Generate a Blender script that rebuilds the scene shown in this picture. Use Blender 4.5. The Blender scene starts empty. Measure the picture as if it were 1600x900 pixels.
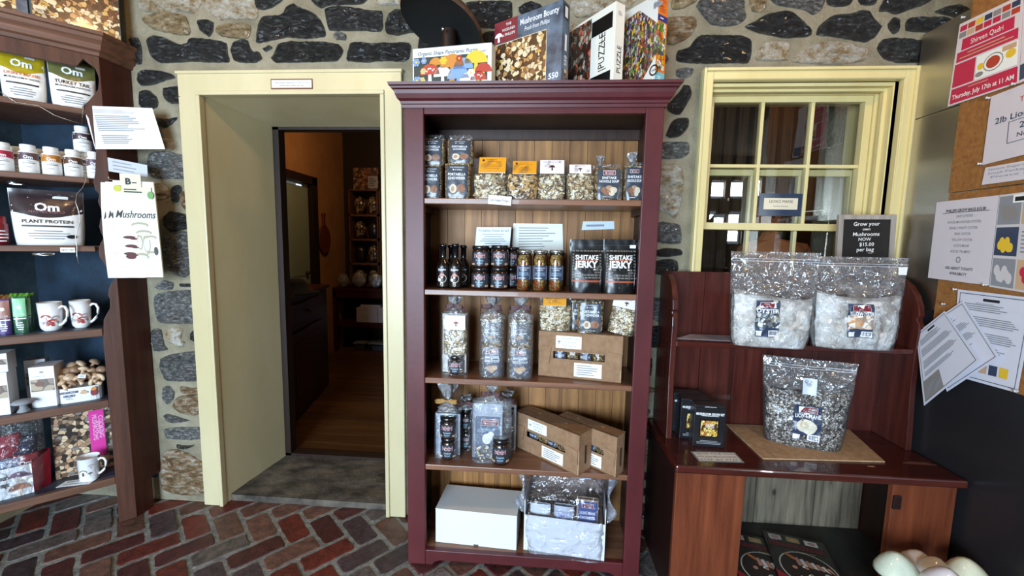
import bpy, math, random
from mathutils import Vector, Matrix, noise
C = bpy.context.scene
COL = C.collection
R = math.radians
random.seed(7)

# ---------------------------------------------------------------- camera
F_PX, YAW, PITCH, ROLL, CAM_D, CAM_H = 638.84, 0.06716, 0.10504, 0.018706, 1.80403, 1.3
fwd = Vector((-math.sin(YAW)*math.cos(PITCH), math.cos(YAW)*math.cos(PITCH), -math.sin(PITCH)))
r0 = Vector((math.cos(YAW), math.sin(YAW), 0)); d0 = fwd.cross(r0)
right = r0*math.cos(ROLL) - d0*math.sin(ROLL)
down = r0*math.sin(ROLL) + d0*math.cos(ROLL)
cd = bpy.data.cameras.new('camera'); cam = bpy.data.objects.new('camera', cd); COL.objects.link(cam)
cd.sensor_width = 36; cd.lens = F_PX/1600*36; cd.clip_start = 0.02; cd.clip_end = 60
up = -down; back = -fwd
cam.matrix_world = Matrix(((right.x, up.x, back.x, 0), (right.y, up.y, back.y, -CAM_D), (right.z, up.z, back.z, CAM_H), (0, 0, 0, 1)))
C.camera = cam
C.view_settings.view_transform = 'Standard'; C.view_settings.look = 'None'
C.view_settings.gamma = 1; C.view_settings.use_curve_mapping = False
C.view_settings.exposure = 0.62
C.cycles.max_bounces = 8; C.cycles.transparent_max_bounces = 16; C.cycles.caustics_reflective = False; C.cycles.caustics_refractive = False
C.cycles.sample_clamp_indirect = 4

# ---------------------------------------------------------------- daylight and lamps
w = bpy.data.worlds.new('sky'); C.world = w; w.use_nodes = True
bg = w.node_tree.nodes['Background']; bg.inputs[0].default_value = (0.62, 0.78, 1, 1); bg.inputs[1].default_value = 1.0
def area(name, loc, rot, sx, sy, power, col):
    l = bpy.data.lights.new(name, 'AREA'); l.shape = 'RECTANGLE'; l.size = sx; l.size_y = sy; l.energy = power; l.color = col
    o = bpy.data.objects.new(name, l); COL.objects.link(o); o.location = loc; o.rotation_euler = rot
    return o
def point(name, loc, power, col, rad=0.06):
    l = bpy.data.lights.new(name, 'POINT'); l.energy = power; l.color = col; l.shadow_soft_size = rad
    o = bpy.data.objects.new(name, l); COL.objects.link(o); o.location = loc
    return o
area('daylight_wide_window', (-1.3, -4.38, 1.15), (R(86), 0, 0), 2.0, 1.7, 205, (0.64, 0.82, 1))
area('daylight_side_window', (2.90, -4.45, 1.62), (R(90), 0, 0), 0.15, 0.40, 10, (0.8, 0.92, 1))
area('daylight_transom', (2.92, -4.45, 2.2), (R(90), 0, 0), 0.18, 0.20, 6, (0.8, 0.92, 1))
point('ceiling_bulb_left', (-1.20, -1.0, 2.50), 9.5, (1, 0.61, 0.28), 0.06)
point('ceiling_bulb_right', (1.0, -1.0, 2.50), 10.5, (1, 0.61, 0.28), 0.06)
point('far_room_lamp', (-1.55, 1.45, 2.3), 11.0, (1, 0.62, 0.32), 0.08)
point('window_room_lamp', (1.5, 0.75, 2.25), 1.8, (1, 0.62, 0.32), 0.08)

# ---------------------------------------------------------------- measuring rays (photo pixel -> point on a real plane of the room)
def ray(px, py):
    return Vector((0, -CAM_D, CAM_H)), fwd + right*((px-800)/F_PX) + down*((py-450)/F_PX)
def on(px, py, P, n):
    o, d = ray(px, py); return o + d*((P-o).dot(n)/d.dot(n))
def AY(px, py, y): return on(px, py, Vector((0, y, 0)), Vector((0, 1, 0)))
def AZ(px, py, z): return on(px, py, Vector((0, 0, z)), Vector((0, 0, 1)))
def AX(px, py, x): return on(px, py, Vector((x, 0, 0)), Vector((1, 0, 0)))
def fit(px0, px1, pt, pb, z, P, th):
    """base centre, width and height of a thing whose front stands in the plane through P turned by th"""
    n = Vector((math.sin(th), -math.cos(th), 0)); pm = (pt+pb)/2
    a = on(px0, pm, Vector(P), n); b = on(px1, pm, Vector(P), n); t = on((px0+px1)/2, pt, Vector(P), n)
    c = (a+b)/2; return Vector((c.x, c.y, z)), (b-a).length, t.z-z

# ---------------------------------------------------------------- materials
MATS = {}
def lin(c):
    return tuple((x/12.92 if x <= 0.04045 else ((x+0.055)/1.055)**2.4) for x in c[:3]) + (1,)
def hexc(h): return lin(tuple(int(h[i:i+2], 16)/255 for i in (0, 2, 4)))
def newmat(name):
    m = bpy.data.materials.new(name); m.use_nodes = True; MATS[name] = m
    return m, m.node_tree.nodes, m.node_tree.links, m.node_tree.nodes['Principled BSDF']
def plain(name, h, rough=0.6, metal=0, spec=0.5, coat=0, emit=0):
    if name in MATS: return MATS[name]
    m, N, L, b = newmat(name); b.inputs['Base Color'].default_value = hexc(h); b.inputs['Roughness'].default_value = rough
    b.inputs['Metallic'].default_value = metal; b.inputs['Specular IOR Level'].default_value = spec; b.inputs['Coat Weight'].default_value = coat
    b.inputs['Coat Roughness'].default_value = 0.1
    if emit: b.inputs['Emission Color'].default_value = hexc(h); b.inputs['Emission Strength'].default_value = emit
    return m
def ramp(N, stops, mode='LINEAR'):
    r = N.new('ShaderNodeValToRGB'); e = r.color_ramp; e.interpolation = mode
    while len(e.elements) < len(stops): e.elements.new(0.5)
    for i, (p, c) in enumerate(stops): e.elements[i].position = p; e.elements[i].color = hexc(c) if isinstance(c, str) else c
    return r
def noisy(name, c1, c2, scale=(8, 8, 8), rough=0.6, bump=0.2, bscale=60, spec=0.5, coat=0, island=0, detail=5, metal=0, bdist=0.01, lo=0.35, hi=0.65, c3=None, rvar=0):
    if name in MATS: return MATS[name]
    m, N, L, b = newmat(name)
    tc = N.new('ShaderNodeTexCoord'); mp = N.new('ShaderNodeMapping'); mp.inputs['Scale'].default_value = scale
    L.new(tc.outputs['Object'], mp.inputs[0]); nz = N.new('ShaderNodeTexNoise'); nz.inputs['Scale'].default_value = 1; nz.inputs['Detail'].default_value = detail
    nz.inputs['Roughness'].default_value = 0.62
    L.new(mp.outputs[0], nz.inputs['Vector'])
    st = [(lo, c1), (hi, c2)] if not c3 else [(lo, c1), ((lo+hi)/2, c2), (hi, c3)]
    rp = ramp(N, st); L.new(nz.outputs['Fac'], rp.inputs[0]); out = rp.outputs[0]
    if island:
        g = N.new('ShaderNodeNewGeometry'); mr = N.new('ShaderNodeMapRange'); mr.inputs[3].default_value = 1-island; mr.inputs[4].default_value = 1+island
        L.new(g.outputs['Random Per Island'], mr.inputs[0]); hs = N.new('ShaderNodeHueSaturation'); L.new(mr.outputs[0], hs.inputs['Value']); L.new(out, hs.inputs['Color']); out = hs.outputs[0]
        ad = N.new('ShaderNodeVectorMath'); ad.operation = 'ADD'; L.new(mp.outputs[0], ad.inputs[0]); sc = N.new('ShaderNodeVectorMath'); sc.operation = 'SCALE'; sc.inputs['Scale'].default_value = 37
        cb = N.new('ShaderNodeCombineXYZ')
        for i in range(3): L.new(g.outputs['Random Per Island'], cb.inputs[i])
        L.new(cb.outputs[0], sc.inputs[0]); L.new(sc.outputs[0], ad.inputs[1]); L.new(ad.outputs[0], nz.inputs['Vector'])
    L.new(out, b.inputs['Base Color'])
    b.inputs['Roughness'].default_value = rough; b.inputs['Specular IOR Level'].default_value = spec; b.inputs['Coat Weight'].default_value = coat; b.inputs['Metallic'].default_value = metal
    if rvar:
        mr = N.new('ShaderNodeMapRange'); mr.inputs[3].default_value = rough-rvar; mr.inputs[4].default_value = rough+rvar; L.new(nz.outputs['Fac'], mr.inputs[0]); L.new(mr.outputs[0], b.inputs['Roughness'])
    if bump:
        n2 = N.new('ShaderNodeTexNoise'); n2.inputs['Scale'].default_value = bscale; n2.inputs['Detail'].default_value = 6; n2.inputs['Roughness'].default_value = 0.7
        L.new(tc.outputs['Object'], n2.inputs['Vector']); bp = N.new('ShaderNodeBump'); bp.inputs['Strength'].default_value = bump; bp.inputs['Distance'].default_value = bdist
        L.new(n2.outputs['Fac'], bp.inputs['Height']); L.new(bp.outputs[0], b.inputs['Normal'])
    return m
def wood(name, c1, c2, grain='z', rough=0.45, coat=0.0, island=0.12, bump=0.15, s=1.0, spec=0.4, knots=0):
    if name in MATS: return MATS[name]
    sc = {'z': (38*s, 38*s, 2.2*s), 'x': (2.2*s, 38*s, 38*s), 'y': (38*s, 2.2*s, 38*s)}[grain]
    m = noisy(name, c1, c2, sc, rough, bump, 45, spec, coat, island, bdist=0.004, lo=0.28, hi=0.72)
    if knots:
        N, L = m.node_tree.nodes, m.node_tree.links; b = N['Principled BSDF']; src = b.inputs['Base Color'].links[0].from_socket
        tc = N.new('ShaderNodeTexCoord'); mp = N.new('ShaderNodeMapping'); mp.inputs['Scale'].default_value = {'z': (1, 0.3, 0.55), 'x': (0.55, 0.3, 1), 'y': (1, 0.55, 1)}[grain]; L.new(tc.outputs['Object'], mp.inputs[0])
        v = N.new('ShaderNodeTexVoronoi'); v.inputs['Scale'].default_value = knots; v.inputs['Randomness'].default_value = 1; L.new(mp.outputs[0], v.inputs['Vector'])
        r = ramp(N, [(0.0, (1, 1, 1, 1)), (0.06, (0.75, 0.75, 0.75, 1)), (0.09, (0.25, 0.25, 0.25, 1)), (0.22, (0, 0, 0, 1))]); L.new(v.outputs['Distance'], r.inputs[0])
        mx = N.new('ShaderNodeMix'); mx.data_type = 'RGBA'; L.new(r.outputs[0], mx.inputs[0]); L.new(src, mx.inputs[6]); mx.inputs[7].default_value = hexc('1c100a'); L.new(mx.outputs[2], b.inputs['Base Color'])
    return m
def chips(name, cols, scale=90, rough=0.45, edge='1a120a', bump=0.8, coat=0.3, stretch=(1, 1, 1), edgew=0.12):
    """a bed or a printed picture of many pieces"""
    if name in MATS: return MATS[name]
    m, N, L, b = newmat(name)
    tc = N.new('ShaderNodeTexCoord'); mp = N.new('ShaderNodeMapping'); mp.inputs['Scale'].default_value = stretch; L.new(tc.outputs['Object'], mp.inputs[0])
    nz = N.new('ShaderNodeTexNoise'); nz.inputs['Scale'].default_value = scale*0.6; nz.inputs['Detail'].default_value = 1; L.new(mp.outputs[0], nz.inputs['Vector'])
    ma = N.new('ShaderNodeVectorMath'); ma.operation = 'MULTIPLY_ADD'; L.new(nz.outputs['Color'], ma.inputs[0]); ma.inputs[1].default_value = (0.9/scale,)*3; L.new(mp.outputs[0], ma.inputs[2])
    v = N.new('ShaderNodeTexVoronoi'); v.inputs['Scale'].default_value = scale; L.new(ma.outputs[0], v.inputs['Vector'])
    v2 = N.new('ShaderNodeTexVoronoi'); v2.feature = 'DISTANCE_TO_EDGE'; v2.inputs['Scale'].default_value = scale; L.new(ma.outputs[0], v2.inputs['Vector'])
    sp = N.new('ShaderNodeSeparateColor'); L.new(v.outputs['Color'], sp.inputs[0])
    rp = ramp(N, [(i/len(cols), c) for i, c in enumerate(cols)], 'CONSTANT'); L.new(sp.outputs[0], rp.inputs[0])
    er = ramp(N, [(0.0, (0, 0, 0, 1)), (edgew, (1, 1, 1, 1))]); L.new(v2.outputs['Distance'], er.inputs[0])
    mx = N.new('ShaderNodeMix'); mx.data_type = 'RGBA'; mx.inputs[6].default_value = hexc(edge); L.new(er.outputs[0], mx.inputs[0]); L.new(rp.outputs[0], mx.inputs[7])
    L.new(mx.outputs[2], b.inputs['Base Color']); b.inputs['Roughness'].default_value = rough; b.inputs['Coat Weight'].default_value = coat; b.inputs['Coat Roughness'].default_value = 0.08
    if bump:
        bp = N.new('ShaderNodeBump'); bp.inputs['Strength'].default_value = bump; bp.inputs['Distance'].default_value = 0.004; L.new(er.outputs[0], bp.inputs['Height']); L.new(bp.outputs[0], b.inputs['Normal'])
    return m
def film(name, opac=0.14, white=0.08, scale=26, bump=0.9, rough=0.07, tint='ffffff', dist=0.02):
    """crumpled clear plastic: transparent with sharp folds that mirror the room"""
    if name in MATS: return MATS[name]
    m, N, L, b = newmat(name); N.remove(b); out = N['Material Output']
    tc = N.new('ShaderNodeTexCoord')
    n1 = N.new('ShaderNodeTexNoise'); n1.inputs['Scale'].default_value = scale; n1.inputs['Detail'].default_value = 3; n1.inputs['Distortion'].default_value = 1.2; L.new(tc.outputs['Object'], n1.inputs['Vector'])
    bp = N.new('ShaderNodeBump'); bp.inputs['Strength'].default_value = bump; bp.inputs['Distance'].default_value = dist; L.new(n1.outputs['Fac'], bp.inputs['Height'])
    gl = N.new('ShaderNodeBsdfGlossy'); gl.inputs['Roughness'].default_value = rough; L.new(bp.outputs[0], gl.inputs['Normal'])
    tr = N.new('ShaderNodeBsdfTransparent'); tr.inputs[0].default_value = hexc(tint)
    df = N.new('ShaderNodeBsdfDiffuse'); df.inputs[0].default_value = (0.8, 0.82, 0.86, 1)
    lw = N.new('ShaderNodeLayerWeight'); lw.inputs[0].default_value = 0.35; L.new(bp.outputs[0], lw.inputs['Normal'])
    mr = N.new('ShaderNodeMapRange'); mr.inputs[3].default_value = opac; mr.inputs[4].default_value = min(1, opac+0.6); L.new(lw.outputs['Fresnel'], mr.inputs[0])
    mx = N.new('ShaderNodeMixShader'); L.new(mr.outputs[0], mx.inputs[0]); L.new(tr.outputs[0], mx.inputs[1]); L.new(gl.outputs[0], mx.inputs[2])
    m2 = N.new('ShaderNodeMixShader'); m2.inputs[0].default_value = white; L.new(mx.outputs[0], m2.inputs[1]); L.new(df.outputs[0], m2.inputs[2])
    L.new(m2.outputs[0], out.inputs[0]); return m
def glass(name, tint='ffffff', opac=0.05):
    if name in MATS: return MATS[name]
    m, N, L, b = newmat(name); N.remove(b)
    gl = N.new('ShaderNodeBsdfGlossy'); gl.inputs['Roughness'].default_value = 0.01
    tr = N.new('ShaderNodeBsdfTransparent'); tr.inputs[0].default_value = hexc(tint)
    fr = N.new('ShaderNodeFresnel'); fr.inputs[0].default_value = 1.5; ad = N.new('ShaderNodeMath'); ad.inputs[1].default_value = opac; L.new(fr.outputs[0], ad.inputs[0])
    mx = N.new('ShaderNodeMixShader'); L.new(ad.outputs[0], mx.inputs[0]); L.new(tr.outputs[0], mx.inputs[1]); L.new(gl.outputs[0], mx.inputs[2]); L.new(mx.outputs[0], N['Material Output'].inputs[0]); return m

# ---------------------------------------------------------------- mesh collector
TXT = {}
def text_mesh(s, bold=0.0, shear=0.0):
    k = (s, bold, shear)
    if k not in TXT:
        c = bpy.data.curves.new('t', 'FONT'); c.body = s; c.size = 1; c.resolution_u = 2; c.offset = bold; c.shear = shear; c.align_x = 'CENTER'; c.fill_mode = 'FRONT'
        o = bpy.data.objects.new('t', c); me = bpy.data.meshes.new_from_object(o)
        vs = [(v.co.x, v.co.y) for v in me.vertices]; fs = [tuple(p.vertices) for p in me.polygons]
        bpy.data.objects.remove(o); bpy.data.meshes.remove(me); bpy.data.curves.remove(c)
        xs = [v[0] for v in vs] or [0]; cx = (max(xs)+min(xs))/2
        TXT[k] = ([(x-cx, y) for x, y in vs], fs, max(xs)-min(xs))
    return TXT[k]
def flat(y0=0.0): return lambda x, z, e: (x, y0-e, z)
def lying(z0=0.0): return lambda x, z, e: (x, z, z0+e)
def sideR(x0): return lambda x, z, e: (x0+e, x, z)
def sideL(x0): return lambda x, z, e: (x0-e, -x, z)
def cyl(r, z0=0): return lambda x, z, e: ((r+e)*math.sin(x/r), -(r+e)*math.cos(x/r), z+z0)
class MB:
    def __init__(s): s.v = []; s.f = []; s.m = []; s.s = []
    def add(s, vs, fs, mat=0, sm=False):
        o = len(s.v); s.v += [tuple(v) for v in vs]
        for f in fs: s.f.append(tuple(i+o for i in f)); s.m.append(mat); s.s.append(sm)
        return s
    def box(s, x0, x1, y0, y1, z0, z1, mat=0):
        vs = [(x, y, z) for x in (x0, x1) for y in (y0, y1) for z in (z0, z1)]
        return s.add(vs, [(0, 1, 3, 2), (4, 6, 7, 5), (0, 4, 5, 1), (2, 3, 7, 6), (0, 2, 6, 4), (1, 5, 7, 3)], mat)
    def prism(s, poly, fn0, fn1, mat=0):
        """poly of 2D points; fn0 and fn1 map a 2D point to the two end faces"""
        n = len(poly); vs = [fn0(*p) for p in poly] + [fn1(*p) for p in poly]
        return s.add(vs, [tuple(range(n))[::-1], tuple(range(n, 2*n))] + [(i, (i+1) % n, n+(i+1) % n, n+i) for i in range(n)], mat)
    def xz(s, poly, y0, y1, mat=0): return s.prism(poly, lambda a, b: (a, y1, b), lambda a, b: (a, y0, b), mat)
    def yz(s, poly, x0, x1, mat=0): return s.prism(poly, lambda a, b: (x0, a, b), lambda a, b: (x1, a, b), mat)
    def xy(s, poly, z0, z1, mat=0): return s.prism(poly, lambda a, b: (a, b, z0), lambda a, b: (a, b, z1), mat)
    def lathe(s, prof, seg=20, c=(0, 0, 0), mat=0, wob=None):
        vs = []; n = len(prof)
        for i in range(seg):
            a = 2*math.pi*i/seg
            for r, z in prof:
                rr = r*(wob(a, z) if wob else 1); vs.append((c[0]+rr*math.cos(a), c[1]+rr*math.sin(a), c[2]+z))
        fs = [(i*n+j, ((i+1) % seg)*n+j, ((i+1) % seg)*n+j+1, i*n+j+1) for i in range(seg) for j in range(n-1)]
        return s.add(vs, fs, mat, True)
    def tube(s, pts, r, seg=8, mat=0, caps=True):
        pts = [Vector(p) for p in pts]; vs = []; n = len(pts); rs = r if isinstance(r, (list, tuple)) else [r]*n
        ref = Vector((0.31, 0.17, 0.93))
        for i, p in enumerate(pts):
            t = (pts[min(i+1, n-1)] - pts[max(i-1, 0)]).normalized(); a = t.cross(ref).normalized(); b = t.cross(a)
            for k in range(seg): q = 2*math.pi*k/seg; vs.append(p + a*math.cos(q)*rs[i] + b*math.sin(q)*rs[i])
        fs = [(i*seg+k, i*seg+(k+1) % seg, (i+1)*seg+(k+1) % seg, (i+1)*seg+k) for i in range(n-1) for k in range(seg)]
        if caps: fs += [tuple(range(seg))[::-1], tuple((n-1)*seg+k for k in range(seg))]
        return s.add(vs, fs, mat, True)
    def grid(s, fn, nu, nv, mat=0, sm=True):
        vs = [fn(i/nu, j/nv) for j in range(nv+1) for i in range(nu+1)]
        return s.add(vs, [(j*(nu+1)+i, j*(nu+1)+i+1, (j+1)*(nu+1)+i+1, (j+1)*(nu+1)+i) for j in range(nv) for i in range(nu)], mat, sm)
    def ball(s, c, rx, ry=None, rz=None, mat=0, seg=12, rings=8, fn=None):
        ry = ry or rx; rz = rz or rx; vs = []; fs = []
        for j in range(rings+1):
            t = math.pi*j/rings
            for i in range(seg):
                a = 2*math.pi*i/seg; p = Vector((math.sin(t)*math.cos(a), math.sin(t)*math.sin(a), math.cos(t)))
                k = fn(p) if fn else 1
                vs.append((c[0]+rx*p.x*k, c[1]+ry*p.y*k, c[2]+rz*p.z*k))
        for j in range(rings):
            for i in range(seg): fs.append((j*seg+i, (j+1)*seg+i, (j+1)*seg+(i+1) % seg, j*seg+(i+1) % seg))
        return s.add(vs, fs, mat, True)
    # printing on a surface: su(x, z, lift)
    def rect(s, su, x0, x1, z0, z1, mat=0, e=0.0006, n=1, nz=1):
        return s.grid(lambda u, v: su(x0+(x1-x0)*u, z0+(z1-z0)*v, e), n, nz, mat, n > 1)
    def poly(s, su, pts, mat=0, e=0.0008): return s.add([su(a, b, e) for a, b in pts], [tuple(range(len(pts)))], mat)
    def disc(s, su, cx, cz, rx, rz=None, mat=0, e=0.0008, n=14, a0=0, a1=360):
        rz = rz or rx; pts = [(cx+rx*math.cos(R(a0+(a1-a0)*i/n)), cz+rz*math.sin(R(a0+(a1-a0)*i/n))) for i in range(n+(a1-a0 < 360))]
        if a1-a0 < 360: return s.poly(su, pts, mat, e)
        m = len(pts); vs = [su(a, b, e) for a, b in pts]+[su(cx+(a-cx)*0.5, cz+(b-cz)*0.5, e) for a, b in pts]+[su(cx, cz, e)]
        return s.add(vs, [(k, (k+1) % m, m+(k+1) % m, m+k) for k in range(m)]+[(m+k, m+(k+1) % m, 2*m) for k in range(m)], mat)
    def ring(s, su, cx, cz, r, t, mat=0, e=0.0009, n=20):
        vs = [su(cx+q*math.cos(2*math.pi*i/n), cz+q*math.sin(2*math.pi*i/n), e) for i in range(n) for q in (r, r-t)]
        return s.add(vs, [(2*i, 2*((i+1) % n), 2*((i+1) % n)+1, 2*i+1) for i in range(n)], mat)
    def frame(s, su, x0, x1, z0, z1, t, mat=0, e=0.0009):
        for a in ((x0, x1, z0, z0+t), (x0, x1, z1-t, z1), (x0, x0+t, z0, z1), (x1-t, x1, z0, z1)): s.rect(su, *a, mat, e)
        return s
    def text(s, su, t, cx, cz, h, mat=0, e=0.0012, maxw=None, bold=0.0, shear=0.0, left=False, rot=0):
        vs, fs, wd = text_mesh(t, bold, shear); k = h/0.7; kx = k
        if maxw and wd*k > maxw: kx = maxw/wd
        off = wd*kx/2 if left else 0; ca, sa = math.cos(R(rot)), math.sin(R(rot))
        pts = [(x*kx+off, y*k-h/2) for x, y in vs]
        return s.add([su(cx+x*ca-y*sa, cz+x*sa+y*ca, e) for x, y in pts], fs, mat)
    def lines(s, su, x0, x1, z0, z1, n, mat=0, e=0.001, t=0.4, seed=1, centre=False):
        rn = random.Random(seed); d = (z1-z0)/n
        for i in range(n):
            z = z1-(i+0.5)*d; wv = (x1-x0)*rn.uniform(0.6, 1.0)
            a = (x0+x1)/2-wv/2 if centre else x0
            s.rect(su, a, a+wv, z-d*t/2, z+d*t/2, mat, e, n=3)
        return s
    def mush(s, su, cx, cz, k, cap=0, stem=1, e=0.001):
        s.poly(su, [(cx-0.13*k, cz-0.5*k), (cx+0.16*k, cz-0.5*k), (cx+0.1*k, cz+0.05*k), (cx-0.1*k, cz+0.05*k)], stem, e)
        return s.disc(su, cx, cz, 0.5*k, 0.42*k, cap, e+0.0003, 10, 0, 180)
    def build(s, name, mats, parent=None, loc=None, rot=None, bev=0, sub=0, merge=False):
        me = bpy.data.meshes.new(name); me.from_pydata(s.v, [], s.f); me.update()
        for m in mats: me.materials.append(m)
        me.polygons.foreach_set('material_index', s.m); me.polygons.foreach_set('use_smooth', s.s)
        o = bpy.data.objects.new(name, me); COL.objects.link(o)
        if parent: o.parent = parent
        if loc is not None: o.location = loc
        if rot is not None: o.rotation_euler = rot
        if bev:
            b = o.modifiers.new('bevel', 'BEVEL'); b.width = bev; b.segments = 2; b.limit_method = 'ANGLE'; b.angle_limit = R(40)
        if sub:
            b = o.modifiers.new('sub', 'SUBSURF'); b.levels = b.render_levels = sub
        return o
def tag(o, label, cat, group=None):
    o['label'] = label; o['category'] = cat
    if group: o['group'] = group
    return o
def thing(name, label, cat, loc=(0, 0, 0), rz=0, group=None):
    o = bpy.data.objects.new(name, None); COL.objects.link(o); o.location = loc; o.rotation_euler = (0, 0, rz); o.empty_display_size = 0.05
    return tag(o, label, cat, group)
def struct(o): o['kind'] = 'structure'; return o
def copy_tree(o, loc, rz, label, parent=None):
    c = o.copy(); COL.objects.link(c)
    if parent: c.parent = parent
    else: c.location = loc; c.rotation_euler = (0, 0, rz); c['label'] = label
    for ch in [k for k in bpy.data.objects if k.parent == o]: copy_tree(ch, None, 0, None, c)
    return c

# common materials
WHITE = plain('white_card', 'f2f2ee', 0.6); INK = plain('black_ink', '1c1c20', 0.6); GREY = plain('grey_print', '8a8c92', 0.7)
NAVY = plain('navy_label', '34405a', 0.4, coat=0.3); MAROON = plain('maroon_print', '7a2430', 0.45); CREAM = plain('cream_print', 'e9dcc0', 0.6)
BLACK = plain('black_satin', '0b0b0d', 0.3); LABELW = plain('white_ink', 'f4f6f8', 0.5); ORANGE = plain('orange_card', 'e39a1c', 0.6)
SILVER = plain('silver_lid', 'b9bcc0', 0.28, 1.0); PINKW = plain('blush_card', 'efe4e2', 0.6); BROWN = plain('brown_ink', '6b4632', 0.6)
TAN = plain('tan_ink', 'c9a582', 0.6); REDINK = plain('red_ink', 'b5402c', 0.5); YEL = plain('yellow_ink', 'e8bf35', 0.5); GREEN = plain('green_ink', '5b8f3c', 0.5)
BLUEINK = plain('blue_ink', '7d9fd8', 0.5); PURPLE = plain('purple_ink', '54407c', 0.5); PALEB = plain('pale_blue_ink', 'a9cfe8', 0.5)
ICE = plain('pale_blue_white_card', 'e4ecee', 0.55)
FILM = film('cellophane', 0.07, 0.05, 30, 1.0, 0.09); FILMT = film('thin_film', 0.03, 0.02, 34, 0.8)
# ================================================================ THE ROOM
mortar = noisy('lime_mortar', '7a7360', '928a74', (5, 5, 5), 0.85, 0.8, 45, 0.2, bdist=0.014, c3='a39b86')
slate = noisy('dark_slate_stone', '0c0d0f', '24272a', (34, 34, 110), 0.34, 1.0, 85, 0.9, coat=0.12, island=0.3, bdist=0.022, lo=0.38, hi=0.74, detail=12, c3='777a76', rvar=0.14)
greyst = noisy('grey_field_stone', '2c2e2f', '6e6e6c', (50, 50, 120), 0.38, 1.0, 95, 0.8, coat=0.12, island=0.25, bdist=0.022, detail=10, c3='c8c6c0', lo=0.3, hi=0.75)
quartz = noisy('white_quartz_stone', 'a98a58', 'd8ccb4', (26, 26, 40), 0.32, 1.0, 80, 0.8, coat=0.15, island=0.12, c3='f1eee6', bdist=0.03, detail=9)
tanst = noisy('tan_field_stone', '6b5a3c', 'a38d68', (24, 24, 60), 0.4, 1.0, 45, 0.7, coat=0.2, island=0.15, c3='b8a888', bdist=0.03, detail=9)
rustst = noisy('rust_streaked_stone', '5c4630', '8f7350', (22, 22, 60), 0.4, 1.0, 45, 0.7, coat=0.2, island=0.12, c3='bdb3a2', bdist=0.03, detail=9)
paint = noisy('cream_gloss_paint', 'c8bb92', 'd3c7a2', (3, 3, 1), 0.33, 0.10, 30, 0.5, bdist=0.003)
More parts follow.
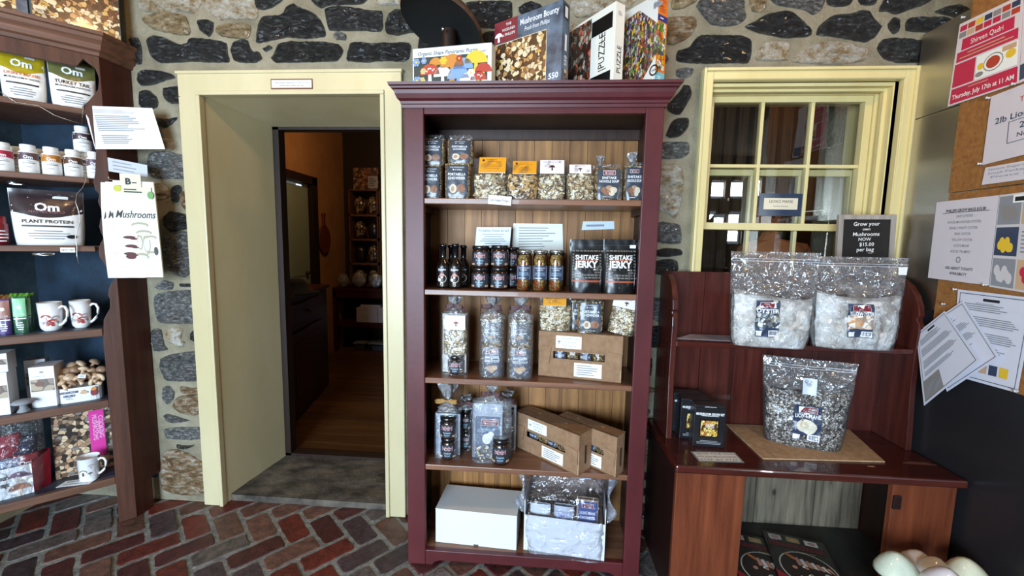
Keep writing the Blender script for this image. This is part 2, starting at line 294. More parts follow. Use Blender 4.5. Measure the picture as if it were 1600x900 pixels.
STONES = [
 ('q', (217,8),(228,0),(312,-4),(314,10),(303,22),(282,18),(262,23),(225,18)), ('t', (222,30),(240,22),(268,20),(290,25),(299,50),(292,56),(262,52),(238,45)),
 ('q', (320,-4),(398,-4),(404,20),(400,31),(360,30),(342,32),(322,14)), ('d', (310,33),(325,31),(334,36),(334,48),(327,58),(313,47)),
 ('t', (340,42),(352,38),(375,37),(392,40),(391,58),(374,61),(345,57),(338,50)), ('d', (230,62),(245,56),(262,62),(280,70),(295,68),(305,60),(330,62),(355,68),(357,85),(360,97),(335,98),(300,97),(252,99),(238,90),(232,76)),
 ('d', (364,68),(380,62),(388,64),(393,78),(401,85),(403,97),(385,99),(367,95),(362,80)), ('d', (219,112),(235,110),(265,114),(275,122),(260,126),(240,133),(222,134),(215,125)),
 ('d', (258,138),(275,135),(292,138),(292,160),(268,162),(257,152)), ('d', (221,143),(235,142),(247,155),(246,168),(225,172),(219,160)), ('d', (245,185),(262,186),(278,184),(270,194),(258,200),(250,196)),
 ('q', (255,216),(270,218),(272,232),(262,238),(252,230)), ('g', (235,240),(255,236),(280,240),(294,246),(294,278),(262,280),(238,277),(232,262)), ('q', (236,290),(250,286),(262,293),(266,305),(256,312),(240,308)),
 ('d', (268,297),(275,289),(284,291),(284,303),(278,316),(271,315)), ('r', (285,300),(294,292),(296,330),(286,322)), ('d', (258,338),(268,330),(292,336),(297,350),(295,358),(268,362),(257,352)),
 ('g', (258,368),(275,362),(296,364),(299,400),(298,425),(290,434),(275,430),(262,415),(256,395)), ('g', (245,445),(258,438),(272,442),(270,452),(248,452)), ('d', (283,443),(300,443),(301,448),(285,448)),
 ('g', (243,462),(265,455),(305,455),(309,503),(285,506),(250,504),(244,490)), ('g', (240,515),(252,515),(258,540),(263,546),(242,548)), ('q', (261,515),(275,511),(286,514),(284,528),(290,535),(284,543),(270,534),(262,530)),
 ('d', (299,520),(309,512),(311,535),(301,530)), ('g', (252,560),(275,552),(310,550),(315,592),(290,596),(262,594),(252,580)), ('g', (257,605),(265,603),(273,612),(271,624),(263,631),(257,620)),
 ('r', (282,603),(300,606),(316,605),(317,614),(295,616),(284,612)), ('r', (270,635),(278,620),(300,616),(319,618),(321,640),(305,649),(285,645)), ('g', (258,648),(265,647),(285,653),(298,657),(275,660),(260,657)),
 ('g', (258,670),(280,667),(321,668),(322,683),(300,687),(262,684)), ('d', (277,694),(290,696),(305,695),(292,701),(280,699)), ('r', (255,712),(262,702),(285,703),(312,718),(324,730),(325,768),(300,774),(270,770),(254,762),(252,740)),
 ('d', (401,65),(404,40),(412,27),(440,24),(450,10),(460,6),(470,12),(490,20),(502,32),(510,50),(508,58),(480,61),(450,59),(425,64),(404,68)), ('d', (400,-4),(445,-4),(430,10),(412,16),(402,14)),
 ('d', (488,-4),(572,-4),(568,6),(540,8),(515,9),(502,14),(492,8)), ('d', (508,15),(520,11),(545,11),(575,16),(597,18),(599,30),(596,50),(570,49),(545,49),(515,48),(510,32)), ('g', (521,55),(530,49),(541,55),(540,63),(526,62)),
 ('d', (425,92),(435,70),(450,66),(480,65),(510,66),(530,70),(537,80),(528,95),(500,97),(470,98),(430,98),(424,90)), ('d', (413,78),(424,73),(426,76),(416,81)), ('d', (394,85),(406,82),(410,92),(404,96),(394,94)),
 ('d', (542,90),(548,68),(560,67),(575,68),(600,68),(635,67),(643,72),(640,92),(630,97),(600,96),(570,98),(544,96)), ('d', (602,38),(608,22),(618,15),(640,15),(660,25),(660,50),(640,52),(620,56),(604,52)),
 ('q', (585,3),(590,-4),(665,-4),(668,6),(650,9),(620,8),(598,9)), ('d', (728,5),(745,2),(790,2),(800,5),(800,30),(790,40),(770,45),(745,42),(735,25)), ('d', (752,55),(775,50),(776,68),(760,68)),
 ('d', (810,12),(830,3),(845,8),(850,20),(835,25),(815,25)), ('q', (890,8),(905,-4),(990,-4),(985,12),(960,20),(930,25),(900,28)), ('t', (1052,-4),(1090,-4),(1085,5),(1068,13),(1050,15)),
 ('r', (1040,30),(1070,26),(1085,28),(1088,40),(1080,55),(1065,66),(1044,70)), ('g', (1088,10),(1098,-2),(1160,-2),(1163,15),(1165,30),(1150,40),(1130,42),(1110,38),(1098,25)), ('t', (1170,-4),(1195,-4),(1196,12),(1188,20),(1175,18)),
 ('d', (1163,42),(1185,30),(1200,22),(1230,18),(1250,28),(1268,50),(1262,58),(1230,60),(1205,56),(1185,52)), ('d', (1056,95),(1058,80),(1075,75),(1085,62),(1095,56),(1130,55),(1160,56),(1175,66),(1170,98),(1140,99),(1100,100),(1070,99)),
 ('q', (1180,90),(1187,75),(1195,67),(1230,66),(1232,80),(1230,94),(1200,96),(1182,94)), ('g', (1056,110),(1065,106),(1083,108),(1080,118),(1070,123),(1058,120)), ('d', (1060,145),(1068,133),(1078,134),(1080,148),(1072,165),(1062,180),(1045,175),(1042,165)),
 ('d', (1040,212),(1048,192),(1058,185),(1075,185),(1074,200),(1062,213),(1048,216)), ('g', (1030,225),(1040,222),(1075,223),(1076,240),(1065,247),(1032,248)), ('q', (1028,265),(1035,258),(1055,255),(1065,262),(1068,290),(1062,320),(1055,343),(1045,335),(1028,325)),
 ('g', (1026,352),(1035,346),(1062,352),(1064,375),(1060,382),(1026,378)), ('d', (1024,392),(1040,387),(1063,390),(1065,398),(1040,402),(1024,400)), ('d', (1024,408),(1045,404),(1058,408),(1060,420),(1050,432),(1024,428)),
 ('g', (1205,-4),(1285,-4),(1283,15),(1270,24),(1255,16),(1235,12),(1213,8)), ('d', (1292,-4),(1330,-4),(1328,8),(1305,12),(1293,8)), ('d', (1275,55),(1280,40),(1300,25),(1330,22),(1345,16),(1358,18),(1365,30),(1377,42),(1365,60),(1350,67),(1325,62),(1300,58)),
 ('q', (1235,95),(1250,80),(1275,68),(1310,65),(1340,72),(1363,80),(1350,95),(1320,100),(1290,101),(1260,100)), ('d', (1369,75),(1378,62),(1400,60),(1440,65),(1441,80),(1436,98),(1400,98),(1380,92)), ('d', (1387,38),(1394,28),(1403,32),(1402,50),(1395,54),(1388,47)),
 ('d', (1414,48),(1417,30),(1440,27),(1475,27),(1488,33),(1465,45),(1455,52),(1430,50)), ('d', (1372,18),(1378,5),(1385,-4),(1455,-4),(1450,5),(1430,12),(1400,23),(1385,18)), ('d', (1460,18),(1480,10),(1500,8),(1515,15),(1510,22),(1495,28),(1475,24)),
 ('d', (1340,-4),(1370,-4),(1365,8),(1345,8)), ('r', (1425,120),(1434,110),(1450,112),(1450,150),(1424,140)), ('q', (1420,200),(1428,190),(1445,195),(1445,250),(1417,240)), ('r', (1410,262),(1440,258),(1440,300),(1408,292)), ('q', (1405,308),(1438,305),(1436,350),(1402,342)),
 ('g', (1420,385),(1400,372),(1380,380),(1385,410),(1415,415)), ('d', (205,62),(216,60),(222,75),(222,100),(208,98)), ('d', (655,60),(700,55),(720,70),(715,100),(660,104)), ('d', (650,5),(720,2),(722,40),(655,40)),
]
def stone(mb, pts, mat, seed, H=0.017, world=False):
    rn = random.Random(seed); P = [AY(x, y, 0) for x, y in pts] if not world else pts; P = [(p.x, p.z) for p in P] if not world else list(P)
    area_ = sum(P[i][0]*P[(i+1) % len(P)][1]-P[(i+1) % len(P)][0]*P[i][1] for i in range(len(P)))
    if area_ < 0: P.reverse()
    cx = sum(p[0] for p in P)/len(P); cz = sum(p[1] for p in P)/len(P)
    Q = []
    for i in range(len(P)):
        p0, p1, p2, p3 = P[i-1], P[i], P[(i+1) % len(P)], P[(i+2) % len(P)]
        L_ = math.dist(p1, p2); k = max(2, int(L_/0.012))
        for j in range(k):
            t = j/k
            q = [0.5*((2*p1[a])+(-p0[a]+p2[a])*t+(2*p0[a]-5*p1[a]+4*p2[a]-p3[a])*t*t+(-p0[a]+3*p1[a]-3*p2[a]+p3[a])*t**3) for a in (0, 1)]
            q = [q[a]*0.6+(p1[a]*(1-t)+p2[a]*t)*0.4 for a in (0, 1)]
            Q.append((q[0]+rn.uniform(-.0015, .0015), q[1]+rn.uniform(-.0015, .0015)))
    T = [1.0, 0.985, 0.93, 0.85, 0.74, 0.6, 0.45, 0.3, 0.15]; n = len(Q); vs = []
    so = Vector((seed*1.7, seed*0.9, 0))
    for r, t in enumerate(T):
        for (x, z) in Q:
            X = cx+(x-cx)*t; Z = cz+(z-cz)*t
            if r == 0: y = 0.004
            else:
                v = Vector((X*26, 0, Z*40))+so; c_ = noise.cell(Vector((X*22, 0, Z*30))+so)
                y = -(0.003+H*(1-t**9)**0.6*(0.6+0.35*noise.noise(v)+0.30*noise.noise(v*2.7)+0.22*abs(noise.noise(v*6.1))+0.40*c_))
            vs.append((X, y, Z))
    vs.append((cx, vs[-1][1], cz))
    fs = [(r*n+i, r*n+(i+1) % n, (r+1)*n+(i+1) % n, (r+1)*n+i) for r in range(len(T)-1) for i in range(n)]
    fs += [((len(T)-1)*n+i, (len(T)-1)*n+(i+1) % n, len(T)*n) for i in range(n)]
    mb.add(vs, fs, mat, False)
DZ1, WZ0, WZ1 = 1.934, 1.12, 1.972
wb = MB(); T_ = 0.405
wb.box(-2.5, -1.519, 0, T_, 0, 2.6); wb.box(-1.519, -0.695, 0, T_, DZ1, 2.6); wb.box(-0.695, 0.675, 0, T_, 0, 2.6)
wb.box(0.675, 1.392, 0, 0.25, WZ1, 2.6); wb.box(0.675, 1.392, 0, 0.25, 0, WZ0); wb.box(1.392, 3.2, 0, T_, 0, 2.6)
KIND = {'q': 2, 't': 4, 'd': 1, 'g': 3, 'r': 5}
for i, s_ in enumerate(STONES): stone(wb, s_[1:], KIND[s_[0]], i+1)
PB = []
for s_ in STONES:
    q = [AY(x, y, 0) for x, y in s_[1:]]; PB.append((min(p.x for p in q)-0.02, max(p.x for p in q)+0.02, min(p.z for p in q)-0.02, max(p.z for p in q)+0.02))
PB += [(-3, -1.85, 0, 3), (-1.64, -0.59, 0, 2.05), (0.62, 1.47, 1.0, 2.03)]
zz = 0.06; rn = random.Random(11); k_ = 200
while zz < 2.5:
    hh = rn.uniform(0.07, 0.13); xx = -2.38
    while xx < 1.45:
        ww = rn.uniform(0.12, 0.30); bx = (xx, xx+ww-0.03, zz, zz+hh-0.025); k_ += 1
        if not any(bx[0] < p[1] and bx[1] > p[0] and bx[2] < p[3] and bx[3] > p[2] for p in PB):
            pts = [(bx[0]+rn.uniform(-.01, .02), bx[2]+rn.uniform(.01, .03)), ((bx[0]+bx[1])/2, bx[2]+rn.uniform(-.01, .01)), (bx[1]+rn.uniform(-.02, .01), bx[2]+rn.uniform(0, .02)), (bx[1]+rn.uniform(-.01, .01), bx[3]-rn.uniform(.01, .03)), ((bx[0]+bx[1])/2+rn.uniform(-.03, .03), bx[3]+rn.uniform(-.01, .01)), (bx[0]+rn.uniform(0, .02), bx[3]-rn.uniform(0, .02))]
            stone(wb, pts, rn.choice((1, 1, 3, 3, 4, 5, 2)), k_, 0.018, True)
        xx += ww
    zz += hh
struct(wb.build('wall_back', [mortar, slate, quartz, greyst, tanst, rustst]))
# herringbone brick floor
mort2 = noisy('floor_mortar', '6c6c6a', '96968f', (30, 30, 30), 0.8, 0.6, 90, 0.3)
brickm = [noisy('floor_brick_%s' % k, a, b, (30, 30, 30), 0.42, 0.7, 70, 0.5, island=0.25, bdist=0.006, lo=0.3, hi=0.75) for k, a, b in
          (('red', '451a16', '7a3228'), ('maroon', '35191a', '5f2d2c'), ('brown', '44302a', '7a5448'), ('dark', '28201f', '54424a'), ('grey', '46403f', '857874'))]
fb = MB(); fb.box(-2.6, 3.2, -4.5, 0.06, -0.1, -0.0035)
O = Vector((-0.888, -0.388)); e1 = Vector((math.cos(R(48)), math.sin(R(48)))); e2 = Vector((-e1.y, e1.x)); U = 0.107; rn = random.Random(3)
for i in range(-40, 45):
    for j in range(-45, 40):
        d = (i+j) % 4
        if d not in (0, 2): continue
        a, b = (2, 1) if d == 0 else (1, 2); c = O+e1*U*(i+a/2)+e2*U*(j+b/2)
        if not (-2.6 < c.x < 3.1 and -4.4 < c.y < 0.09): continue
        g = 0.0085; hx = a*U/2-g; hy = b*U/2-g; zt = rn.uniform(-0.0025, 0.0015); tx = rn.uniform(-.012, .012); ty = rn.uniform(-.012, .012)
        corners = [(-hx, -hy), (hx, -hy), (hx, hy), (-hx, hy)]; extra = []
        for k in range(4):
            p, q = corners[k], corners[(k+1) % 4]; L_ = math.dist(p, q); n_ = 7 if L_ > 0.15 else 4
            for t in [0.009/L_]+[i_/n_ for i_ in range(1, n_)]+[1-0.009/L_]: extra.append((p[0]+(q[0]-p[0])*t+rn.uniform(-.0022, .0022), p[1]+(q[1]-p[1])*t+rn.uniform(-.0022, .0022)))
        n = len(extra); V = []
        for sc, z in ((1.03, -0.012), (1.0, -0.0035), (0.965, 0.0)):
            for x, y in extra:
                p = c+e1*x*sc+e2*y*sc; V.append((p.x, p.y, z+zt+x*tx+y*ty))
        fb.add(V, [(r*n+k, r*n+(k+1) % n, (r+1)*n+(k+1) % n, (r+1)*n+k) for r in range(2) for k in range(n)]+[tuple(2*n+k for k in range(n))], 1+rn.choice((0, 0, 1, 1, 1, 2, 2, 3, 3, 4)))
struct(fb.build('floor', [mort2]+brickm))
thr = MB(); thr.grid(lambda u, v: (-1.53+0.85*u, 0.025+0.39*v, 0.034+0.004*noise.noise(Vector((u*7, v*5, 0)))), 40, 20); thr.box(-1.53, -0.68, 0.025, 0.415, -0.05, 0.031)
struct(thr.build('trim_1', [noisy('worn_threshold_stone', '3b3733', '6f675c', (9, 14, 9), 0.7, 0.5, 50, 0.3)]))
# ceiling, side and rear walls
plaster = plain('warm_plaster', 'b9a988', 0.9)
struct(MB().box(-2.6, 3.2, -4.5, 4.2, 2.6, 2.7).build('ceiling', [plain('old_ceiling', '6d5a42', 0.9)]))
struct(MB().box(-2.52, -2.42, -4.5, 0.0, -0.05, 2.6).build('wall_left', [plaster]))
struct(MB().box(3.2, 3.3, -4.5, 4.2, -0.05, 2.6).build('wall_right', [plaster]))
rw = MB()
rw.box(-2.6, -2.32, -4.5, -4.4, 0, 2.6); rw.box(-0.28, 0.9, -4.5, -4.4, 0, 2.6); rw.box(0.9, 2.81, -4.5, -4.4, 0, 2.6); rw.box(3.02, 3.2, -4.5, -4.4, 0, 2.6)
rw.box(-2.32, -0.28, -4.5, -4.4, 2.0, 2.6); rw.box(-2.32, -0.28, -4.5, -4.4, 0, 0.3); rw.box(2.81, 3.02, -4.5, -4.4, 1.87, 2.06); rw.box(2.81, 3.02, -4.5, -4.4, 0, 1.38); rw.box(2.81, 3.02, -4.5, -4.4, 2.33, 2.6)
struct(rw.build('wall_rear', [plain('dim_rear_wall', '6f6353', 0.9)]))

# ---------------------------------------------------------------- doorway
dc = MB()
def casing(mb, x0, x1, z0, z1, inner):
    mb.box(x0, x1, -0.022, 0.0, z0, z1)
dl = MB()
dl.box(-1.617, -1.519, -0.022, 0, 0, 2.028); dl.box(-1.532, -1.514, -0.030, 0, 0, 1.9295)
dl.xz([(-1.519, 1.934), (-0.695, 1.934), (-0.608, 2.028), (-1.617, 2.028)], -0.0225, 0); dl.box(-1.532, -0.682, -0.030, 0, 1.930, 1.948)
dl.box(-0.695, -0.608, -0.022, 0, 0, 2.028); dl.box(-0.70, -0.682, -0.030, 0, 0, 1.9295)
dl.xz([(-1.622, 2.02), (-0.603, 2.02), (-0.603, 2.033), (-1.622, 2.033)], -0.029, 0)
dl.prism([(-1.519, -0.02), (-1.530, -0.02), (-1.486, 0.405), (-1.472, 0.405)], lambda a, b: (a, b, 0), lambda a, b: (a, b, 1.94))
dl.prism([(-0.70, -0.02), (-0.69, -0.02), (-0.71, 0.405), (-0.722, 0.405)], lambda a, b: (a, b, 0), lambda a, b: (a, b, 1.94))
dl.prism([(-0.02, 1.934), (-0.02, 1.95), (0.405, 1.93), (0.405, 1.914)], lambda a, b: (-1.53, a, b), lambda a, b: (-0.69, a, b))
struct(dl.build('door_1', [paint], bev=0.003))
darkw = wood('dark_stained_door_frame', '1a0f0a', '2c1a12', 'z', 0.5)
fr = MB(); fr.box(-1.476, -1.44, 0.405, 0.46, 0.03, 1.92); fr.box(-0.75, -0.70, 0.405, 0.46, 0.03, 1.92); fr.box(-1.476, -0.70, 0.405, 0.46, 1.90, 1.95); fr.box(-1.476, -0.7, 0.405, 0.47, 0.0, 0.05)
struct(fr.build('trim_2', [darkw]))
a = fit(423, 488, 123, 139, 0, (0, -0.026, 0), 0); zc = AY(455, 131, -0.026).z
sg = thing('door_notice', 'small white notice with two printed lines tacked over the cream doorway', 'sign', (a[0].x, -0.0225, zc))
m_ = MB(); m_.box(-a[1]/2, a[1]/2, -0.003, 0, -0.021, 0.021, 0); m_.rect(flat(-0.003), -a[1]/2+0.004, a[1]/2-0.004, -0.016, 0.016, 1, 0.0004)

for zz_, spans in ((0.005, ((-.43, -.33), (-.31, -.17), (-.15, .09), (.10, .14), (.17, .27), (.30, .36), (.38, .45), (.46, .49))), (-0.007, ((-.33, -.16), (-.15, -.05), (-.02, .12), (.14, .22), (.24, .32)))):
    for s0_, s1_ in spans: m_.rect(flat(-0.003), a[1]*s0_*0.9, a[1]*s1_*0.9, zz_-0.0015, zz_+0.0015, 2, 0.0008)
m_.build('notice_plate', [BROWN, WHITE, GREY], sg)

# ---------------------------------------------------------------- room beyond the doorway
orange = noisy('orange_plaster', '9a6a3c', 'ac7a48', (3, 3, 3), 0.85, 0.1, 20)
bare = wood('far_floor_boards', '3c2412', '62401f', 'x', 0.35, 0, 0.25)
ff = MB()
for k in range(24): ff.box(-3.2, 0.3, 0.45+k*0.11, 0.45+k*0.11+0.107, -0.02, 0.045)
struct(ff.build('floor_far_room', [bare]))
lw = MB(); X0 = -2.35; dy0, dy1, dzt = 1.72, 2.30, 1.87
lw.box(X0-0.1, X0, 0.405, dy0, 0, 2.6); lw.box(X0-0.1, X0, dy1, 3.05, 0, 2.6); lw.box(X0-0.1, X0, dy0, dy1, dzt, 2.6)
struct(lw.build('wall_far_left', [orange]))
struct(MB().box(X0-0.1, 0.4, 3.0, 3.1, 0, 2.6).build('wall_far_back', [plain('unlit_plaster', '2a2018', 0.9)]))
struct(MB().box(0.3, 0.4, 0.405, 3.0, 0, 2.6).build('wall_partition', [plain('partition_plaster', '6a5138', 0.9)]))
struct(MB().box(-3.1, -3.0, 0.4, 3.1, 0, 2.6).build('wall_far_light_block', [plain('light_block_plaster', '8a8672', 0.9)]))  # added wall, stops sky light leaking through the far door gap
d2 = thing('door_2', 'x', 'x', (X0, 0, 0)); del d2['label'], d2['category']; struct(d2)
m_ = MB(); m_.box(-0.02, 0.03, dy0-0.02, dy0+0.06, 0.045, dzt+0.07); m_.box(-0.02, 0.03, dy1-0.02, dy1+0.07, 0.045, dzt+0.07); m_.box(-0.02, 0.03, dy0-0.02, dy1+0.07, dzt, dzt+0.08); m_.build('door_frame', [darkw], d2)
m_ = MB(); m_.box(-0.06, -0.03, dy0+0.17, dy1-0.01, 0.06, dzt-0.03); m_.box(-0.03, -0.025, dy0+0.25, dy1-0.09, 0.2, 0.8); m_.box(-0.03, -0.025, dy0+0.25, dy1-0.09, 0.95, 1.7); m_.build('door_leaf', [plain('pale_green_door_paint', '8a9680', 0.6)], d2, bev=0.003)
m_ = MB().ball((-0.01, dy1-0.09, 0.98), 0.022); m_.build('door_knob', [plain('dull_brass', '8a6a3a', 0.35, 1)], d2)
# paddle shaped board on the orange wall
p = AX(505, 365, X0+0.01)
pb = MB(); pts = []
for k in range(28): t = 2*math.pi*k/28; pts.append((0.115*math.cos(t), -0.06+0.15*math.sin(t)))
pb.prism(pts, lambda a, b: (0.0, a, b), lambda a, b: (0.022, a, b)); pb.box(0, 0.022, -0.018, 0.018, 0.07, 0.2); pb.ball((0.011, 0, 0.205), 0.022, 0.025, 0.02)
o = pb.build('paddle_board', [wood('red_brown_board', '5a2410', '7a3a1a', 'z', 0.5)], loc=(p.x, p.y, p.z), bev=0.004)
tag(o, 'oval wooden paddle board with short handle hanging on the orange wall', 'cutting board')
# chest against the left, seen just inside the doorway
mah = wood('dark_mahogany', '2a0f0a', '48190f', 'z', 0.4)
ch = thing('sideboard', 'dark reddish sideboard with panelled door just inside the doorway', 'sideboard', (-1.86, 0.62, 0.045), 0)
m_ = MB(); m_.xy([(-0.45, 0), (0.225, 0), (0.02, 0.98), (-0.45, 0.98)], 0, 0.86); m_.build('body', [mah], ch, bev=0.004)
m_ = MB(); m_.xy([(-0.47, -0.02), (0.245, -0.02), (0.04, 1.0), (-0.47, 1.0)], 0.86, 0.885); m_.build('top', [mah], ch, bev=0.004)
m_ = MB(); m_.box(0.012, 0.024, -0.34, 0.34, 0.1, 0.62); m_.box(0.024, 0.03, -0.27, 0.27, 0.17, 0.55)
o = m_.build('door', [mah], ch, loc=(0.125, 0.47, 0.0), rot=(0, 0, math.atan2(0.205, 0.98)), bev=0.004); MB().ball((0.045, -0.26, 0.38), 0.014).build('knob', [mah], o)
m_ = MB(); m_.box(0.012, 0.024, -0.34, 0.34, 0.67, 0.82); o = m_.build('drawer', [mah], ch, loc=(0.125, 0.47, 0.0), rot=(0, 0, math.atan2(0.205, 0.98)), bev=0.004); MB().ball((0.04, 0, 0.745), 0.014).build('knob', [mah], o)
ht = thing('wide_brim_hat', 'black soft hat lying on the dark sideboard inside the doorway', 'hat', (-1.74, 0.98, 0.931))
m_ = MB(); m_.lathe([(0.001, 0.10), (0.05, 0.10), (0.075, 0.07), (0.085, 0.015), (0.15, 0.006), (0.152, 0.0), (0.001, 0.0)], 22, wob=lambda a, z: 1+0.06*math.sin(2*a)); m_.build('crown', [plain('black_felt', '0d0c0c', 0.9)], ht)
sk = thing('paper_roll', 'small white paper roll on the sideboard beside the black hat', 'paper roll', (-1.80, 0.78, 0.931)); m_ = MB(); m_.lathe([(0.012, 0), (0.03, 0), (0.03, 0.09), (0.012, 0.09), (0.012, 0)], 16); m_.build('roll', [plain('dull_white_paper', 'a8a298', 0.8)], sk)
# tall dark hutch behind the left jamb
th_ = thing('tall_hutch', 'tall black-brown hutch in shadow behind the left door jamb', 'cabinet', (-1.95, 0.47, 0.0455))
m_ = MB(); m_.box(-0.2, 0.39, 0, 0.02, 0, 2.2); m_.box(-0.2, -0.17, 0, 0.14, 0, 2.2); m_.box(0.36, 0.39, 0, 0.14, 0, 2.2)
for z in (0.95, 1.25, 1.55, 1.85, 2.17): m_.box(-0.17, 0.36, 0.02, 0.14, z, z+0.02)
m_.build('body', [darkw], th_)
# crate shelving at the far end
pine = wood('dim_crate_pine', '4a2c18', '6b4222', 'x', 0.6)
def crate_stack(px0, px1, label, seed):
    y = 2.72; q0 = AY(px0, 300, y); q1 = AY(px1, 300, y); w_ = q1.x-q0.x
    zs = [AY(px0, p, y).z for p in (447, 412, 374, 336, 296)]
    t = thing('crate_shelf', label, 'shelf', ((q0.x+q1.x)/2, y, zs[0]), 0, 'crate shelves in the far room')
    for k in range(4):
        m_ = MB(); a, b = zs[k]-zs[0], zs[k+1]-zs[0]
        m_.box(-w_/2, -w_/2+0.015, 0, 0.24, a, b); m_.box(w_/2-0.015, w_/2, 0, 0.24, a, b); m_.box(-w_/2, w_/2, 0, 0.24, a, a+0.012); m_.box(-w_/2, w_/2, 0, 0.24, b-0.012, b); m_.box(-w_/2, w_/2, 0.225, 0.24, a, b)
        m_.build('crate', [pine], t)
    return t, w_, zs, (q0.x+q1.x)/2
tb_top = AY(560, 449, 2.72).z
CR = [crate_stack(544, 590, 'left stack of four small wooden crates on the far dark table', 1), crate_stack(591.5, 640, 'right stack of wooden crates on the far dark table, half behind the jamb', 2)]
snack = chips('far_snack_bags', ['3a2a1c', '6b5236', '8a7450', '2a2018', 'a08a66'], 40, 0.3, coat=0.6)
dk = plain('dark_foil', '201d1c', 0.25)
for k in range(4):
    for s_ in (-1, 1):
        t_, w_, zs, cx = CR[0]; wd = w_*0.42; hh = (zs[k+1]-zs[k])*0.72
        m_ = MB(); m_.ball((0, 0.06, hh/2), wd/2, 0.045, hh/2, 0, 12, 8, lambda q: 1+0.15*noise.noise(q*3+Vector((k, s_, 0))))
        o = m_.build('snack_bag', [film('snack_film', 0.3, 0.02), snack][1:], loc=(cx+s_*w_*0.23, 2.745, zs[k]+0.013)); o.data.materials[0] = snack if (k+s_) % 3 else dk
        nm = ['lowest', 'second', 'third', 'topmost'][k]
        tag(o, '%s bag in the %s crate of the far left crate stack' % ('left' if s_ < 0 else 'right', nm), 'bag', 'snack bags in the far crates')
fa = fit(552, 591, 262, 295, CR[0][2][-1], (0, 2.76, 0), 0)
t = thing('snack_carton', 'printed carton with white price card on top of the far crates', 'box', fa[0])
m_ = MB(); m_.box(-fa[1]/2, fa[1]/2, 0, 0.14, 0, fa[2]); m_.build('carton', [chips('far_carton_print', ['5a3020', '8a6a40', '3a1a14', '7a4a2a'], 30, 0.5, bump=0, coat=0)], t)
m_ = MB(); m_.box(fa[1]*0.1, fa[1]*0.48, -0.006, -0.002, 0.02, fa[2]*0.62, 0); m_.lines(flat(-0.006), fa[1]*0.14, fa[1]*0.44, 0.04, fa[2]*0.56, 5, 1); m_.build('price_card', [plain('dim_card', '8f8a84', 0.7), INK], t)
pc = AY(526, 348, 2.8)
# table under the crates
tt = thing('far_table', 'dark wooden table with a lower shelf at the far end of the next room', 'table', (-1.9, 2.66, 0.045))
xa = AY(512, 450, 2.66).x+1.9
m_ = MB(); m_.box(xa, 1.2, 0, 0.34, tb_top-0.08, tb_top-0.047); m_.build('tabletop', [mah], tt)
zs_ = AY(560, 504, 2.66).z-0.045
m_ = MB(); m_.box(xa+0.05, 1.18, 0.02, 0.33, zs_-0.06, zs_); m_.build('lower_shelf', [mah], tt)
m_ = MB(); m_.box(xa+0.03, 1.18, 0.01, 0.03, tb_top-0.16, tb_top-0.08); m_.build('apron', [mah], tt)
for x in (xa+0.03, 1.12):
    for y in (0.01, 0.27): m_ = MB(); m_.box(x, x+0.06, y, y+0.06, 0, tb_top-0.08); m_.build('leg', [mah], tt)
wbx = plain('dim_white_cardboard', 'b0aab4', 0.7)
for i, (a, b, p0, p1) in enumerate(((557, 589.5, 481, 503), (590.5, 622, 481, 503))):
    for k in range(2):
        f_ = fit(a, b, 481, 503, zs_+0.045, (0, 2.69, 0), 0); hh = f_[2]/2
        m_ = MB(); m_.box(-f_[1]/2, f_[1]/2, 0, 0.2, 0, hh-0.002); m_.box(-f_[1]/2-0.001, f_[1]/2+0.001, -0.002, 0.2, hh*0.72, hh-0.001)
        o = m_.build('carton', [wbx], loc=(f_[0].x, f_[0].y, f_[0].z+k*hh)); tag(o, '%s white carton of the %s pile under the far table' % (('upper', 'lower')[1-k], ('left', 'right')[i]), 'box', 'white cartons under the far table')
f_ = fit(565, 596, 472, 480, zs_+0.045, (0, 2.75, 0), 0); hz_ = fit(557, 589, 481, 503, zs_+0.045, (0, 2.69, 0), 0)[2]
m_ = MB(); m_.box(-f_[1]/2, f_[1]/2, 0, 0.12, 0, 0.025); m_.box(-f_[1]/2+0.004, f_[1]/2-0.004, 0.004, 0.116, 0.025, 0.03); o = m_.build('paper_stack', [wbx], loc=(f_[0].x, 2.72, zs_+0.045+hz_)); tag(o, 'flat white packet lying on the white cartons under the far table', 'packet')
tub = glass('tub_plastic', 'c9d2da', 0.25)
for i, (a, b) in enumerate(((552, 571), (574, 603))):
    f_ = fit(a, b, 528, 544, 0.045, (0, 2.70, 0), 0); t = thing('storage_tub', ('small' if i == 0 else 'larger') + ' clear lidded tub on the floor under the far table', 'tub', f_[0], 0)
    m_ = MB(); ww = f_[1]/2; m_.prism([(-ww*0.85, 0), (ww*0.85, 0), (ww*0.85, 0.2), (-ww*0.85, 0.2)], lambda a, b: (a, b, 0), lambda a, b: (a*1.1, b, 0.085)); m_.build('tub', [tub], t)
    m_ = MB(); m_.box(-ww, ww, -0.01, 0.21, 0.086, 0.098); m_.build('lid', [plain('milky_lid', '7d8890', 0.4)], t)
    m_ = MB(); m_.box(-ww*0.6, ww*0.6, 0.02, 0.16, 0.003, 0.06); m_.build('contents', [wbx], t)
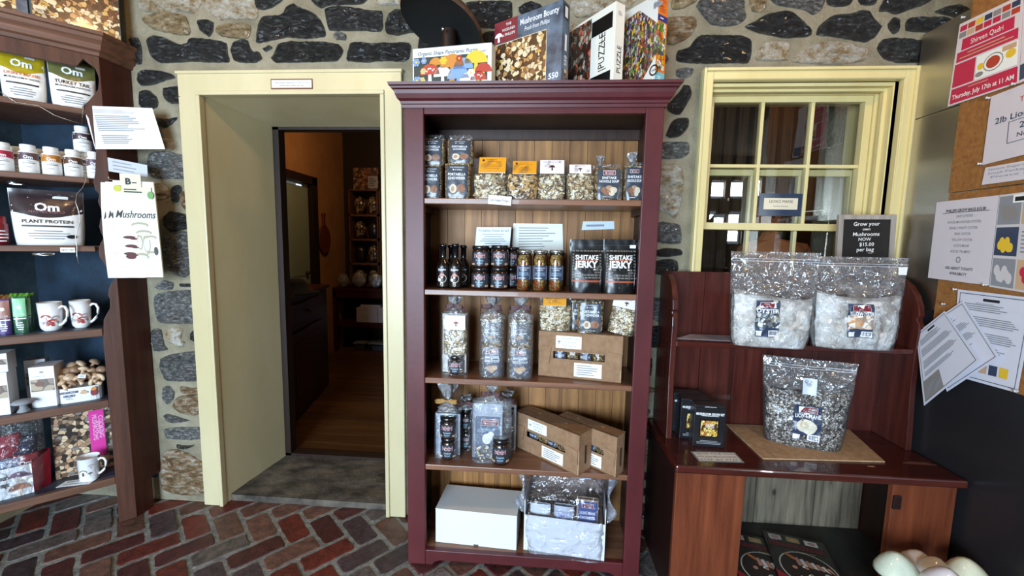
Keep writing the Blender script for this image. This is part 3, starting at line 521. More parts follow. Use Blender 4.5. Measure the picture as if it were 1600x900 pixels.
# bags heaped on the far table, left of the crates
crink = film('dim_crinkle', 0.35, 0.1, 30)
for i, (a, b, c) in enumerate(((525, 545, 428), (548, 571, 425), (574, 597, 427))):
    f_ = fit(a, b, c, 447, tb_top, (0, 2.66, 0), 0)
    m_ = MB(); m_.ball((0, 0, f_[2]/2), f_[1]/2, 0.04, f_[2]/2, 0, 14, 10, lambda q: 1+0.25*noise.noise(q*3+Vector((i*3, 0, 0)))); m_.ball((0, 0, f_[2]*0.4), f_[1]*0.36, 0.025, f_[2]*0.34, 1)
    o = m_.build('snack_bag', [crink, snack], loc=(f_[0].x, 2.655+0.03, tb_top-0.001)); tag(o, 'clear crinkled bag on the far table in front of the crates, %s' % ('leftmost', 'middle', 'rightmost')[i], 'bag', 'clear bags on the far table')

# ---------------------------------------------------------------- window
wn = thing('window_1', 'x', 'x', (0, 0, 0)); del wn['label'], wn['category']; struct(wn)
wp = noisy('butter_window_paint', 'dac78a', 'e6d69c', (3, 3, 1), 0.35, 0.1, 30, bdist=0.003)
def frame4(mb, x0, x1, z0, z1, t, y0, y1, tb=None):
    tb = tb or t
    mb.box(x0, x0+t, y0, y1, z0, z1); mb.box(x1-t, x1, y0, y1, z0, z1); mb.box(x0+t, x1-t, y0, y1, z1-t, z1); mb.box(x0+t, x1-t, y0, y1, z0, z0+tb)
m_ = MB(); frame4(m_, 0.636, 1.450, 1.05, 2.019, 0.042, -0.03, 0.0); frame4(m_, 0.636, 1.450, 1.05, 2.019, 0.012, -0.042, -0.03); frame4(m_, 0.660, 1.426, 1.07, 1.995, 0.02, -0.026, 0.004)
m_.build('window_frame', [wp], wn, bev=0.003)
m_ = MB(); frame4(m_, 0.664, 1.410, 1.10, 1.981, 0.022, 0.0, 0.25); frame4(m_, 0.684, 1.392, 1.12, 1.965, 0.016, 0.03, 0.05); frame4(m_, 0.684, 1.392, 1.12, 1.965, 0.014, 0.075, 0.085)
m_.box(0.66, 1.41, -0.01, 0.25, 1.09, 1.12); m_.build('jamb', [wp], wn, bev=0.002)
gl = glass('window_pane', 'f4f6f4', 0.06)
# front sash
m_ = MB(); sx0, sx1 = 0.702, 1.382; frame4(m_, sx0, sx1, 1.385, 1.958, 0.031, 0.088, 0.122)
gx0, gx1 = sx0+0.031, sx1-0.031
for k in (1, 2): x = gx0+(gx1-gx0)*k/3; m_.box(x-0.007, x+0.007, 0.092, 0.118, 1.41, 1.935)
m_.box(gx0, gx1, 0.0926, 0.1174, 1.655, 1.669); sash = m_.build('front_sash', [wp], wn, bev=0.002)
for i in range(3):
    for j in range(2):
        a, b = gx0+(gx1-gx0)*i/3+0.006, gx0+(gx1-gx0)*(i+1)/3-0.006; c, d = ((1.414, 1.656), (1.668, 1.93))[j]
        tilt = ((0.004, -0.003), (-0.003, 0.002), (0.002, 0.004))[i][j]
        MB().add([(a, 0.105, c), (b, 0.105+tilt, c), (b, 0.105+tilt*1.3, d), (a, 0.105, d)], [(0, 1, 2, 3)]).build('pane', [gl], sash)
m_ = MB(); frame4(m_, sx0, sx1, 1.13, 1.655, 0.028, 0.135, 0.168)
for k in (1, 2): x = gx0+(gx1-gx0)*k/3; m_.box(x-0.007, x+0.007, 0.139, 0.164, 1.15, 1.63)
sash2 = m_.build('rear_sash', [wp], wn, bev=0.002)
MB().add([(gx0, 0.152, 1.155), (gx1, 0.150, 1.155), (gx1, 0.150, 1.628), (gx0, 0.152, 1.628)], [(0, 1, 2, 3)]).build('pane', [gl], sash2)
# card in the window
q = AY(1220, 320, 0.098); t = thing('window_card', 'navy-bordered cream card reading lion\'s mane hung inside the window', 'sign', (q.x, 0.1, q.z))
wv = (AY(1253, 320, 0.1).x-AY(1186, 320, 0.1).x)/2; hv = (AY(1220, 303, 0.1).z-AY(1220, 338, 0.1).z)/2
su = flat(-0.0015)
m_ = MB(); m_.box(-wv, wv, -0.0015, 0.0015, -hv, hv, 0); m_.rect(su, -wv*0.8, wv*0.78, -hv*0.42, hv*0.6, 1); m_.text(su, "LION'S MANE", 0, hv*0.3, hv*0.26, 2, maxw=wv*1.1); m_.text(su, 'hericium erinaceus', 0, -hv*0.12, hv*0.12, 2, maxw=wv*0.9)
m_.build('card', [plain('navy_card', '1f3450', 0.3, coat=0.5), CREAM, INK], t)
# the room seen through the window
struct(MB().box(0.4, 3.2, 0.26, 2.6, 1.03-1.1, -0.02).build('floor_window_room', [bare]))
plk = wood('weathered_plank', '3a3028', '6e6052', 'z', 0.8, 0, 0.3); pw = MB()
for k in range(14): pw.box(0.42+k*0.105, 0.42+k*0.105+(0.07 if k > 8 else 0.1), 1.50-(k % 2)*0.012, 1.53, 0, 2.6)
pw.box(0.42, 1.95, 1.53, 1.56, 0, 2.6, 1); struct(pw.build('wall_window_planks', [plk, plain('dark_gap', '14100c', 0.9)]))
struct(MB().box(1.93, 3.2, 1.95, 2.05, 0, 2.6).build('wall_window_brown', [plain('brown_wall', '6d4426', 0.8)]))
pf = AY(1296, 225, 1.94); t = thing('wall_picture', 'small dark-framed picture on the brown wall seen through the window', 'picture', (pf.x, 1.95, pf.z))
m_ = MB(); frame4(m_, -0.06, 0.06, -0.15, 0.15, 0.018, -0.02, 0); m_.build('frame', [BLACK], t); MB().box(-0.045, 0.045, -0.008, -0.002, -0.135, 0.135).build('print', [plain('brown_print', '6a4a34', 0.5)], t)
cu = MB(); cu.grid(lambda u, v: (2.22+0.28*u, 1.75+0.025*math.sin(u*26), -0.02+2.62*v), 40, 2); o = cu.build('curtain', [plain('sheer_white_cloth', 'b9bcc0', 0.8)]); tag(o, 'pale curtain hanging beyond the window at the right', 'curtain')
# ================================================================ THE RED BOOKCASE
BY = -0.293
redp = noisy('oxblood_painted_wood', '4c1b1e', '5a2427', (5, 5, 3), 0.42, 0.12, 40, 0.4, coat=0.0, bdist=0.003)
brownsh = wood('varnished_shelf_wood', '62402e', '976a50', 'x', 0.35, 0.2)
backw = wood('knotty_back_boards', '6a4424', 'ab7a46', 'z', 0.5, 0.0, 0.18, knots=7)
bc = thing('bookcase', 'tall oxblood red bookcase with moulded cornice and plank back beside the doorway', 'bookcase', (0, BY, 0))
D = -BY-0.012
SZ = [1.468, 1.127, 0.781, 0.426]
m_ = MB()
m_.box(-0.506, -0.434, 0, 0.022, 0, 1.79); m_.box(0.356, 0.419, 0, 0.022, 0, 1.79); m_.box(-0.434, 0.356, 0, 0.022, 1.765, 1.79)
m_.xz([(-0.434, 0.064), (-0.434, 0.0), (-0.405, 0.0), (-0.395, 0.012), (-0.375, 0.020), (0.297, 0.020), (0.317, 0.012), (0.327, 0.0), (0.356, 0.0), (0.356, 0.064)], 0.0, 0.022)
m_.build('face_frame', [redp], bc, bev=0.003)
m_ = MB(); m_.box(-0.506, -0.486, 0.022, D, 0, 1.79); m_.box(0.399, 0.419, 0.022, D, 0, 1.79); m_.build('side_panel', [redp], bc)
darkin = wood('dark_cabinet_inside', '24160f', '3a241a', 'z', 0.5)
m_ = MB(); m_.box(-0.486, -0.478, 0.022, D-0.022, 0.05, 1.79); m_.box(0.391, 0.399, 0.022, D-0.022, 0.05, 1.79); m_.box(-0.478, 0.391, 0.022, D, 1.775, 1.79); m_.box(-0.478, 0.391, D-0.04, D-0.022, 1.735, 1.775); m_.build('inner_lining', [darkin], bc)
m_ = MB(); x = -0.478
while x < 0.39: x1 = min(x+0.0738, 0.391); m_.box(x+0.0008, x1-0.0008, D-0.022, D-0.008, 0.04, 1.775); x += 0.0738
m_.box(-0.478, 0.391, D-0.009, D-0.004, 0.04, 1.775, 1); m_.build('plank_back', [backw, INK], bc)
for z in SZ:
    m_ = MB(); m_.box(-0.478, 0.391, 0.006, D-0.022, z-0.022, z); m_.build('shelf', [brownsh], bc, bev=0.003)
m_ = MB(); m_.box(-0.478, 0.391, 0.022, D-0.022, 0.044, 0.062); m_.build('bottom_shelf', [brownsh], bc)
for z in SZ:
    m_ = MB(); m_.box(-0.478, -0.462, 0.03, D-0.03, z-0.045, z-0.0225); m_.box(0.375, 0.391, 0.03, D-0.03, z-0.045, z-0.0225); m_.build('shelf_cleat', [darkin], bc)
# cornice: moulded profile swept round three sides
prof = [(0.0, 1.785), (0.006, 1.785), (0.008, 1.795), (0.012, 1.797), (0.014, 1.805), (0.024, 1.812), (0.031, 1.826), (0.034, 1.838), (0.043, 1.840), (0.045, 1.846), (0.052, 1.848), (0.054, 1.857), (0.0, 1.857)]
m_ = MB(); V = []
for (o_, z) in prof: V += [(-0.506-o_*0.75, D, z), (-0.506-o_*0.75, -o_*1.05, z), (0.419+o_*0.8, -o_*1.05, z), (0.419+o_*0.8, D, z)]
n = len(prof); m_.add(V, [(4*i+k, 4*i+k+1, 4*((i+1) % n)+k+1, 4*((i+1) % n)+k) for i in range(n) for k in range(3)])
m_.box(-0.506, 0.419, 0, D, 1.80, 1.8565); m_.build('cornice', [redp], bc)
TOPZ = 1.8575

# ---------------------------------------------------------------- soft packaging
class Soft:
    """a filled bag or pouch; front(x, z) gives its bulging front skin"""
    def __init__(s, w, h, d, p=3.0, top=0.08, bot=0.9, nz=0.0015, seed=1, taper=0.0, sag=0.0, flatfrom=1.0):
        s.w, s.h, s.d, s.p, s.top, s.bot, s.nz, s.seed, s.taper, s.ff = w, h, d, p, top, bot, nz, seed, taper, flatfrom; s.fq = 1.0
    def hw(s, z):
        v = min(max(z/s.h, 0), 1); return s.w/2*(1+s.taper*v)*(1-0.05*(1-v)**6)
    def half(s, z):
        v = min(max(z/s.h, 0), 1); vv = min(v/s.ff, 1)
        return s.d/2*(s.top+(1-s.top)*(1-vv**2.2)**0.8)*(s.bot+(1-s.bot)*min(1, v*6))
    def pt(s, x, z, e=0, sgn=-1):
        hw = s.hw(z); u = min(abs(x)/hw, 1); b = (1-u**s.p)**(1/2.0)
        q = noise.noise(Vector((x*45*s.fq+s.seed*3.1, z*45*s.fq, s.seed)))*s.nz*2+noise.noise(Vector((x*110*s.fq, z*110*s.fq+s.seed, s.seed)))*s.nz
        return (x, sgn*(s.half(z)*b+(q if u < 0.97 else 0)+e), z)
    def skin(s, mb, mat=0, nu=14, nv=18, z0=0, z1=None, grow=0.0):
        z1 = s.h if z1 is None else z1
        for sg in (-1, 1):
            def fn(u, v, sg=sg):
                z = z0+(z1-z0)*v; t = u*2-1; a = math.sin(t*math.pi/2)
                return s.pt(a*s.hw(z)*(1+grow), z, grow*0.02, sg)
            mb.grid((lambda u, v, f=fn: f(1-u, v)) if sg > 0 else fn, nu, nv, mat)
        pts = [s.pt(math.sin(t*math.pi/2)*s.hw(z0), z0, 0, -1) for t in [k/5-1 for k in range(11)]]+[s.pt(math.sin(t*math.pi/2)*s.hw(z0), z0, 0, 1) for t in [1-k/5 for k in range(1, 10)]]
        mb.add(pts, [tuple(range(len(pts)))[::-1]], mat)
        return mb
    def su(s): return lambda x, z, e: s.pt(x, z, e+0.0008)
MUSHMIX = chips('soup_mix', ['6b5136', 'a98f66', 'c9b48a', '4c3a26', 'b79a6c', '8a6c48'], 150, 0.35, coat=0.5)
DRIED = chips('dried_mushroom_bed', ['b39a72', 'd8c8a4', '8c7450', 'e6dcc4', 'a3875a', 'c9b890'], 95, 0.4, '2a1f14', coat=0.5)
DARKDRY = chips('dark_dried_bed', ['8a6a40', 'c49a5c', '5c4228', 'd8bc8c', 'a07c50', '3c2c1c'], 85, 0.4, '1c130b', coat=0.5)
chipc = [plain('slice_cream', 'e3d6b6', 0.6), plain('slice_tan', 'b79a6a', 0.6), plain('slice_brown', '7a5c38', 0.6)]
chipd = [plain('slice_gold', 'c99a50', 0.6), plain('slice_pale', 'dcc69c', 0.6), plain('slice_umber', '5a3f24', 0.6)]
slate_l = plain('slate_blue_label', '4a525e', 0.35, coat=0.4); slate_l2 = plain('slate_blue_label_dark', '3a424e', 0.35, coat=0.4)
def logo(mb, su, cx, cz, w, mr, wh, e=0.0012, frame=True):
    """small maroon nameplate with a white mushroom and the farm's words"""
    h = w*0.36
    if frame: mb.rect(su, cx-w/2-0.001, cx+w/2+0.001, cz-h/2-0.001, cz+h/2+0.001, wh, e-0.0003, 3); mb.rect(su, cx-w/2, cx+w/2, cz-h/2, cz+h/2, mr, e, 3)
    mb.text(su, 'THE WOODLANDS', cx, cz+h*0.2, h*0.26, wh, e+0.0004, maxw=w*0.85, bold=0.01)
    mb.text(su, 'at Phillips', cx+w*0.1, cz-h*0.22, h*0.28, wh, e+0.0004, maxw=w*0.5, shear=0.2); mb.mush(su, cx-w*0.27, cz-h*0.2, h*0.4, wh, wh, e+0.0004)
def scatter(S, x0, x1, z0, z1, n, size, seed, mats, parent, name='mushroom_slices'):
    rn = random.Random(seed); m_ = MB()
    for i in range(n):
        x = rn.uniform(x0, x1); z = rn.uniform(z0, z1); c = Vector(S.pt(x, z, 0.0005)); a = rn.uniform(0, 6.28); s_ = size*rn.uniform(0.5, 1.25); el = rn.uniform(0.35, 0.8)
        t1 = Vector((math.cos(a), rn.uniform(-.5, .5)*0.7, math.sin(a))); t2 = Vector((-math.sin(a), rn.uniform(-.5, .5)*0.7, math.cos(a)))
        pts = []
        for k in range(9):
            q = 2*math.pi*k/9; rr = s_*(1+0.2*math.sin(3*q+a)); p = c+t1*math.cos(q)*rr+t2*math.sin(q)*rr*el; p.y += -0.002*math.cos(2*q)
            pts.append(p)
        m_.add(pts+[c+Vector((0, -0.0025, 0))], [(k, (k+1) % 9, 9) for k in range(9)], rn.choice((0, 0, 0, 1, 1, 2)), True)
    o = m_.build(name, mats, parent); o['kind'] = 'stuff'; return o
def soup_bag(loc, w, h, label, words, rz=0, pic='portabella', group=None, d=0.06, seed=1, red=False, top=True, tilt=0):
    t = thing('soup_bag', label, 'bag', loc, rz, group)
    if tilt: t.rotation_euler = (tilt, 0, rz)
    yoff = d/2; S = Soft(w, h, d, 7, 0.55, 0.95, 0.0012, seed)
    mb = MB(); S.skin(mb, 0, 16, 14); b = mb.build('filled_bag', [MUSHMIX], t, loc=(0, yoff, 0))
    su = S.su(); k = w*0.40; lab = MB(); lab.rect(su, -k, k, h*0.05, h*0.95, 0, 0.0012, 12, 14)
    if red: logo(lab, su, 0, h*0.84, w*0.40, 1, 2, 0.0024)
    else: lab.text(su, 'THE WOODLANDS', 0, h*0.88, h*0.035, 2, 0.0024, maxw=w*0.55); lab.text(su, 'at Phillips', w*0.06, h*0.81, h*0.04, 2, 0.0024, maxw=w*0.3, shear=0.2); lab.mush(su, -w*0.14, h*0.81, h*0.05, 2, 2, 0.0024)
    for i, s_ in enumerate(words): lab.text(su, s_, 0, h*(0.68-0.11*i), h*0.075, 2, 0.0024, maxw=w*0.66, bold=0.015)
    if pic == 'portabella':
        lab.disc(su, -w*0.13, h*0.27, w*0.14, h*0.13, 3, 0.0024); lab.disc(su, w*0.17, h*0.28, w*0.17, h*0.12, 4, 0.0026); lab.disc(su, -w*0.15, h*0.27, w*0.07, h*0.07, 5, 0.003)
        lab.text(su, 'NET WT 4.2 OZ', 0, h*0.09, h*0.03, 2, 0.0024, maxw=w*0.5)
    else:
        for (a, b_, r_, c_) in ((-0.17, 0.3, 0.12, 4), (0.0, 0.34, 0.14, 5), (0.15, 0.3, 0.13, 3), (-0.05, 0.22, 0.13, 4), (0.1, 0.2, 0.10, 3)): lab.disc(su, w*a, h*b_, w*r_, h*r_*0.75, c_, 0.0024+0.0002*abs(a*10))
        lab.lines(su, -w*0.2, w*0.2, h*0.08, h*0.11, 1, 2, 0.0024)
    lab.build('label', [slate_l2, MAROON, LABELW, plain('print_cream', 'cfc2ac', 0.5), plain('print_brown', '8a6048', 0.5), plain('print_tan', 'a8866a', 0.5)], t, loc=(0, yoff, 0))
    if top:
        cr = MB(); cr.grid(lambda u, v: ((u-0.5)*w*(0.94-0.1*v), yoff-0.004*math.cos(u*23)*(1-v)-0.01*v, h*0.97+0.018*v+0.002*math.sin(u*31)), 22, 3); cr.build('bag_top', [FILM], t)
    return t
def header_bag(loc, w, h, label, card, hh, words, rz=0, group=None, d=0.05, seed=1, dark=False, cardx=(-0.45, 0.45), tilt=0, roll=0):
    t = thing('mushroom_bag', label, 'bag', loc, rz, group); t.rotation_euler = (tilt, roll, rz)
    yoff = d/2; S = Soft(w, h, d, 3.5, 0.10, 0.95, 0.003, seed, flatfrom=0.95)
    fz = h*(1-hh)*0.98
    m_ = MB(); S.skin(m_, 0, 14, 12, 0, fz); m_.build('mushroom_bed', [DARKDRY if dark else DRIED], t, loc=(0, yoff+0.0, 0))
    o = scatter(S, -w*0.42, w*0.42, h*0.05, fz*0.96, 70, w*0.085, seed, chipd if dark else chipc, t); o.location = (0, yoff, 0)
    m_ = MB(); S2 = Soft(w*1.04, h, d*1.12+0.008, 3.5, 0.10, 1, 0.0035, seed+5, flatfrom=0.95); S2.skin(m_, 0, 16, 16, 0.0, h*0.98); m_.build('clear_bag', [FILMT], t, loc=(0, yoff, 0))
    a, b = cardx[0]*w, cardx[1]*w; z0, z1 = h*(1-hh), h
    cm = MB(); yf = -S2.half(z0)-0.002; yt = -0.004
    def su(x, z, e): v = (z-z0)/(z1-z0); return (x, yf*(1-v)+yt*v-e, z)
    cm.prism([(a, 0), (b, 0), (b, 1), (a, 1)], lambda x, v: su(x, z0+(z1-z0)*v, 0), lambda x, v: su(x, z0+(z1-z0)*v, 0.0008), 0)
    if card is ORANGE:
        cm.disc(su, a+(b-a)*0.16, z0+(z1-z0)*0.8, w*0.035, None, 2, 0.0012); cm.lines(su, a+(b-a)*0.27, b-(b-a)*0.15, z0+(z1-z0)*0.68, z0+(z1-z0)*0.9, 2, 3, 0.0012)
        cm.lines(su, a+(b-a)*0.2, b-(b-a)*0.2, z0+(z1-z0)*0.25, z0+(z1-z0)*0.55, 3, 3, 0.0012, centre=True)
        for k in range(14): cm.poly(su, [(a+(b-a)*(k+0.1)/14, z0), (a+(b-a)*(k+0.9)/14, z0), (a+(b-a)*(k+0.5)/14, z0+(z1-z0)*0.07)], 1, 0.0014)
    else:
        cx = (a+b)/2; cm.mush(su, cx, z0+(z1-z0)*0.45, (z1-z0)*0.42, 2, 2, 0.0012)
        for k, s_ in enumerate(words): cm.text(su, s_, cx, z0+(z1-z0)*(0.84-0.17*k), (z1-z0)*0.11, 4, 0.0012, maxw=(b-a)*0.75)
    cm.build('header_card', [card, WHITE, plain('card_emblem', '4a2028', 0.6), plain('faint_orange_print', 'b87412', 0.6), GREY], t, loc=(0, yoff, 0))
    return t
def knot(parent, c, r, seed, up_=1.0, name='gathered_top'):
    """the gathered, flaring neck of a tied cellophane bag"""
    rn = random.Random(seed); m_ = MB(); ph = [rn.uniform(0, 6.28) for _ in range(4)]
    def wob(a, z): k = max(0, z/(r*2)); return 1+(0.14+0.3*k)*math.sin(5*a+ph[0]+z*40)+0.2*k*math.sin(9*a+ph[1])
    m_.lathe([(r*1.25, -r*1.0), (r*0.8, -r*0.55), (r*0.34, -0.1*r), (r*0.3, 0.1*r), (r*0.55, r*0.5), (r*0.8, r*1.0*up_), (r*0.95, r*1.7*up_), (r*1.0, r*2.2*up_)], 34, c, 0, wob)
    m_.lathe([(r*0.2, 0), (r*0.42, r*0.7*up_), (r*0.6, r*1.6*up_)], 26, c, 0, lambda a, z: 1+0.35*math.sin(4*a+ph[2]+z*60)); return m_.build(name, [film('crumpled_neck', 0.4, 0.12, 60, 1.0, 0.12)], parent)
def bow(parent, c, r, mat, seed, spread=1.0):
    m_ = MB(); rn = random.Random(seed)
    m_.lathe([(r*0.40, -r*0.18), (r*0.5, 0), (r*0.40, r*0.18), (r*0.30, 0), (r*0.40, -r*0.18)], 18, c)
    for sg in (-1, 1):
        for q in range(2):
            L_ = r*spread*rn.uniform(1.1, 1.5); dz = rn.uniform(-0.5, 0.25)*r*(1 if q else -0.6); wd = r*0.42
            def fn(u, v, sg=sg, L_=L_, dz=dz, wd=wd, q=q):
                s_ = math.sin(u*math.pi); return (c[0]+sg*L_*(1-abs(1-2*u))*0.95 if not q else c[0]+sg*L_*u, c[1]-r*0.45-0.006*s_-(0.012*(u-0.5) if not q else 0), c[2]+dz*u*(1.0 if q else (1-abs(1-2*u)))+(v-0.5)*wd*(0.45+s_*0.8 if not q else 0.6+0.4*u)+0.003*math.sin(u*14+v*3)+(0.35*r*(u-0.5) if not q else -0.25*r*u*u))
            m_.grid(fn, 14, 4)
    return m_.build('ribbon', [mat], parent)
BRIB = noisy('brown_organza', '3a1c1c', '5a3030', (90, 90, 90), 0.5, 0.3, 80); GRIB = noisy('gold_mesh_ribbon', '8a6430', 'b98a48', (90, 90, 90), 0.6, 0.4, 120)
jarglass = glass('jar_glass', 'e8e0d0', 0.04)
def small_jar(name, label, loc, r, h, group=None, parent=None, off=(0, 0, 0)):
    """squat dark preserve jar with black lid and curved label"""
    t = parent or thing(name, label, 'jar', loc, 0, group)
    kw = dict(parent=t, loc=off) if parent else dict(parent=t)
    m_ = MB(); m_.lathe([(0.001, 0), (r*0.92, 0), (r, h*0.05), (r, h*0.70), (r*0.93, h*0.79), (r*0.85, h*0.83)], 24); m_.build('jar_body', [plain('dark_spread', '2a1712', 0.12, coat=0.6)], **kw)
    m_ = MB(); m_.lathe([(r*0.90, h*0.82), (r*0.98, h*0.83), (r*0.98, h*0.985), (r*0.94, h), (0.001, h)], 24); m_.build('lid', [plain('black_lid', '121214', 0.22, coat=0.5)], **kw)
    m_ = MB(); su = cyl(r); k = r*1.25; m_.rect(su, -k, k, h*0.10, h*0.72, 0, 0.0005, 14); logo(m_, su, 0, h*0.54, r*1.15, 1, 2, 0.0012)
    m_.text(su, 'Portabella', 0, h*0.33, h*0.075, 3, 0.0012, maxw=r*0.85, shear=0.15, bold=0.01); m_.text(su, 'Spread', 0, h*0.22, h*0.065, 3, 0.0012, maxw=r*0.65, shear=0.15, bold=0.01)
    for a in (-0.95, -0.7, 0.75, 0.98): m_.disc(su, r*a, h*0.16, r*0.11, h*0.05, 4, 0.0012)
    m_.build('label', [plain('charcoal_label', '2c2f38', 0.4, coat=0.3), MAROON, LABELW, PALEB, TAN], **kw)
    return t

# ---------------------------------------------------------------- on top of the bookcase
def corner_box(pxc, pxl, pxt, y, th, depth, hgt=None, zc=None):
    """a box whose near vertical edge shows at pixel column pxc; its front face runs left from there"""
    c = AY(pxc, pxt, y); c = Vector((c.x, y, 0)); n = Vector((math.sin(th), -math.cos(th), 0)); a = on(pxl, pxt, c, n)
    return c, (c-Vector((a.x, a.y, 0))).length
# panoramic puzzle
loc, w_, h_ = fit(645, 768, 71.5, 118, TOPZ, (-0.32, -0.24, 0), R(-8))
t = thing('puzzle_box', 'low wide puzzle carton with painted mushrooms and flowers, in front of the black mushroom ornament', 'puzzle box', loc, R(-8), 'puzzle boxes on the bookcase')
m_ = MB(); m_.box(-w_/2, w_/2, 0, 0.055, 0, h_); m_.build('carton', [ICE], t, bev=0.001)
m_ = MB(); su = flat(0); H, W2 = h_, w_/2
m_.rect(su, -W2*0.97, W2*0.90, 0.001, H*0.80, 1); m_.text(su, 'Organic Shape Panoramic Puzzle', -W2*0.1, H*0.88, H*0.085, 2, maxw=w_*0.76, shear=0.2); m_.disc(su, W2*0.8, H*0.84, H*0.13, None, 3); m_.text(su, '1000', W2*0.8, H*0.84, H*0.05, 2, 0.0016)
def capart(cx, cz, k, c, s_, dots=0, flip=0):
    m_.poly(su, [(cx-0.14*k, cz-0.65*k), (cx+0.14*k, cz-0.65*k), (cx+0.09*k, cz), (cx-0.09*k, cz)], s_, 0.0012); m_.disc(su, cx, cz, 0.62*k, 0.62*k, c, 0.0014, 12, 0, 180)
    for q in range(dots): a = 0.4+q*0.42; m_.disc(su, cx+0.38*k*math.cos(a)*(1 if q % 2 else 0.5), cz+0.15*k+0.2*k*math.sin(a), 0.05*k, None, 3, 0.0018, 6)
def flower(cx, cz, k, c, n_=6):
    for q in range(n_): a = 2*math.pi*q/n_; m_.disc(su, cx+k*0.6*math.cos(a), cz+k*0.6*math.sin(a), k*0.42, None, c, 0.002, 7)
    m_.disc(su, cx, cz, k*0.3, None, 5, 0.0024, 7)
for px, pz, k, c, s_, d_ in ((-0.55, 0.42, 0.30, 4, 3, 7), (-0.22, 0.36, 0.28, 9, 3, 0), (0.02, 0.55, 0.36, 6, 6, 0), (0.18, 0.30, 0.34, 7, 7, 0), (0.42, 0.22, 0.25, 3, 6, 0), (0.62, 0.60, 0.34, 5, 5, 0), (0.68, 0.24, 0.24, 4, 5, 4), (-0.6, 0.14, 0.18, 8, 3, 0), (0.3, 0.5, 0.3, 7, 7, 0), (-0.4, 0.62, 0.2, 6, 6, 0), (0.8, 0.4, 0.25, 4, 5, 0)): capart(W2*px, H*pz, H*k*1.25, c, s_, d_)
for px, pz, k, c in ((-0.9, 0.7, 0.09, 7), (-0.88, 0.3, 0.1, 7), (-0.9, 0.1, 0.1, 7), (-0.2, 0.7, 0.09, 5), (-0.35, 0.1, 0.1, 5), (0.5, 0.4, 0.09, 3), (0.45, 0.1, 0.09, 3), (0.2, 0.72, 0.08, 4), (0.25, 0.1, 0.09, 4), (0.84, 0.15, 0.09, 3), (-0.7, 0.72, 0.07, 7), (-0.05, 0.12, 0.07, 3), (0.1, 0.08, 0.06, 5), (-0.75, 0.3, 0.08, 10), (-0.72, 0.5, 0.07, 10)): flower(W2*px, H*pz, H*k, c)
m_.build('picture', [ICE, plain('art_ground', '2c3a38', 0.5), INK, WHITE, REDINK, YEL, plain('art_orange', 'c98430', 0.5), BLUEINK, plain('art_pink', 'c07a86', 0.5), plain('art_pale', 'd8d4cc', 0.5), plain('art_straw', 'cdbb80', 0.5)], t)
# black mushroom ornament behind it
p = AY(690, 40, -0.16); t = thing('mushroom_ornament', 'large dark wooden mushroom ornament with black-lined cap tilted forward on the bookcase', 'ornament', (p.x+0.02, -0.12, TOPZ))
m_ = MB(); m_.lathe([(0.001, 0), (0.075, 0), (0.07, 0.012), (0.04, 0.03), (0.03, 0.10), (0.028, (p.z-TOPZ)+0.0)], 18); m_.build('stem', [darkw], t)
m_ = MB(); rr = 0.162
m_.lathe([(0.001, 0.035), (rr*0.5, 0.03), (rr*0.9, 0.008), (rr*0.985, -0.004)], 40, mat=1)
m_.lathe([(rr*0.985, -0.004), (rr, 0.0), (rr*0.99, 0.014), (rr*0.85, 0.035), (rr*0.5, 0.055), (0.001, 0.062)], 40, mat=0)
m_.build('cap', [wood('brown_cap_wood', '3a2418', '5c4030', 'x', 0.6), plain('black_lining', '050505', 0.85)], t, loc=(-0.02, -0.045, p.z-TOPZ+0.0), rot=(R(-13), R(17), 0))
m_ = MB(); m_.ball((0, 0, 0), 0.008); m_.build('screw', [SILVER], t, loc=(-0.01, -0.055, p.z-TOPZ-0.02))
# big photographic puzzle
PH1 = chips('mushroom_photo', ['3a2014', 'd8c09a', '8a5a34', '2a1810', 'e6d2a8', '5c3420', 'caa060', '46281a', 'b88a58'], 62, 0.35, '1c0e08', bump=0, coat=0.4, edgew=0.1)
PH2 = chips('red_mushroom_photo', ['4a1c14', '8a3a28', '6b5a48', 'b8a690', '2c2018', '9c8a7c', 'c06a50', '3c3028'], 75, 0.3, '20140e', bump=0, coat=0.5, stretch=(1, 1, 0.7))
PH3 = chips('flower_painting', ['4c5a30', '7c8a40', '3a2c3c', 'b85a34', 'c9b4b0', '2c3420', 'd8a83c', '6b5470', 'a8a69c', '8c3a30'], 95, 0.3, '262a1c', bump=0, coat=0.5, stretch=(1.5, 1.5, 0.8))
th = R(-31.5); c, w_ = corner_box(878, 773, 60, -0.325, th, 0); hz = AY(778, 42, -0.2)
nl = Vector((math.cos(th), math.sin(th), 0)); lf = c-nl*w_; zl = on(774, 38, lf, Vector((0, 1, 0))).z; h_ = zl-TOPZ
t = thing('puzzle_box', 'large puzzle box with a mushroom photograph and dark blue spine, turned on the bookcase top', 'puzzle box', (c.x-nl.x*w_/2, c.y-nl.y*w_/2, TOPZ), th, 'puzzle boxes on the bookcase')
GB = noisy('grey_blue_mushroom_print', '2c3a4a', '66788c', (14, 14, 14), 0.42, 0, 10, coat=0.0)
m_ = MB(); m_.box(-w_/2, w_/2, 0, 0.052, 0, h_); m_.build('carton', [GB], t, bev=0.001)
m_ = MB(); su = flat(0); a, b = -w_/2+0.003, w_/2
x1 = b-w_*0.205; m_.rect(su, a, x1, 0.004, h_*0.70, 0, 0.0012); m_.rect(su, a-0.003, a+w_*0.35, h_*0.72, h_*0.999, 1, 0.0012); m_.frame(su, a, x1, 0.003, h_*0.705, 0.0015, 3, 0.0016)
m_.mush(su, a+w_*0.06, h_*0.80, h_*0.13, 2, 2, 0.0016)
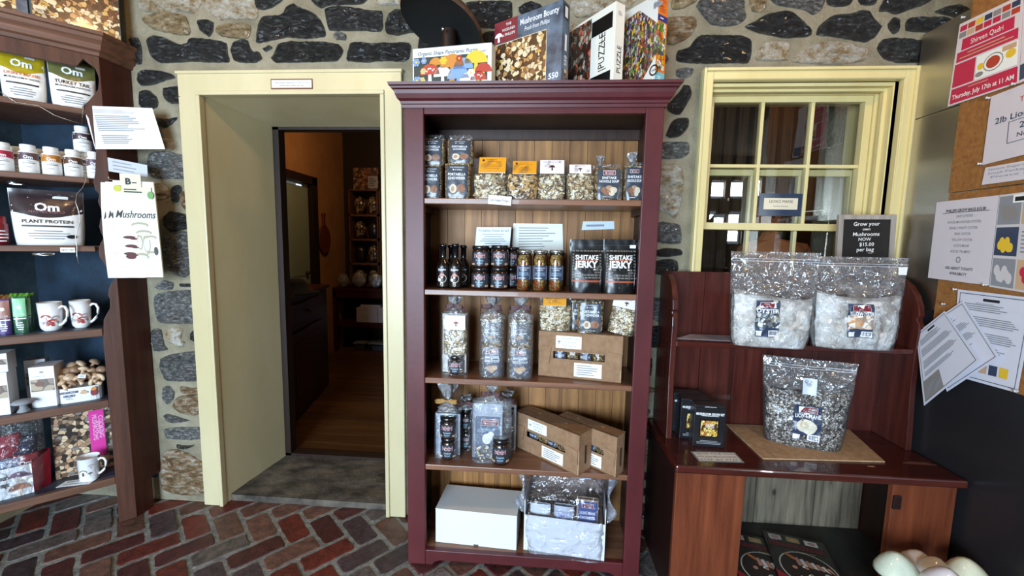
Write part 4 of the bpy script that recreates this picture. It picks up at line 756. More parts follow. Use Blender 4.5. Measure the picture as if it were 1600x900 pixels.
for k, s_ in enumerate(('THE', 'WOODLANDS', 'at PHILLIPS')): m_.text(su, s_, a+w_*0.215, h_*(0.94-0.065*k), h_*0.035, 2, 0.0016, maxw=w_*0.2)
m_.text(su, 'Mushroom Bounty', a+w_*0.67, h_*0.90, h_*0.075, 2, 0.0016, maxw=w_*0.55, bold=0.01); m_.text(su, 'Fresh from Phillips', a+w_*0.64, h_*0.80, h_*0.055, 2, 0.0016, maxw=w_*0.36, shear=0.25)
m_.text(su, '550', b-w_*0.10, h_*0.11, h_*0.07, 2, 0.0016, maxw=w_*0.14, bold=0.02); m_.lines(su, b-w_*0.16, b-w_*0.05, h_*0.04, h_*0.06, 1, 2, 0.0016)
for q in range(26):
    rn = random.Random(q); xx = a+0.012+rn.random()*(x1-a-0.024); zz = 0.012+rn.random()*(h_*0.70-0.03); k = rn.uniform(0.006, 0.013)
    if q % 2: m_.disc(su, xx, zz, k, k*rn.uniform(0.7, 1), 4, 0.0018, 10)
    else: m_.mush(su, xx, zz, k*1.9, 5 if q % 3 else 4, 4, 0.0018)
m_.build('picture', [PH1, MAROON, LABELW, CREAM, plain('photo_cream', 'e0cda8', 0.5), plain('photo_gold', 'cfa04c', 0.5)], t)
m_ = MB(); su = sideR(w_/2); m_.text(su, '550', 0.026, h_*0.30, h_*0.06, 0, rot=90, bold=0.02); m_.rect(su, 0.02, 0.034, h_*0.42, h_*0.62, 0); m_.rect(su, 0.008, 0.044, 0.006, h_*0.2, 1); m_.rect(su, 0.012, 0.04, h_*0.8, h_*0.97, 2); m_.rect(su, 0.016, 0.036, h_*0.82, h_*0.95, 0, 0.001)
m_.build('spine_print', [LABELW, PH1, INK], t)
# white puzzle box
th = R(-52.5); c, w_ = corner_box(960.5, 880, 60, -0.33, th, 0); nl = Vector((math.cos(th), math.sin(th), 0)); h_ = on(961.5, 1, c, Vector((0, 1, 0))).z-TOPZ
t = thing('puzzle_box', 'white puzzle box with red mushroom picture, standing edge-on between two others', 'puzzle box', (c.x-nl.x*w_/2, c.y-nl.y*w_/2, TOPZ), th, 'puzzle boxes on the bookcase')
m_ = MB(); m_.box(-w_/2, w_/2, 0, 0.045, 0, h_); m_.build('carton', [plain('white_gloss_card', 'eee9dc', 0.3, coat=0.4)], t, bev=0.001)
m_ = MB(); su = flat(0); b = w_/2; bx = b-w_*0.42
m_.rect(su, -w_/2, bx, 0, h_*0.965, 0); m_.rect(su, bx+0.002, b-0.012, h_*0.70, h_*0.90, 1); m_.rect(su, bx+0.002, b-0.014, h_*0.03, h_*0.17, 1)
m_.text(su, '|PUZZLE', bx+(b-bx)*0.48, h_*0.45, h_*0.115, 1, maxw=h_*0.48, rot=90); m_.text(su, '1000 PIECES', bx+(b-bx)*0.48, h_*0.64, h_*0.03, 1, rot=90, maxw=0.05)
m_.build('picture', [PH2, BLACK, LABELW], t)
m_ = MB(); su = sideR(w_/2); m_.text(su, 'PUZZLE', 0.022, h_*0.30, h_*0.075, 0, rot=90, maxw=h_*0.34); m_.lines(su, 0.012, 0.032, h_*0.84, h_*0.90, 3, 1); m_.build('spine_print', [BLACK, GREY], t)
# orange-trimmed puzzle box
th = R(-52.5); c, w_ = corner_box(1026, 950, 60, -0.325, th, 0); nl = Vector((math.cos(th), math.sin(th), 0)); h_ = on(1028, -12, c, Vector((0, 1, 0))).z-TOPZ
t = thing('puzzle_box', 'rightmost puzzle box, floral painting on front and orange spine', 'puzzle box', (c.x-nl.x*w_/2, c.y-nl.y*w_/2, TOPZ), th, 'puzzle boxes on the bookcase')
m_ = MB(); m_.box(-w_/2, w_/2, 0, 0.05, 0, h_); m_.build('carton', [plain('pale_gloss_card', 'dcd8d0', 0.3, coat=0.4)], t, bev=0.001)
m_ = MB(); su = flat(0); m_.poly(su, [(-w_/2, 0), (b-0.09, 0), (b-0.01, h_*0.36), (b-0.01, h_*0.62), (b-0.10, h_*0.92), (-w_/2, h_*0.85)], 0); m_.ring(su, b-0.028, h_*0.14, 0.018, 0.005, 1); m_.text(su, '1000', b-0.028, h_*0.14, 0.007, 1)
for q in range(5): m_.disc(su, b-0.035+0.012*(q % 3), h_*(0.86+0.03*(q % 2)), 0.007, None, 2, 0.0014, 7)
m_.build('picture', [PH3, BLACK, GREY], t)
m_ = MB(); su = sideR(w_/2); m_.rect(su, 0, 0.05, h_*0.13, h_, 0, 0.0004); m_.rect(su, 0, 0.05, 0.0, h_*0.13, 2, 0.0004); m_.rect(su, 0.0, 0.05, h_*0.70, h_*0.77, 3, 0.0008); m_.rect(su, 0.006, 0.044, h_*0.16, h_*0.69, 1, 0.0008); m_.lines(su, 0.012, 0.038, h_*0.72, h_*0.75, 1, 4, 0.0012); m_.lines(su, 0.012, 0.038, h_*0.04, h_*0.09, 2, 4, 0.0012); m_.text(su, '1000', 0.025, h_*0.93, 0.012, 5); m_.lines(su, 0.01, 0.04, h_*0.8, h_*0.88, 3, 5, 0.0012)
m_.build('spine_print', [plain('orange_spine', 'e07a2c', 0.4), chips('bright_floral', ['d8482c', '6a9a3c', 'e8d8c0', 'e0a020', '5c4a7a', 'f0e8e0'], 70, 0.4, '3a5a24', bump=0, coat=0.3), plain('aqua_band', '7ac0cc', 0.4), plain('indigo_band', '3a3a78', 0.4), LABELW, plain('rust_ink', 'b84c28', 0.5)], t)

# ---------------------------------------------------------------- first shelf: soup and mushroom bags
z = SZ[0]+0.0005; yb = BY+0.03
def F(px0, px1, pt, pb, z, y, th=0): return fit(px0, px1, pt, pb, z, (0, y, 0), th)
PC = ('PORTABELLA', 'CHOWDER'); SN = ('SHIITAKE', 'NOODLE SOUP')
for (a, b, c_, d_, lab, yy, sd, zz) in ((655, 689, 257, 307, 'portabella chowder bag at the far left end of the top shelf, lower of its pair', 0.035, 1, 0), (693, 734, 254, 307, 'portabella chowder bag second from left on the top shelf, lower of its pair', 0.02, 2, 0),
                                    (655, 694, 215, 257, 'portabella chowder bag at the far left end, resting on another', 0.055, 3, 1), (697, 739, 216, 254, 'portabella chowder bag resting on the second one from the left', 0.04, 4, 1)):
    l, w_, h_ = F(a, b, c_, d_, z, BY+yy); 
    if zz: l.z = prev[sd-3]; h_ = h_-(l.z-z)
    else:
        prev = prev+[z+h_+0.0005] if sd > 1 else [z+h_+0.0005]
    if zz == 0 or True: soup_bag(l, w_, h_, lab, PC, 0, 'portabella', 'portabella chowder bags on the top shelf', 0.06, sd, top=(zz == 1))
l, w_, h_ = F(738, 793, 243, 306, z, BY+0.03); header_bag(l, w_, h_, 'dried mushroom bag with large orange header, beside the chowder bags', ORANGE, 0.40, (), 0, 'dried mushroom bags on the top shelf', 0.07, 5, False, (-0.33, 0.44))
l, w_, h_ = F(790, 842, 249, 306, z, BY+0.025); header_bag(l, w_, h_, 'dried mushroom bag of golden slices with a lower orange header', ORANGE, 0.36, (), 0, 'dried mushroom bags on the top shelf', 0.07, 6, True, (-0.30, 0.42))
l, w_, h_ = F(840, 885, 248, 307, z, BY+0.03); header_bag(l, w_, h_, 'dried mushroom bag with tall white header, left of the two white-headed bags', PINKW, 0.36, ('MUSHROOMS & MORE',), 0, 'dried mushroom bags on the top shelf', 0.06, 7, False, (-0.42, 0.42))
l, w_, h_ = F(886, 930, 255, 308, z, BY+0.02); header_bag(l, w_, h_, 'dried mushroom bag with shorter white header, right of the two white-headed bags', PINKW, 0.27, ('MUSHROOMS',), 0, 'dried mushroom bags on the top shelf', 0.06, 8, False, (-0.42, 0.36))
l, w_, h_ = F(929, 975, 261, 309, z, BY+0.02); a_ = soup_bag(l, w_, h_, 'shiitake noodle soup bag with fully visible label on the top shelf', SN, 0, 'shiitake', 'shiitake noodle soup bags on the top shelf', 0.06, 9, True); knot(a_, (-0.03, 0.04, h_+0.02), 0.012, 3)
l, w_, h_ = F(975, 1008, 258, 307, z, BY+0.045); a_ = soup_bag(l, w_, h_, 'shiitake noodle soup bag half hidden by the right stile of the bookcase', SN, 0, 'shiitake', 'shiitake noodle soup bags on the top shelf', 0.06, 10, True); knot(a_, (-0.005, 0.03, h_+0.012), 0.017, 5)
l, w_, h_ = F(763, 799, 306, 320, 1.2, BY-0.002); q = AY(781, 313, BY-0.004)
def tagcard(name, label, px, py, w_, h_, y, words=(), th=0, tilt=0, cat='label', mat=WHITE, grp=None, lines=0):
    q = AY(px, py, y); t = thing(name, label, cat, q, 0, grp); t.rotation_euler = (0, tilt, th)
    m_ = MB(); m_.box(-w_/2, w_/2, -0.0015, 0, -h_/2, h_/2)
    for i, s_ in enumerate(words): m_.text(flat(-0.0015), s_, 0, h_*(0.5-(i+0.6)/(len(words)+0.2)), h_*0.32/max(1, len(words)*0.7), 1, maxw=w_*0.85)
    if lines: m_.lines(flat(-0.0015), -w_*0.4, w_*0.4, -h_*0.4, h_*0.4, lines, 2, centre=True)
    m_.build('card', [mat, INK, GREY], t); return t
tagcard('price_tag', 'small white shelf tag on the front edge of the top bookcase shelf', 781, 313, w_, 0.032, BY-0.0045, ('Low Sodium Product',), 0, R(4))

# ---------------------------------------------------------------- second shelf
z = SZ[1]+0.0005
def sauce(loc, label, r, h):
    t = thing('sauce_bottle', label, 'bottle', loc, 0, 'hot sauce bottles')
    m_ = MB(); m_.lathe([(0.001, 0), (r*0.95, 0), (r, 0.005), (r, h*0.50), (r*0.9, h*0.57), (r*0.42, h*0.68), (r*0.38, h*0.74)], 22); m_.build('bottle', [plain('dark_sauce_glass', '160b08', 0.08, coat=0.8)], t)
    m_ = MB(); m_.lathe([(r*0.46, h*0.70), (r*0.47, h*0.93), (r*0.58, h*0.932), (r*0.58, h*0.995), (r*0.5, h), (0.001, h)], 18); m_.build('cap', [plain('black_shrink_cap', '0e0e12', 0.18, coat=0.6)], t)
    m_ = MB(); su = cyl(r); m_.rect(su, -r*1.2, r*1.2, h*0.04, h*0.50, 0, 0.0004, 12); m_.text(su, 'HOT', 0, h*0.465, h*0.022, 1, 0.001); m_.text(su, 'Shiitake', 0, h*0.425, h*0.04, 1, 0.001, maxw=r*1.3, bold=0.02, shear=0.2); m_.lines(su, -r*0.5, r*0.5, h*0.385, h*0.40, 1, 1, 0.001)
    m_.disc(su, 0.001, h*0.30, r*0.32, h*0.055, 2, 0.001); m_.ring(su, 0.002, h*0.22, r*0.62, r*0.07, 3, 0.0012); m_.disc(su, -r*0.35, h*0.19, r*0.24, None, 1, 0.0014); m_.disc(su, 0, h*0.245, r*0.16, None, 1, 0.0014); m_.text(su, 'FJ', 0, h*0.10, h*0.07, 3, 0.001)
    m_.build('label', [plain('black_label', '141214', 0.4), LABELW, plain('faded_red', 'b06a68', 0.5), CREAM], t)
for i, (a, b, yy, lab) in enumerate(((680, 700.5, 0.05, 'left of the two front hot sauce bottles on the second shelf'), (699.5, 720, 0.045, 'right of the two front hot sauce bottles on the second shelf'), (713, 732, 0.11, 'hot sauce bottle standing behind the front pair, its neck just showing at right'), (694, 712, 0.115, 'hot sauce bottle standing behind, seen between the two front necks'))):
    l, w_, h_ = F(a, b, 381 if yy < 0.1 else 383, 448, z, BY+yy); sauce(Vector((l.x, BY+yy+w_/2, z)), lab, w_/2, h_)
for i, (a, b, c_, d_, lev, lab) in enumerate(((734.5, 763, 418.5, 450, 0, 'left bottom'), (764.5, 793, 418.5, 450, 0, 'right bottom'), (735, 763, 389, 419, 1, 'left top'), (765, 793.5, 389, 419, 1, 'right top'))):
    l, w_, h_ = F(a, b, 418.5, 450, z, BY+0.035); small_jar('spread_jar', 'squat dark spread jar, %s of the stacked four beside the sauce bottles' % lab, (l.x, BY+0.035+w_/2, z+lev*(h_+0.0005)), w_/2*0.985, h_, 'squat spread jars on the second shelf')
for i, px in enumerate((756, 785)):
    for lev in (0, 1):
        l, w_, h_ = F(px, px+26, 418.5, 450, z, BY+0.112); small_jar('spread_jar', 'squat spread jar in the back row, %s %s' % (('lower', 'upper')[lev], ('behind the left stack', 'behind the right stack')[i]), (l.x, BY+0.112+w_/2, z+lev*(h_+0.0005)), w_/2*0.98, h_, 'squat spread jars on the second shelf')
def note(name, label, pts, y, title=(), nl=6, mat=ICE, cat='note', P=None, th=0.0):
    """sheet of paper through four photo corners on a real plane, written on"""
    q = [AY(px, py, y) for px, py in pts]; c = (q[0]+q[1]+q[2]+q[3])/4
    return sheet(name, label, q, c, Vector((0, -1, 0)), title, nl, mat, cat)
def sheet(name, label, q, c, nrm, title, nl, mat, cat, extra=None, ink=None, grp=None, thk=0.0008, margin=0.1):
    t = thing(name, label, cat, c, 0, grp)
    def su(u, v, e):  # u, v in 0..1, v up
        p = q[0]*(1-u)*v+q[1]*u*v+q[2]*u*(1-v)+q[3]*(1-u)*(1-v)-c; p = p+nrm*(e+thk); return (p.x, p.y, p.z)
    m_ = MB(); m_.prism([(0, 0), (1, 0), (1, 1), (0, 1)], lambda a, b: su(a, b, -thk), lambda a, b: su(a, b, 0), 0)
    v = 1-margin
    for s_, hh in title:
        m_.text(su, s_, 0.5, v-hh/2, hh, 1, 0.0006, maxw=0.86); v -= hh*1.75
    if nl: m_.lines(su, 0.12, 0.88, 0.1, v, nl, 2, 0.0006, 0.3, seed=len(label), centre=bool(title))
    if extra: extra(m_, su)
    m_.build('page', [mat, ink or INK, GREY, NAVY, REDINK, WHITE, TAN, YEL, plain('photo_grey', '8c8784', 0.6), plain('crimson_print', 'c2284a', 0.55)], t); return t
note('info_card', 'pale blue information card standing behind the spread jars', [(745, 355), (799, 355), (796, 389), (742, 389)], BY+0.205, ((('Portabella Cheese Spread'), 0.10),), 6)
m_ = MB(); q = AY(770, 391, BY+0.2); m_.box(-0.055, 0.045, 0, 0.008, -0.012, 0.0); o = m_.build('card_clip', [BLACK], loc=(q.x, BY+0.188, q.z)); bpy.data.objects.remove(o)
tk = note('recipe_card', 'cream recipe card pinned to the back boards above the tall jars', [(802, 349), (879, 350), (880, 395), (800, 397)], BY+D-0.026, (), 9, plain('ivory_card', 'e6e6dc', 0.6))
note('wall_label', 'small clear-covered label stuck on the bookcase back above the jerky pouches', [(911, 346), (959.5, 345.5), (960, 358), (908.5, 359.5)], BY+D-0.026, (), 1, plain('pale_blue_paper', 'c6d4e2', 0.5), 'label')
PICK = chips('pickled_mushrooms', ['c9a868', 'e0c890', 'a07840', 'd8b878', 'b4482c', 'e8d8b0', '8a6434'], 75, 0.3, '5c3c18', coat=0.6, bump=0.6)
def tall_jar(loc, label, r, h):
    t = thing('pickled_mushroom_jar', label, 'jar', loc, 0, 'tall jars of pickled mushrooms')
    m_ = MB(); m_.lathe([(0.001, 0.002), (r*0.9, 0.002), (r*0.95, 0.007), (r*0.95, h*0.80), (r*0.7, h*0.88), (0.001, h*0.88)], 22); m_.build('pickles', [PICK], t)
    m_ = MB(); m_.lathe([(r*0.9, 0), (r, 0.006), (r, h*0.82), (r*0.88, h*0.90), (r*0.88, h*0.93)], 24); m_.build('glass', [jarglass], t)
    m_ = MB(); m_.lathe([(r*0.93, h*0.93), (r*0.97, h*0.935), (r*0.97, h*0.985), (r*0.93, h), (0.001, h)], 24); m_.build('lid', [SILVER], t)
    m_ = MB(); su = cyl(r); m_.rect(su, -r*1.3, r*1.3, h*0.27, h*0.62, 0, 0.0005, 16); m_.frame(su, -r*0.9, r*0.9, h*0.28, h*0.61, 0.001, 1, 0.001); m_.text(su, 'THE WOODLANDS', 0, h*0.565, h*0.028, 1, 0.001, maxw=r*1.4); m_.text(su, 'at Phillips', 0, h*0.52, h*0.03, 1, 0.001, maxw=r*0.9, shear=0.2)
    m_.text(su, 'MARINATED', 0, h*0.44, h*0.03, 2, 0.001, maxw=r*1.5); m_.text(su, 'MUSHROOMS', 0, h*0.395, h*0.03, 2, 0.001, maxw=r*1.5); m_.lines(su, -r*0.7, r*0.7, h*0.30, h*0.33, 1, 1, 0.001)
    m_.build('label', [NAVY, LABELW, PALEB], t)
for i, (a, lab) in enumerate(((806, 'leftmost tall pickled mushroom jar on the second shelf'), (831.5, 'middle tall pickled mushroom jar with red pepper near its lid'), (857, 'rightmost tall pickled mushroom jar on the second shelf'))):
    l, w_, h_ = F(a, a+25, 391, 452.5, z, BY+0.03); tall_jar((l.x, BY+0.03+w_/2, z), lab, w_/2*0.97, h_)
l, w_, h_ = F(862, 884, 393, 452, z, BY+0.10); tall_jar((l.x, BY+0.105+w_/2, z), 'tall pickled mushroom jar hidden in the second row behind the rightmost', w_/2*0.97, h_*0.99)
JP = plain('black_foil_pouch', '0c0c0e', 0.32, coat=0.25)
def jerky(loc, w, h, label, seed, sticker=False):
    t = thing('jerky_pouch', label, 'pouch', loc, 0, 'shiitake jerky pouches'); S = Soft(w, h, 0.055, 2.6, 0.06, 0.9, 0.0010, seed, flatfrom=0.8)
    m_ = MB(); S.skin(m_, 0, 22, 24); m_.build('pouch', [JP], t, loc=(0, 0.03, 0)); su = S.su()
    m_ = MB()
    m_.text(su, 'SHIITAKE', 0, h*0.665, h*0.085, 0, maxw=w*0.66, bold=0.03); m_.text(su, 'JERKY', -w*0.02, h*0.535, h*0.12, 0, maxw=w*0.66, bold=0.04); m_.rect(su, -w*0.3, w*0.3, h*0.60, h*0.625, 1, 0.0008, 8); m_.rect(su, -w*0.42, w*0.42, h*0.20, h*0.235, 1, 0.0008, 10)
    rn = random.Random(seed)
    for r_ in range(5):
        zz = h*(0.27+0.05*r_) if r_ < 4 else h*0.77; x = -w*0.42
        while x < w*0.4:
            ln = rn.uniform(0.04, 0.1)*w
            if r_ == 4 or abs(x+ln/2) > w*0.18 or r_ < 2: m_.rect(su, x, x+ln, zz, zz+h*0.028, 2, 0.0006, 2)
            x += ln+w*0.02
    for zz in [h*(0.48+0.055*k) for k in range(5)]:
        for sx in (-0.41, 0.36): m_.rect(su, w*sx, w*(sx+0.05), zz, zz+h*0.03, 2, 0.0006, 1)
    m_.lines(su, w*0.2, w*0.27, h*0.42, h*0.46, 1, 0, 0.001)
    m_.build('printing', [LABELW, plain('rust_band', 'a04a2a', 0.4), plain('grey_words', '6c6862', 0.5)], t, loc=(0, 0.03, 0))
    m_ = MB()
    for (u0, v0, u1, v1) in ((-0.33, 0.78, 0.02, 0.38), (0.34, 0.78, 0.05, 0.38), (-0.42, 0.75, -0.40, 0.05), (0.42, 0.7, 0.40, 0.08), (-0.12, 0.4, -0.02, 0.05)):
        m_.tube([S.pt(w*(u0+(u1-u0)*k/8), h*(v0+(v1-v0)*k/8), 0.0015+0.0008*math.sin(k*2+seed)) for k in range(9)], 0.0011, 6)
    m_.build('foil_crease', [plain('foil_fold', '46464c', 0.12, 0.6, coat=1)], t, loc=(0, 0.03, 0))
    m_ = MB(); m_.rect(su, -w*0.46, w*0.46, h*0.885, h*0.895, 0, 0.0012, 12); m_.build('zip_seal', [plain('dark_seam', '3a3a3e', 0.3)], t, loc=(0, 0.03, 0))
    if sticker: m_ = MB(); m_.rect(su, w*0.25, w*0.42, h*0.84, h*0.90, 0, 0.002, 3); m_.build('price_sticker', [WHITE], t, loc=(0, 0.03, 0))
l, w_, h_ = F(890, 945, 374, 456, z, BY+0.02); jerky(l, w_, h_, 'black shiitake jerky pouch on the left, no price sticker', 2)
l, w_, h_ = F(943.5, 999, 374, 457, z, BY+0.018); jerky(l, w_, h_, 'black shiitake jerky pouch with white price sticker beside the right stile', 5, True)

# ---------------------------------------------------------------- kraft gift boxes
KRAFT = noisy('kraft_card', '8a6a50', '9c7c60', (40, 40, 40), 0.75, 0.15, 90, 0.2, bdist=0.001); KEDGE = plain('kraft_cut_edge', 'c7a98a', 0.8)
def gift_box(loc, w, h, d, rz, label, flap=False):
    t = thing('gift_box', label, 'gift box', loc, rz, 'brown soup mix gift boxes'); wx0, wx1, wz0, wz1 = -w*0.32, w*0.30, h*0.42, h*0.58
    m_ = MB()
    for a in ((-w/2, w/2, 0, wz0), (-w/2, w/2, wz1, h), (-w/2, wx0, wz0, wz1), (wx1, w/2, wz0, wz1)): m_.box(a[0], a[1], 0, 0.003, a[2], a[3])
    m_.box(-w/2, w/2, d-0.003, d, 0, h); m_.box(-w/2, -w/2+0.003, 0.003, d-0.003, 0, h); m_.box(w/2-0.003, w/2, 0.003, d-0.003, 0, h); m_.box(-w/2, w/2, 0, d, 0, 0.003); m_.build('carton', [KRAFT], t)
    m_ = MB(); m_.xz([(-w/2-0.001, h*0.60), (-w*0.36, h*0.60), (-w*0.345, h*0.66), (w*0.31, h*0.62), (w*0.33, h*0.60), (w/2+0.001, h*0.60), (w/2+0.001, h+0.003), (-w/2-0.001, h+0.003)], -0.004, 0)
    m_.box(-w/2-0.001, w/2+0.001, -0.004, d+0.002, h, h+0.003); m_.build('lid', [KRAFT], t)
    m_ = MB(); m_.xz([(-w*0.485, h*0.32), (-w*0.37, h*0.30), (-w*0.345, h*0.66), (-w*0.37, h*0.69), (-w*0.49, h*0.66)], -0.0065, -0.004); m_.build('tuck_tab', [KRAFT], t); m_ = MB(); m_.xz([(w*0.325, h*0.26), (w*0.49, h*0.28), (w*0.49, h*0.62), (w*0.34, h*0.66), (w*0.315, h*0.6)], -0.0065, -0.004); m_.build('tuck_tab', [KRAFT], t)
    m_ = MB(); m_.rect(flat(0), -w/2, w/2, h*0.597, h*0.60, 0, 0.0045); m_.rect(flat(0), w*0.488, w*0.494, 0.003, h*0.6, 0, 0.001); m_.build('cut_edge', [KEDGE], t)
    m_ = MB(); su = sideR(w/2+0.001); pts = [(d*0.5+0.006*math.cos(a), h*0.45+(0.032 if math.sin(a) > 0 else -0.032)+0.006*math.sin(a)) for a in [2*math.pi*k/16 for k in range(16)]]; m_.poly(su, pts, 0, 0.0008); m_.build('hand_slot', [plain('slot_shade', '2c1c12', 0.9)], t)
    for x in (-w*0.22, w*0.2): m_ = MB(); m_.disc(lying(h+0.003), x, d*0.55, 0.007, 0.005, 0, 0.0006); m_.build('lid_slot', [KEDGE], t)
    for i in range(4):
        ww = (wx1-wx0)/4; m_ = MB(); S = Soft(ww*0.94, h*0.5, 0.03, 4, 0.6, 0.9, 0.002, i); S.skin(m_, 0, 8, 8)
        if i in (0, 2): m_.rect(S.su(), -ww*0.4, ww*0.4, h*0.2, h*0.45, 1, 0.001, 6); m_.text(S.su(), 'NOODLE SOUP', 0, h*0.38, h*0.05, 2, 0.002, maxw=ww*0.7)
        m_.build('soup_packet', [MUSHMIX, NAVY, LABELW], t, loc=(wx0+ww*(i+0.5), 0.024, h*0.10))
    su = flat(-0.004); m_ = MB(); m_.rect(su, -w*0.29, w*0.02, h*0.66, h*0.93, 0, 0.0006)
    for k, s_ in enumerate(('MUSHROOM', 'SOUP MIX', 'GIFT BOX')): m_.text(su, s_, -w*0.12, h*(0.875-0.08*k), h*0.045, 1, 0.0011, maxw=w*0.2)
    m_.mush(su, -w*0.25, h*0.79, h*0.08, 1, 1, 0.0011); m_.build('box_label', [WHITE, GREY, GREY], t); m_ = MB(); m_.rect(flat(0), -w*0.06, w*0.27, h*0.06, h*0.36, 0, 0.0006); m_.lines(flat(0), -w*0.03, w*0.24, h*0.09, h*0.33, 5, 2, 0.0011); m_.build('box_label', [WHITE, GREY, GREY], t)
    return t
z = SZ[2]+0.0005; th = R(-10); n_ = Vector((math.sin(th), -math.cos(th), 0))
A_ = AY(842, 548, BY+0.085); A_.z = 0; B_ = on(972, 560, A_, n_); tz = on(905, 521, A_, n_).z
c_ = (A_+Vector((B_.x, B_.y, 0)))/2; GH = tz-z
gift_box((c_.x, c_.y, z), (Vector((B_.x, B_.y, 0))-A_).length, GH, 0.085, th, 'brown windowed gift box on the third shelf with three bags on its lid')
zt = z+GH+0.0035
l, w_, h_ = F(842, 893, 463, 516, zt, c_.y+0.02); header_bag(l, w_, h_*0.99, 'dried mushroom bag with gold header standing on the third-shelf gift box', ORANGE, 0.28, (), R(-4), None, 0.05, 11, False, (-0.38, 0.33))
l, w_, h_ = F(892, 920, 468, 517, zt, c_.y+0.035); soup_bag(l, w_, h_*0.96, 'shiitake noodle soup bag half hidden behind the chowder bag on the gift box', SN, R(6), 'shiitake', None, 0.035, 12, True)
l, w_, h_ = F(902, 943, 471, 518, zt, c_.y-0.004); soup_bag(Vector((l.x, l.y-0.006, l.z)), w_, h_, 'portabella chowder bag standing on the third-shelf gift box', PC, R(-4), 'portabella', None, 0.04, 13)
l, w_, h_ = F(946, 988, 467, 522, zt, c_.y+0.0); header_bag(Vector((l.x+0.004, l.y-0.012, l.z+0.002)), w_, h_*1.02, 'dried mushroom bag with tilted white header leaning over the gift box corner', PINKW, 0.27, ('MUSHROOMS',), R(-12), None, 0.045, 14, False, (-0.5, 0.5), 0, R(10))
# fourth shelf pair
z = SZ[3]+0.0005; th = R(-39); n_ = Vector((math.sin(th), -math.cos(th), 0))
cr = AY(905, 715, BY-0.018); cr.z = 0; lf = on(807, 672, cr, n_); lf.z = 0; tz = AY(906, 681, BY-0.018).z; c_ = (cr+lf)/2
gift_box((c_.x, c_.y, z), (cr-lf).length, tz-z, 0.085, th, 'brown windowed gift box set askew, its corner jutting past the fourth shelf')
u_ = Vector((math.cos(th), math.sin(th), 0)); bk = Vector((-math.sin(th), math.cos(th), 0))
L2 = (cr-lf).length*0.85; c2 = cr+Vector((0.140, 0.002, 0))-u_*(L2/2)
gift_box((c2.x, c2.y, z), L2, tz-z, 0.06, R(-39), 'brown gift box tucked behind the jutting one against the right stile')

# ---------------------------------------------------------------- tied cellophane gift bags
def gift_bag(loc, w, h, hn, d, label, ribbon, seed, stuffing, spread=1.0, rz=0, up_=1.0, kr=0.024):
    t = thing('gift_bag', label, 'gift bag', loc, rz, 'tied cellophane gift bags'); hb = h-hn; up_ = 0.58*hn/(2.2*kr); S = Soft(w, hb, d, 5, 0.45, 0.97, 0.0025, seed, taper=-0.06)
    stuffing(t, w, hb, d)
    m_ = MB(); S.skin(m_, 0, 18, 20)
    m_.grid(lambda u, v: ((math.cos(u*2*math.pi)*(w*0.46*(1-v)+0.010*v))*(1+0.05*math.sin(u*50)), (math.sin(u*2*math.pi)*(d*0.26*(1-v)+0.009*v)), hb+hn*0.42*v-0.006*(1-v)), 40, 5)
    m_.build('cellophane', [FILM], t, loc=(0, d/2, 0)); zk = hb+hn*0.40
    knot(t, (0, d/2, zk), kr, seed, up_); bow(t, (0, d/2, zk), 0.03, ribbon, seed, spread); return t
def packet(t, w, h, d, loc, words, seed, mix=None, lab=NAVY, pic=TAN, full=True):
    S = Soft(w, h, d, 6, 0.5, 0.95, 0.0012, seed); m_ = MB(); S.skin(m_, 0, 12, 12); su = S.su()
    if full: m_.rect(su, -w*0.42, w*0.42, h*0.04, h*0.96, 1, 0.001, 10, 8)
    logo(m_, su, 0, h*0.85, w*0.5, 2, 3, 0.002)
    for k, s_ in enumerate(words): m_.text(su, s_, 0, h*(0.66-0.13*k), h*0.08, 3, 0.002, maxw=w*0.7, bold=0.01)
    for a, b, r_ in ((-0.14, 0.28, 0.14), (0.1, 0.3, 0.16), (0.0, 0.2, 0.13)): m_.disc(su, w*a, h*b, w*r_, h*r_*0.6, 4, 0.002+a*0.001)
    return m_.build('soup_packet', [mix or MUSHMIX, lab, MAROON, LABELW, pic], t, loc=loc)
def st_a(t, w, h, d):
    m_ = MB(); m_.box(-w*0.44, w*0.40, 0.5*d, 0.55*d, 0.004, h*0.98); m_.mush(flat(0.3*d), 0.012, h*0.8, 0.022, 1, 1); m_.build('card_insert', [plain('frosted_card', 'e4ddd8', 0.5), MAROON], t)
    S = Soft(w*0.82, h*0.40, d*0.5, 4, 0.5, 0.9, 0.003, 4); m_ = MB(); S.skin(m_, 0, 12, 10); m_.build('mushroom_bed', [DRIED], t, loc=(0.004, d*0.33, h*0.33)); o = scatter(S, -w*0.35, w*0.35, 0.004, h*0.36, 60, 0.007, 3, [plain('slice_white', 'e8e4da', 0.6), chipc[0], chipc[1]], t); o.location = (0.004, d*0.33, h*0.33)
    m_ = MB(); m_.box(-w*0.3, w*0.4, d*0.05, d*0.07, h*0.74, h*0.97); m_.mush(flat(d*0.05), w*0.08, h*0.84, 0.02, 1, 1); m_.build('header_card', [PINKW, MAROON], t)
    small_jar('', '', None, w*0.30, h*0.30, parent=t, off=(0.006, d*0.5, 0.003))
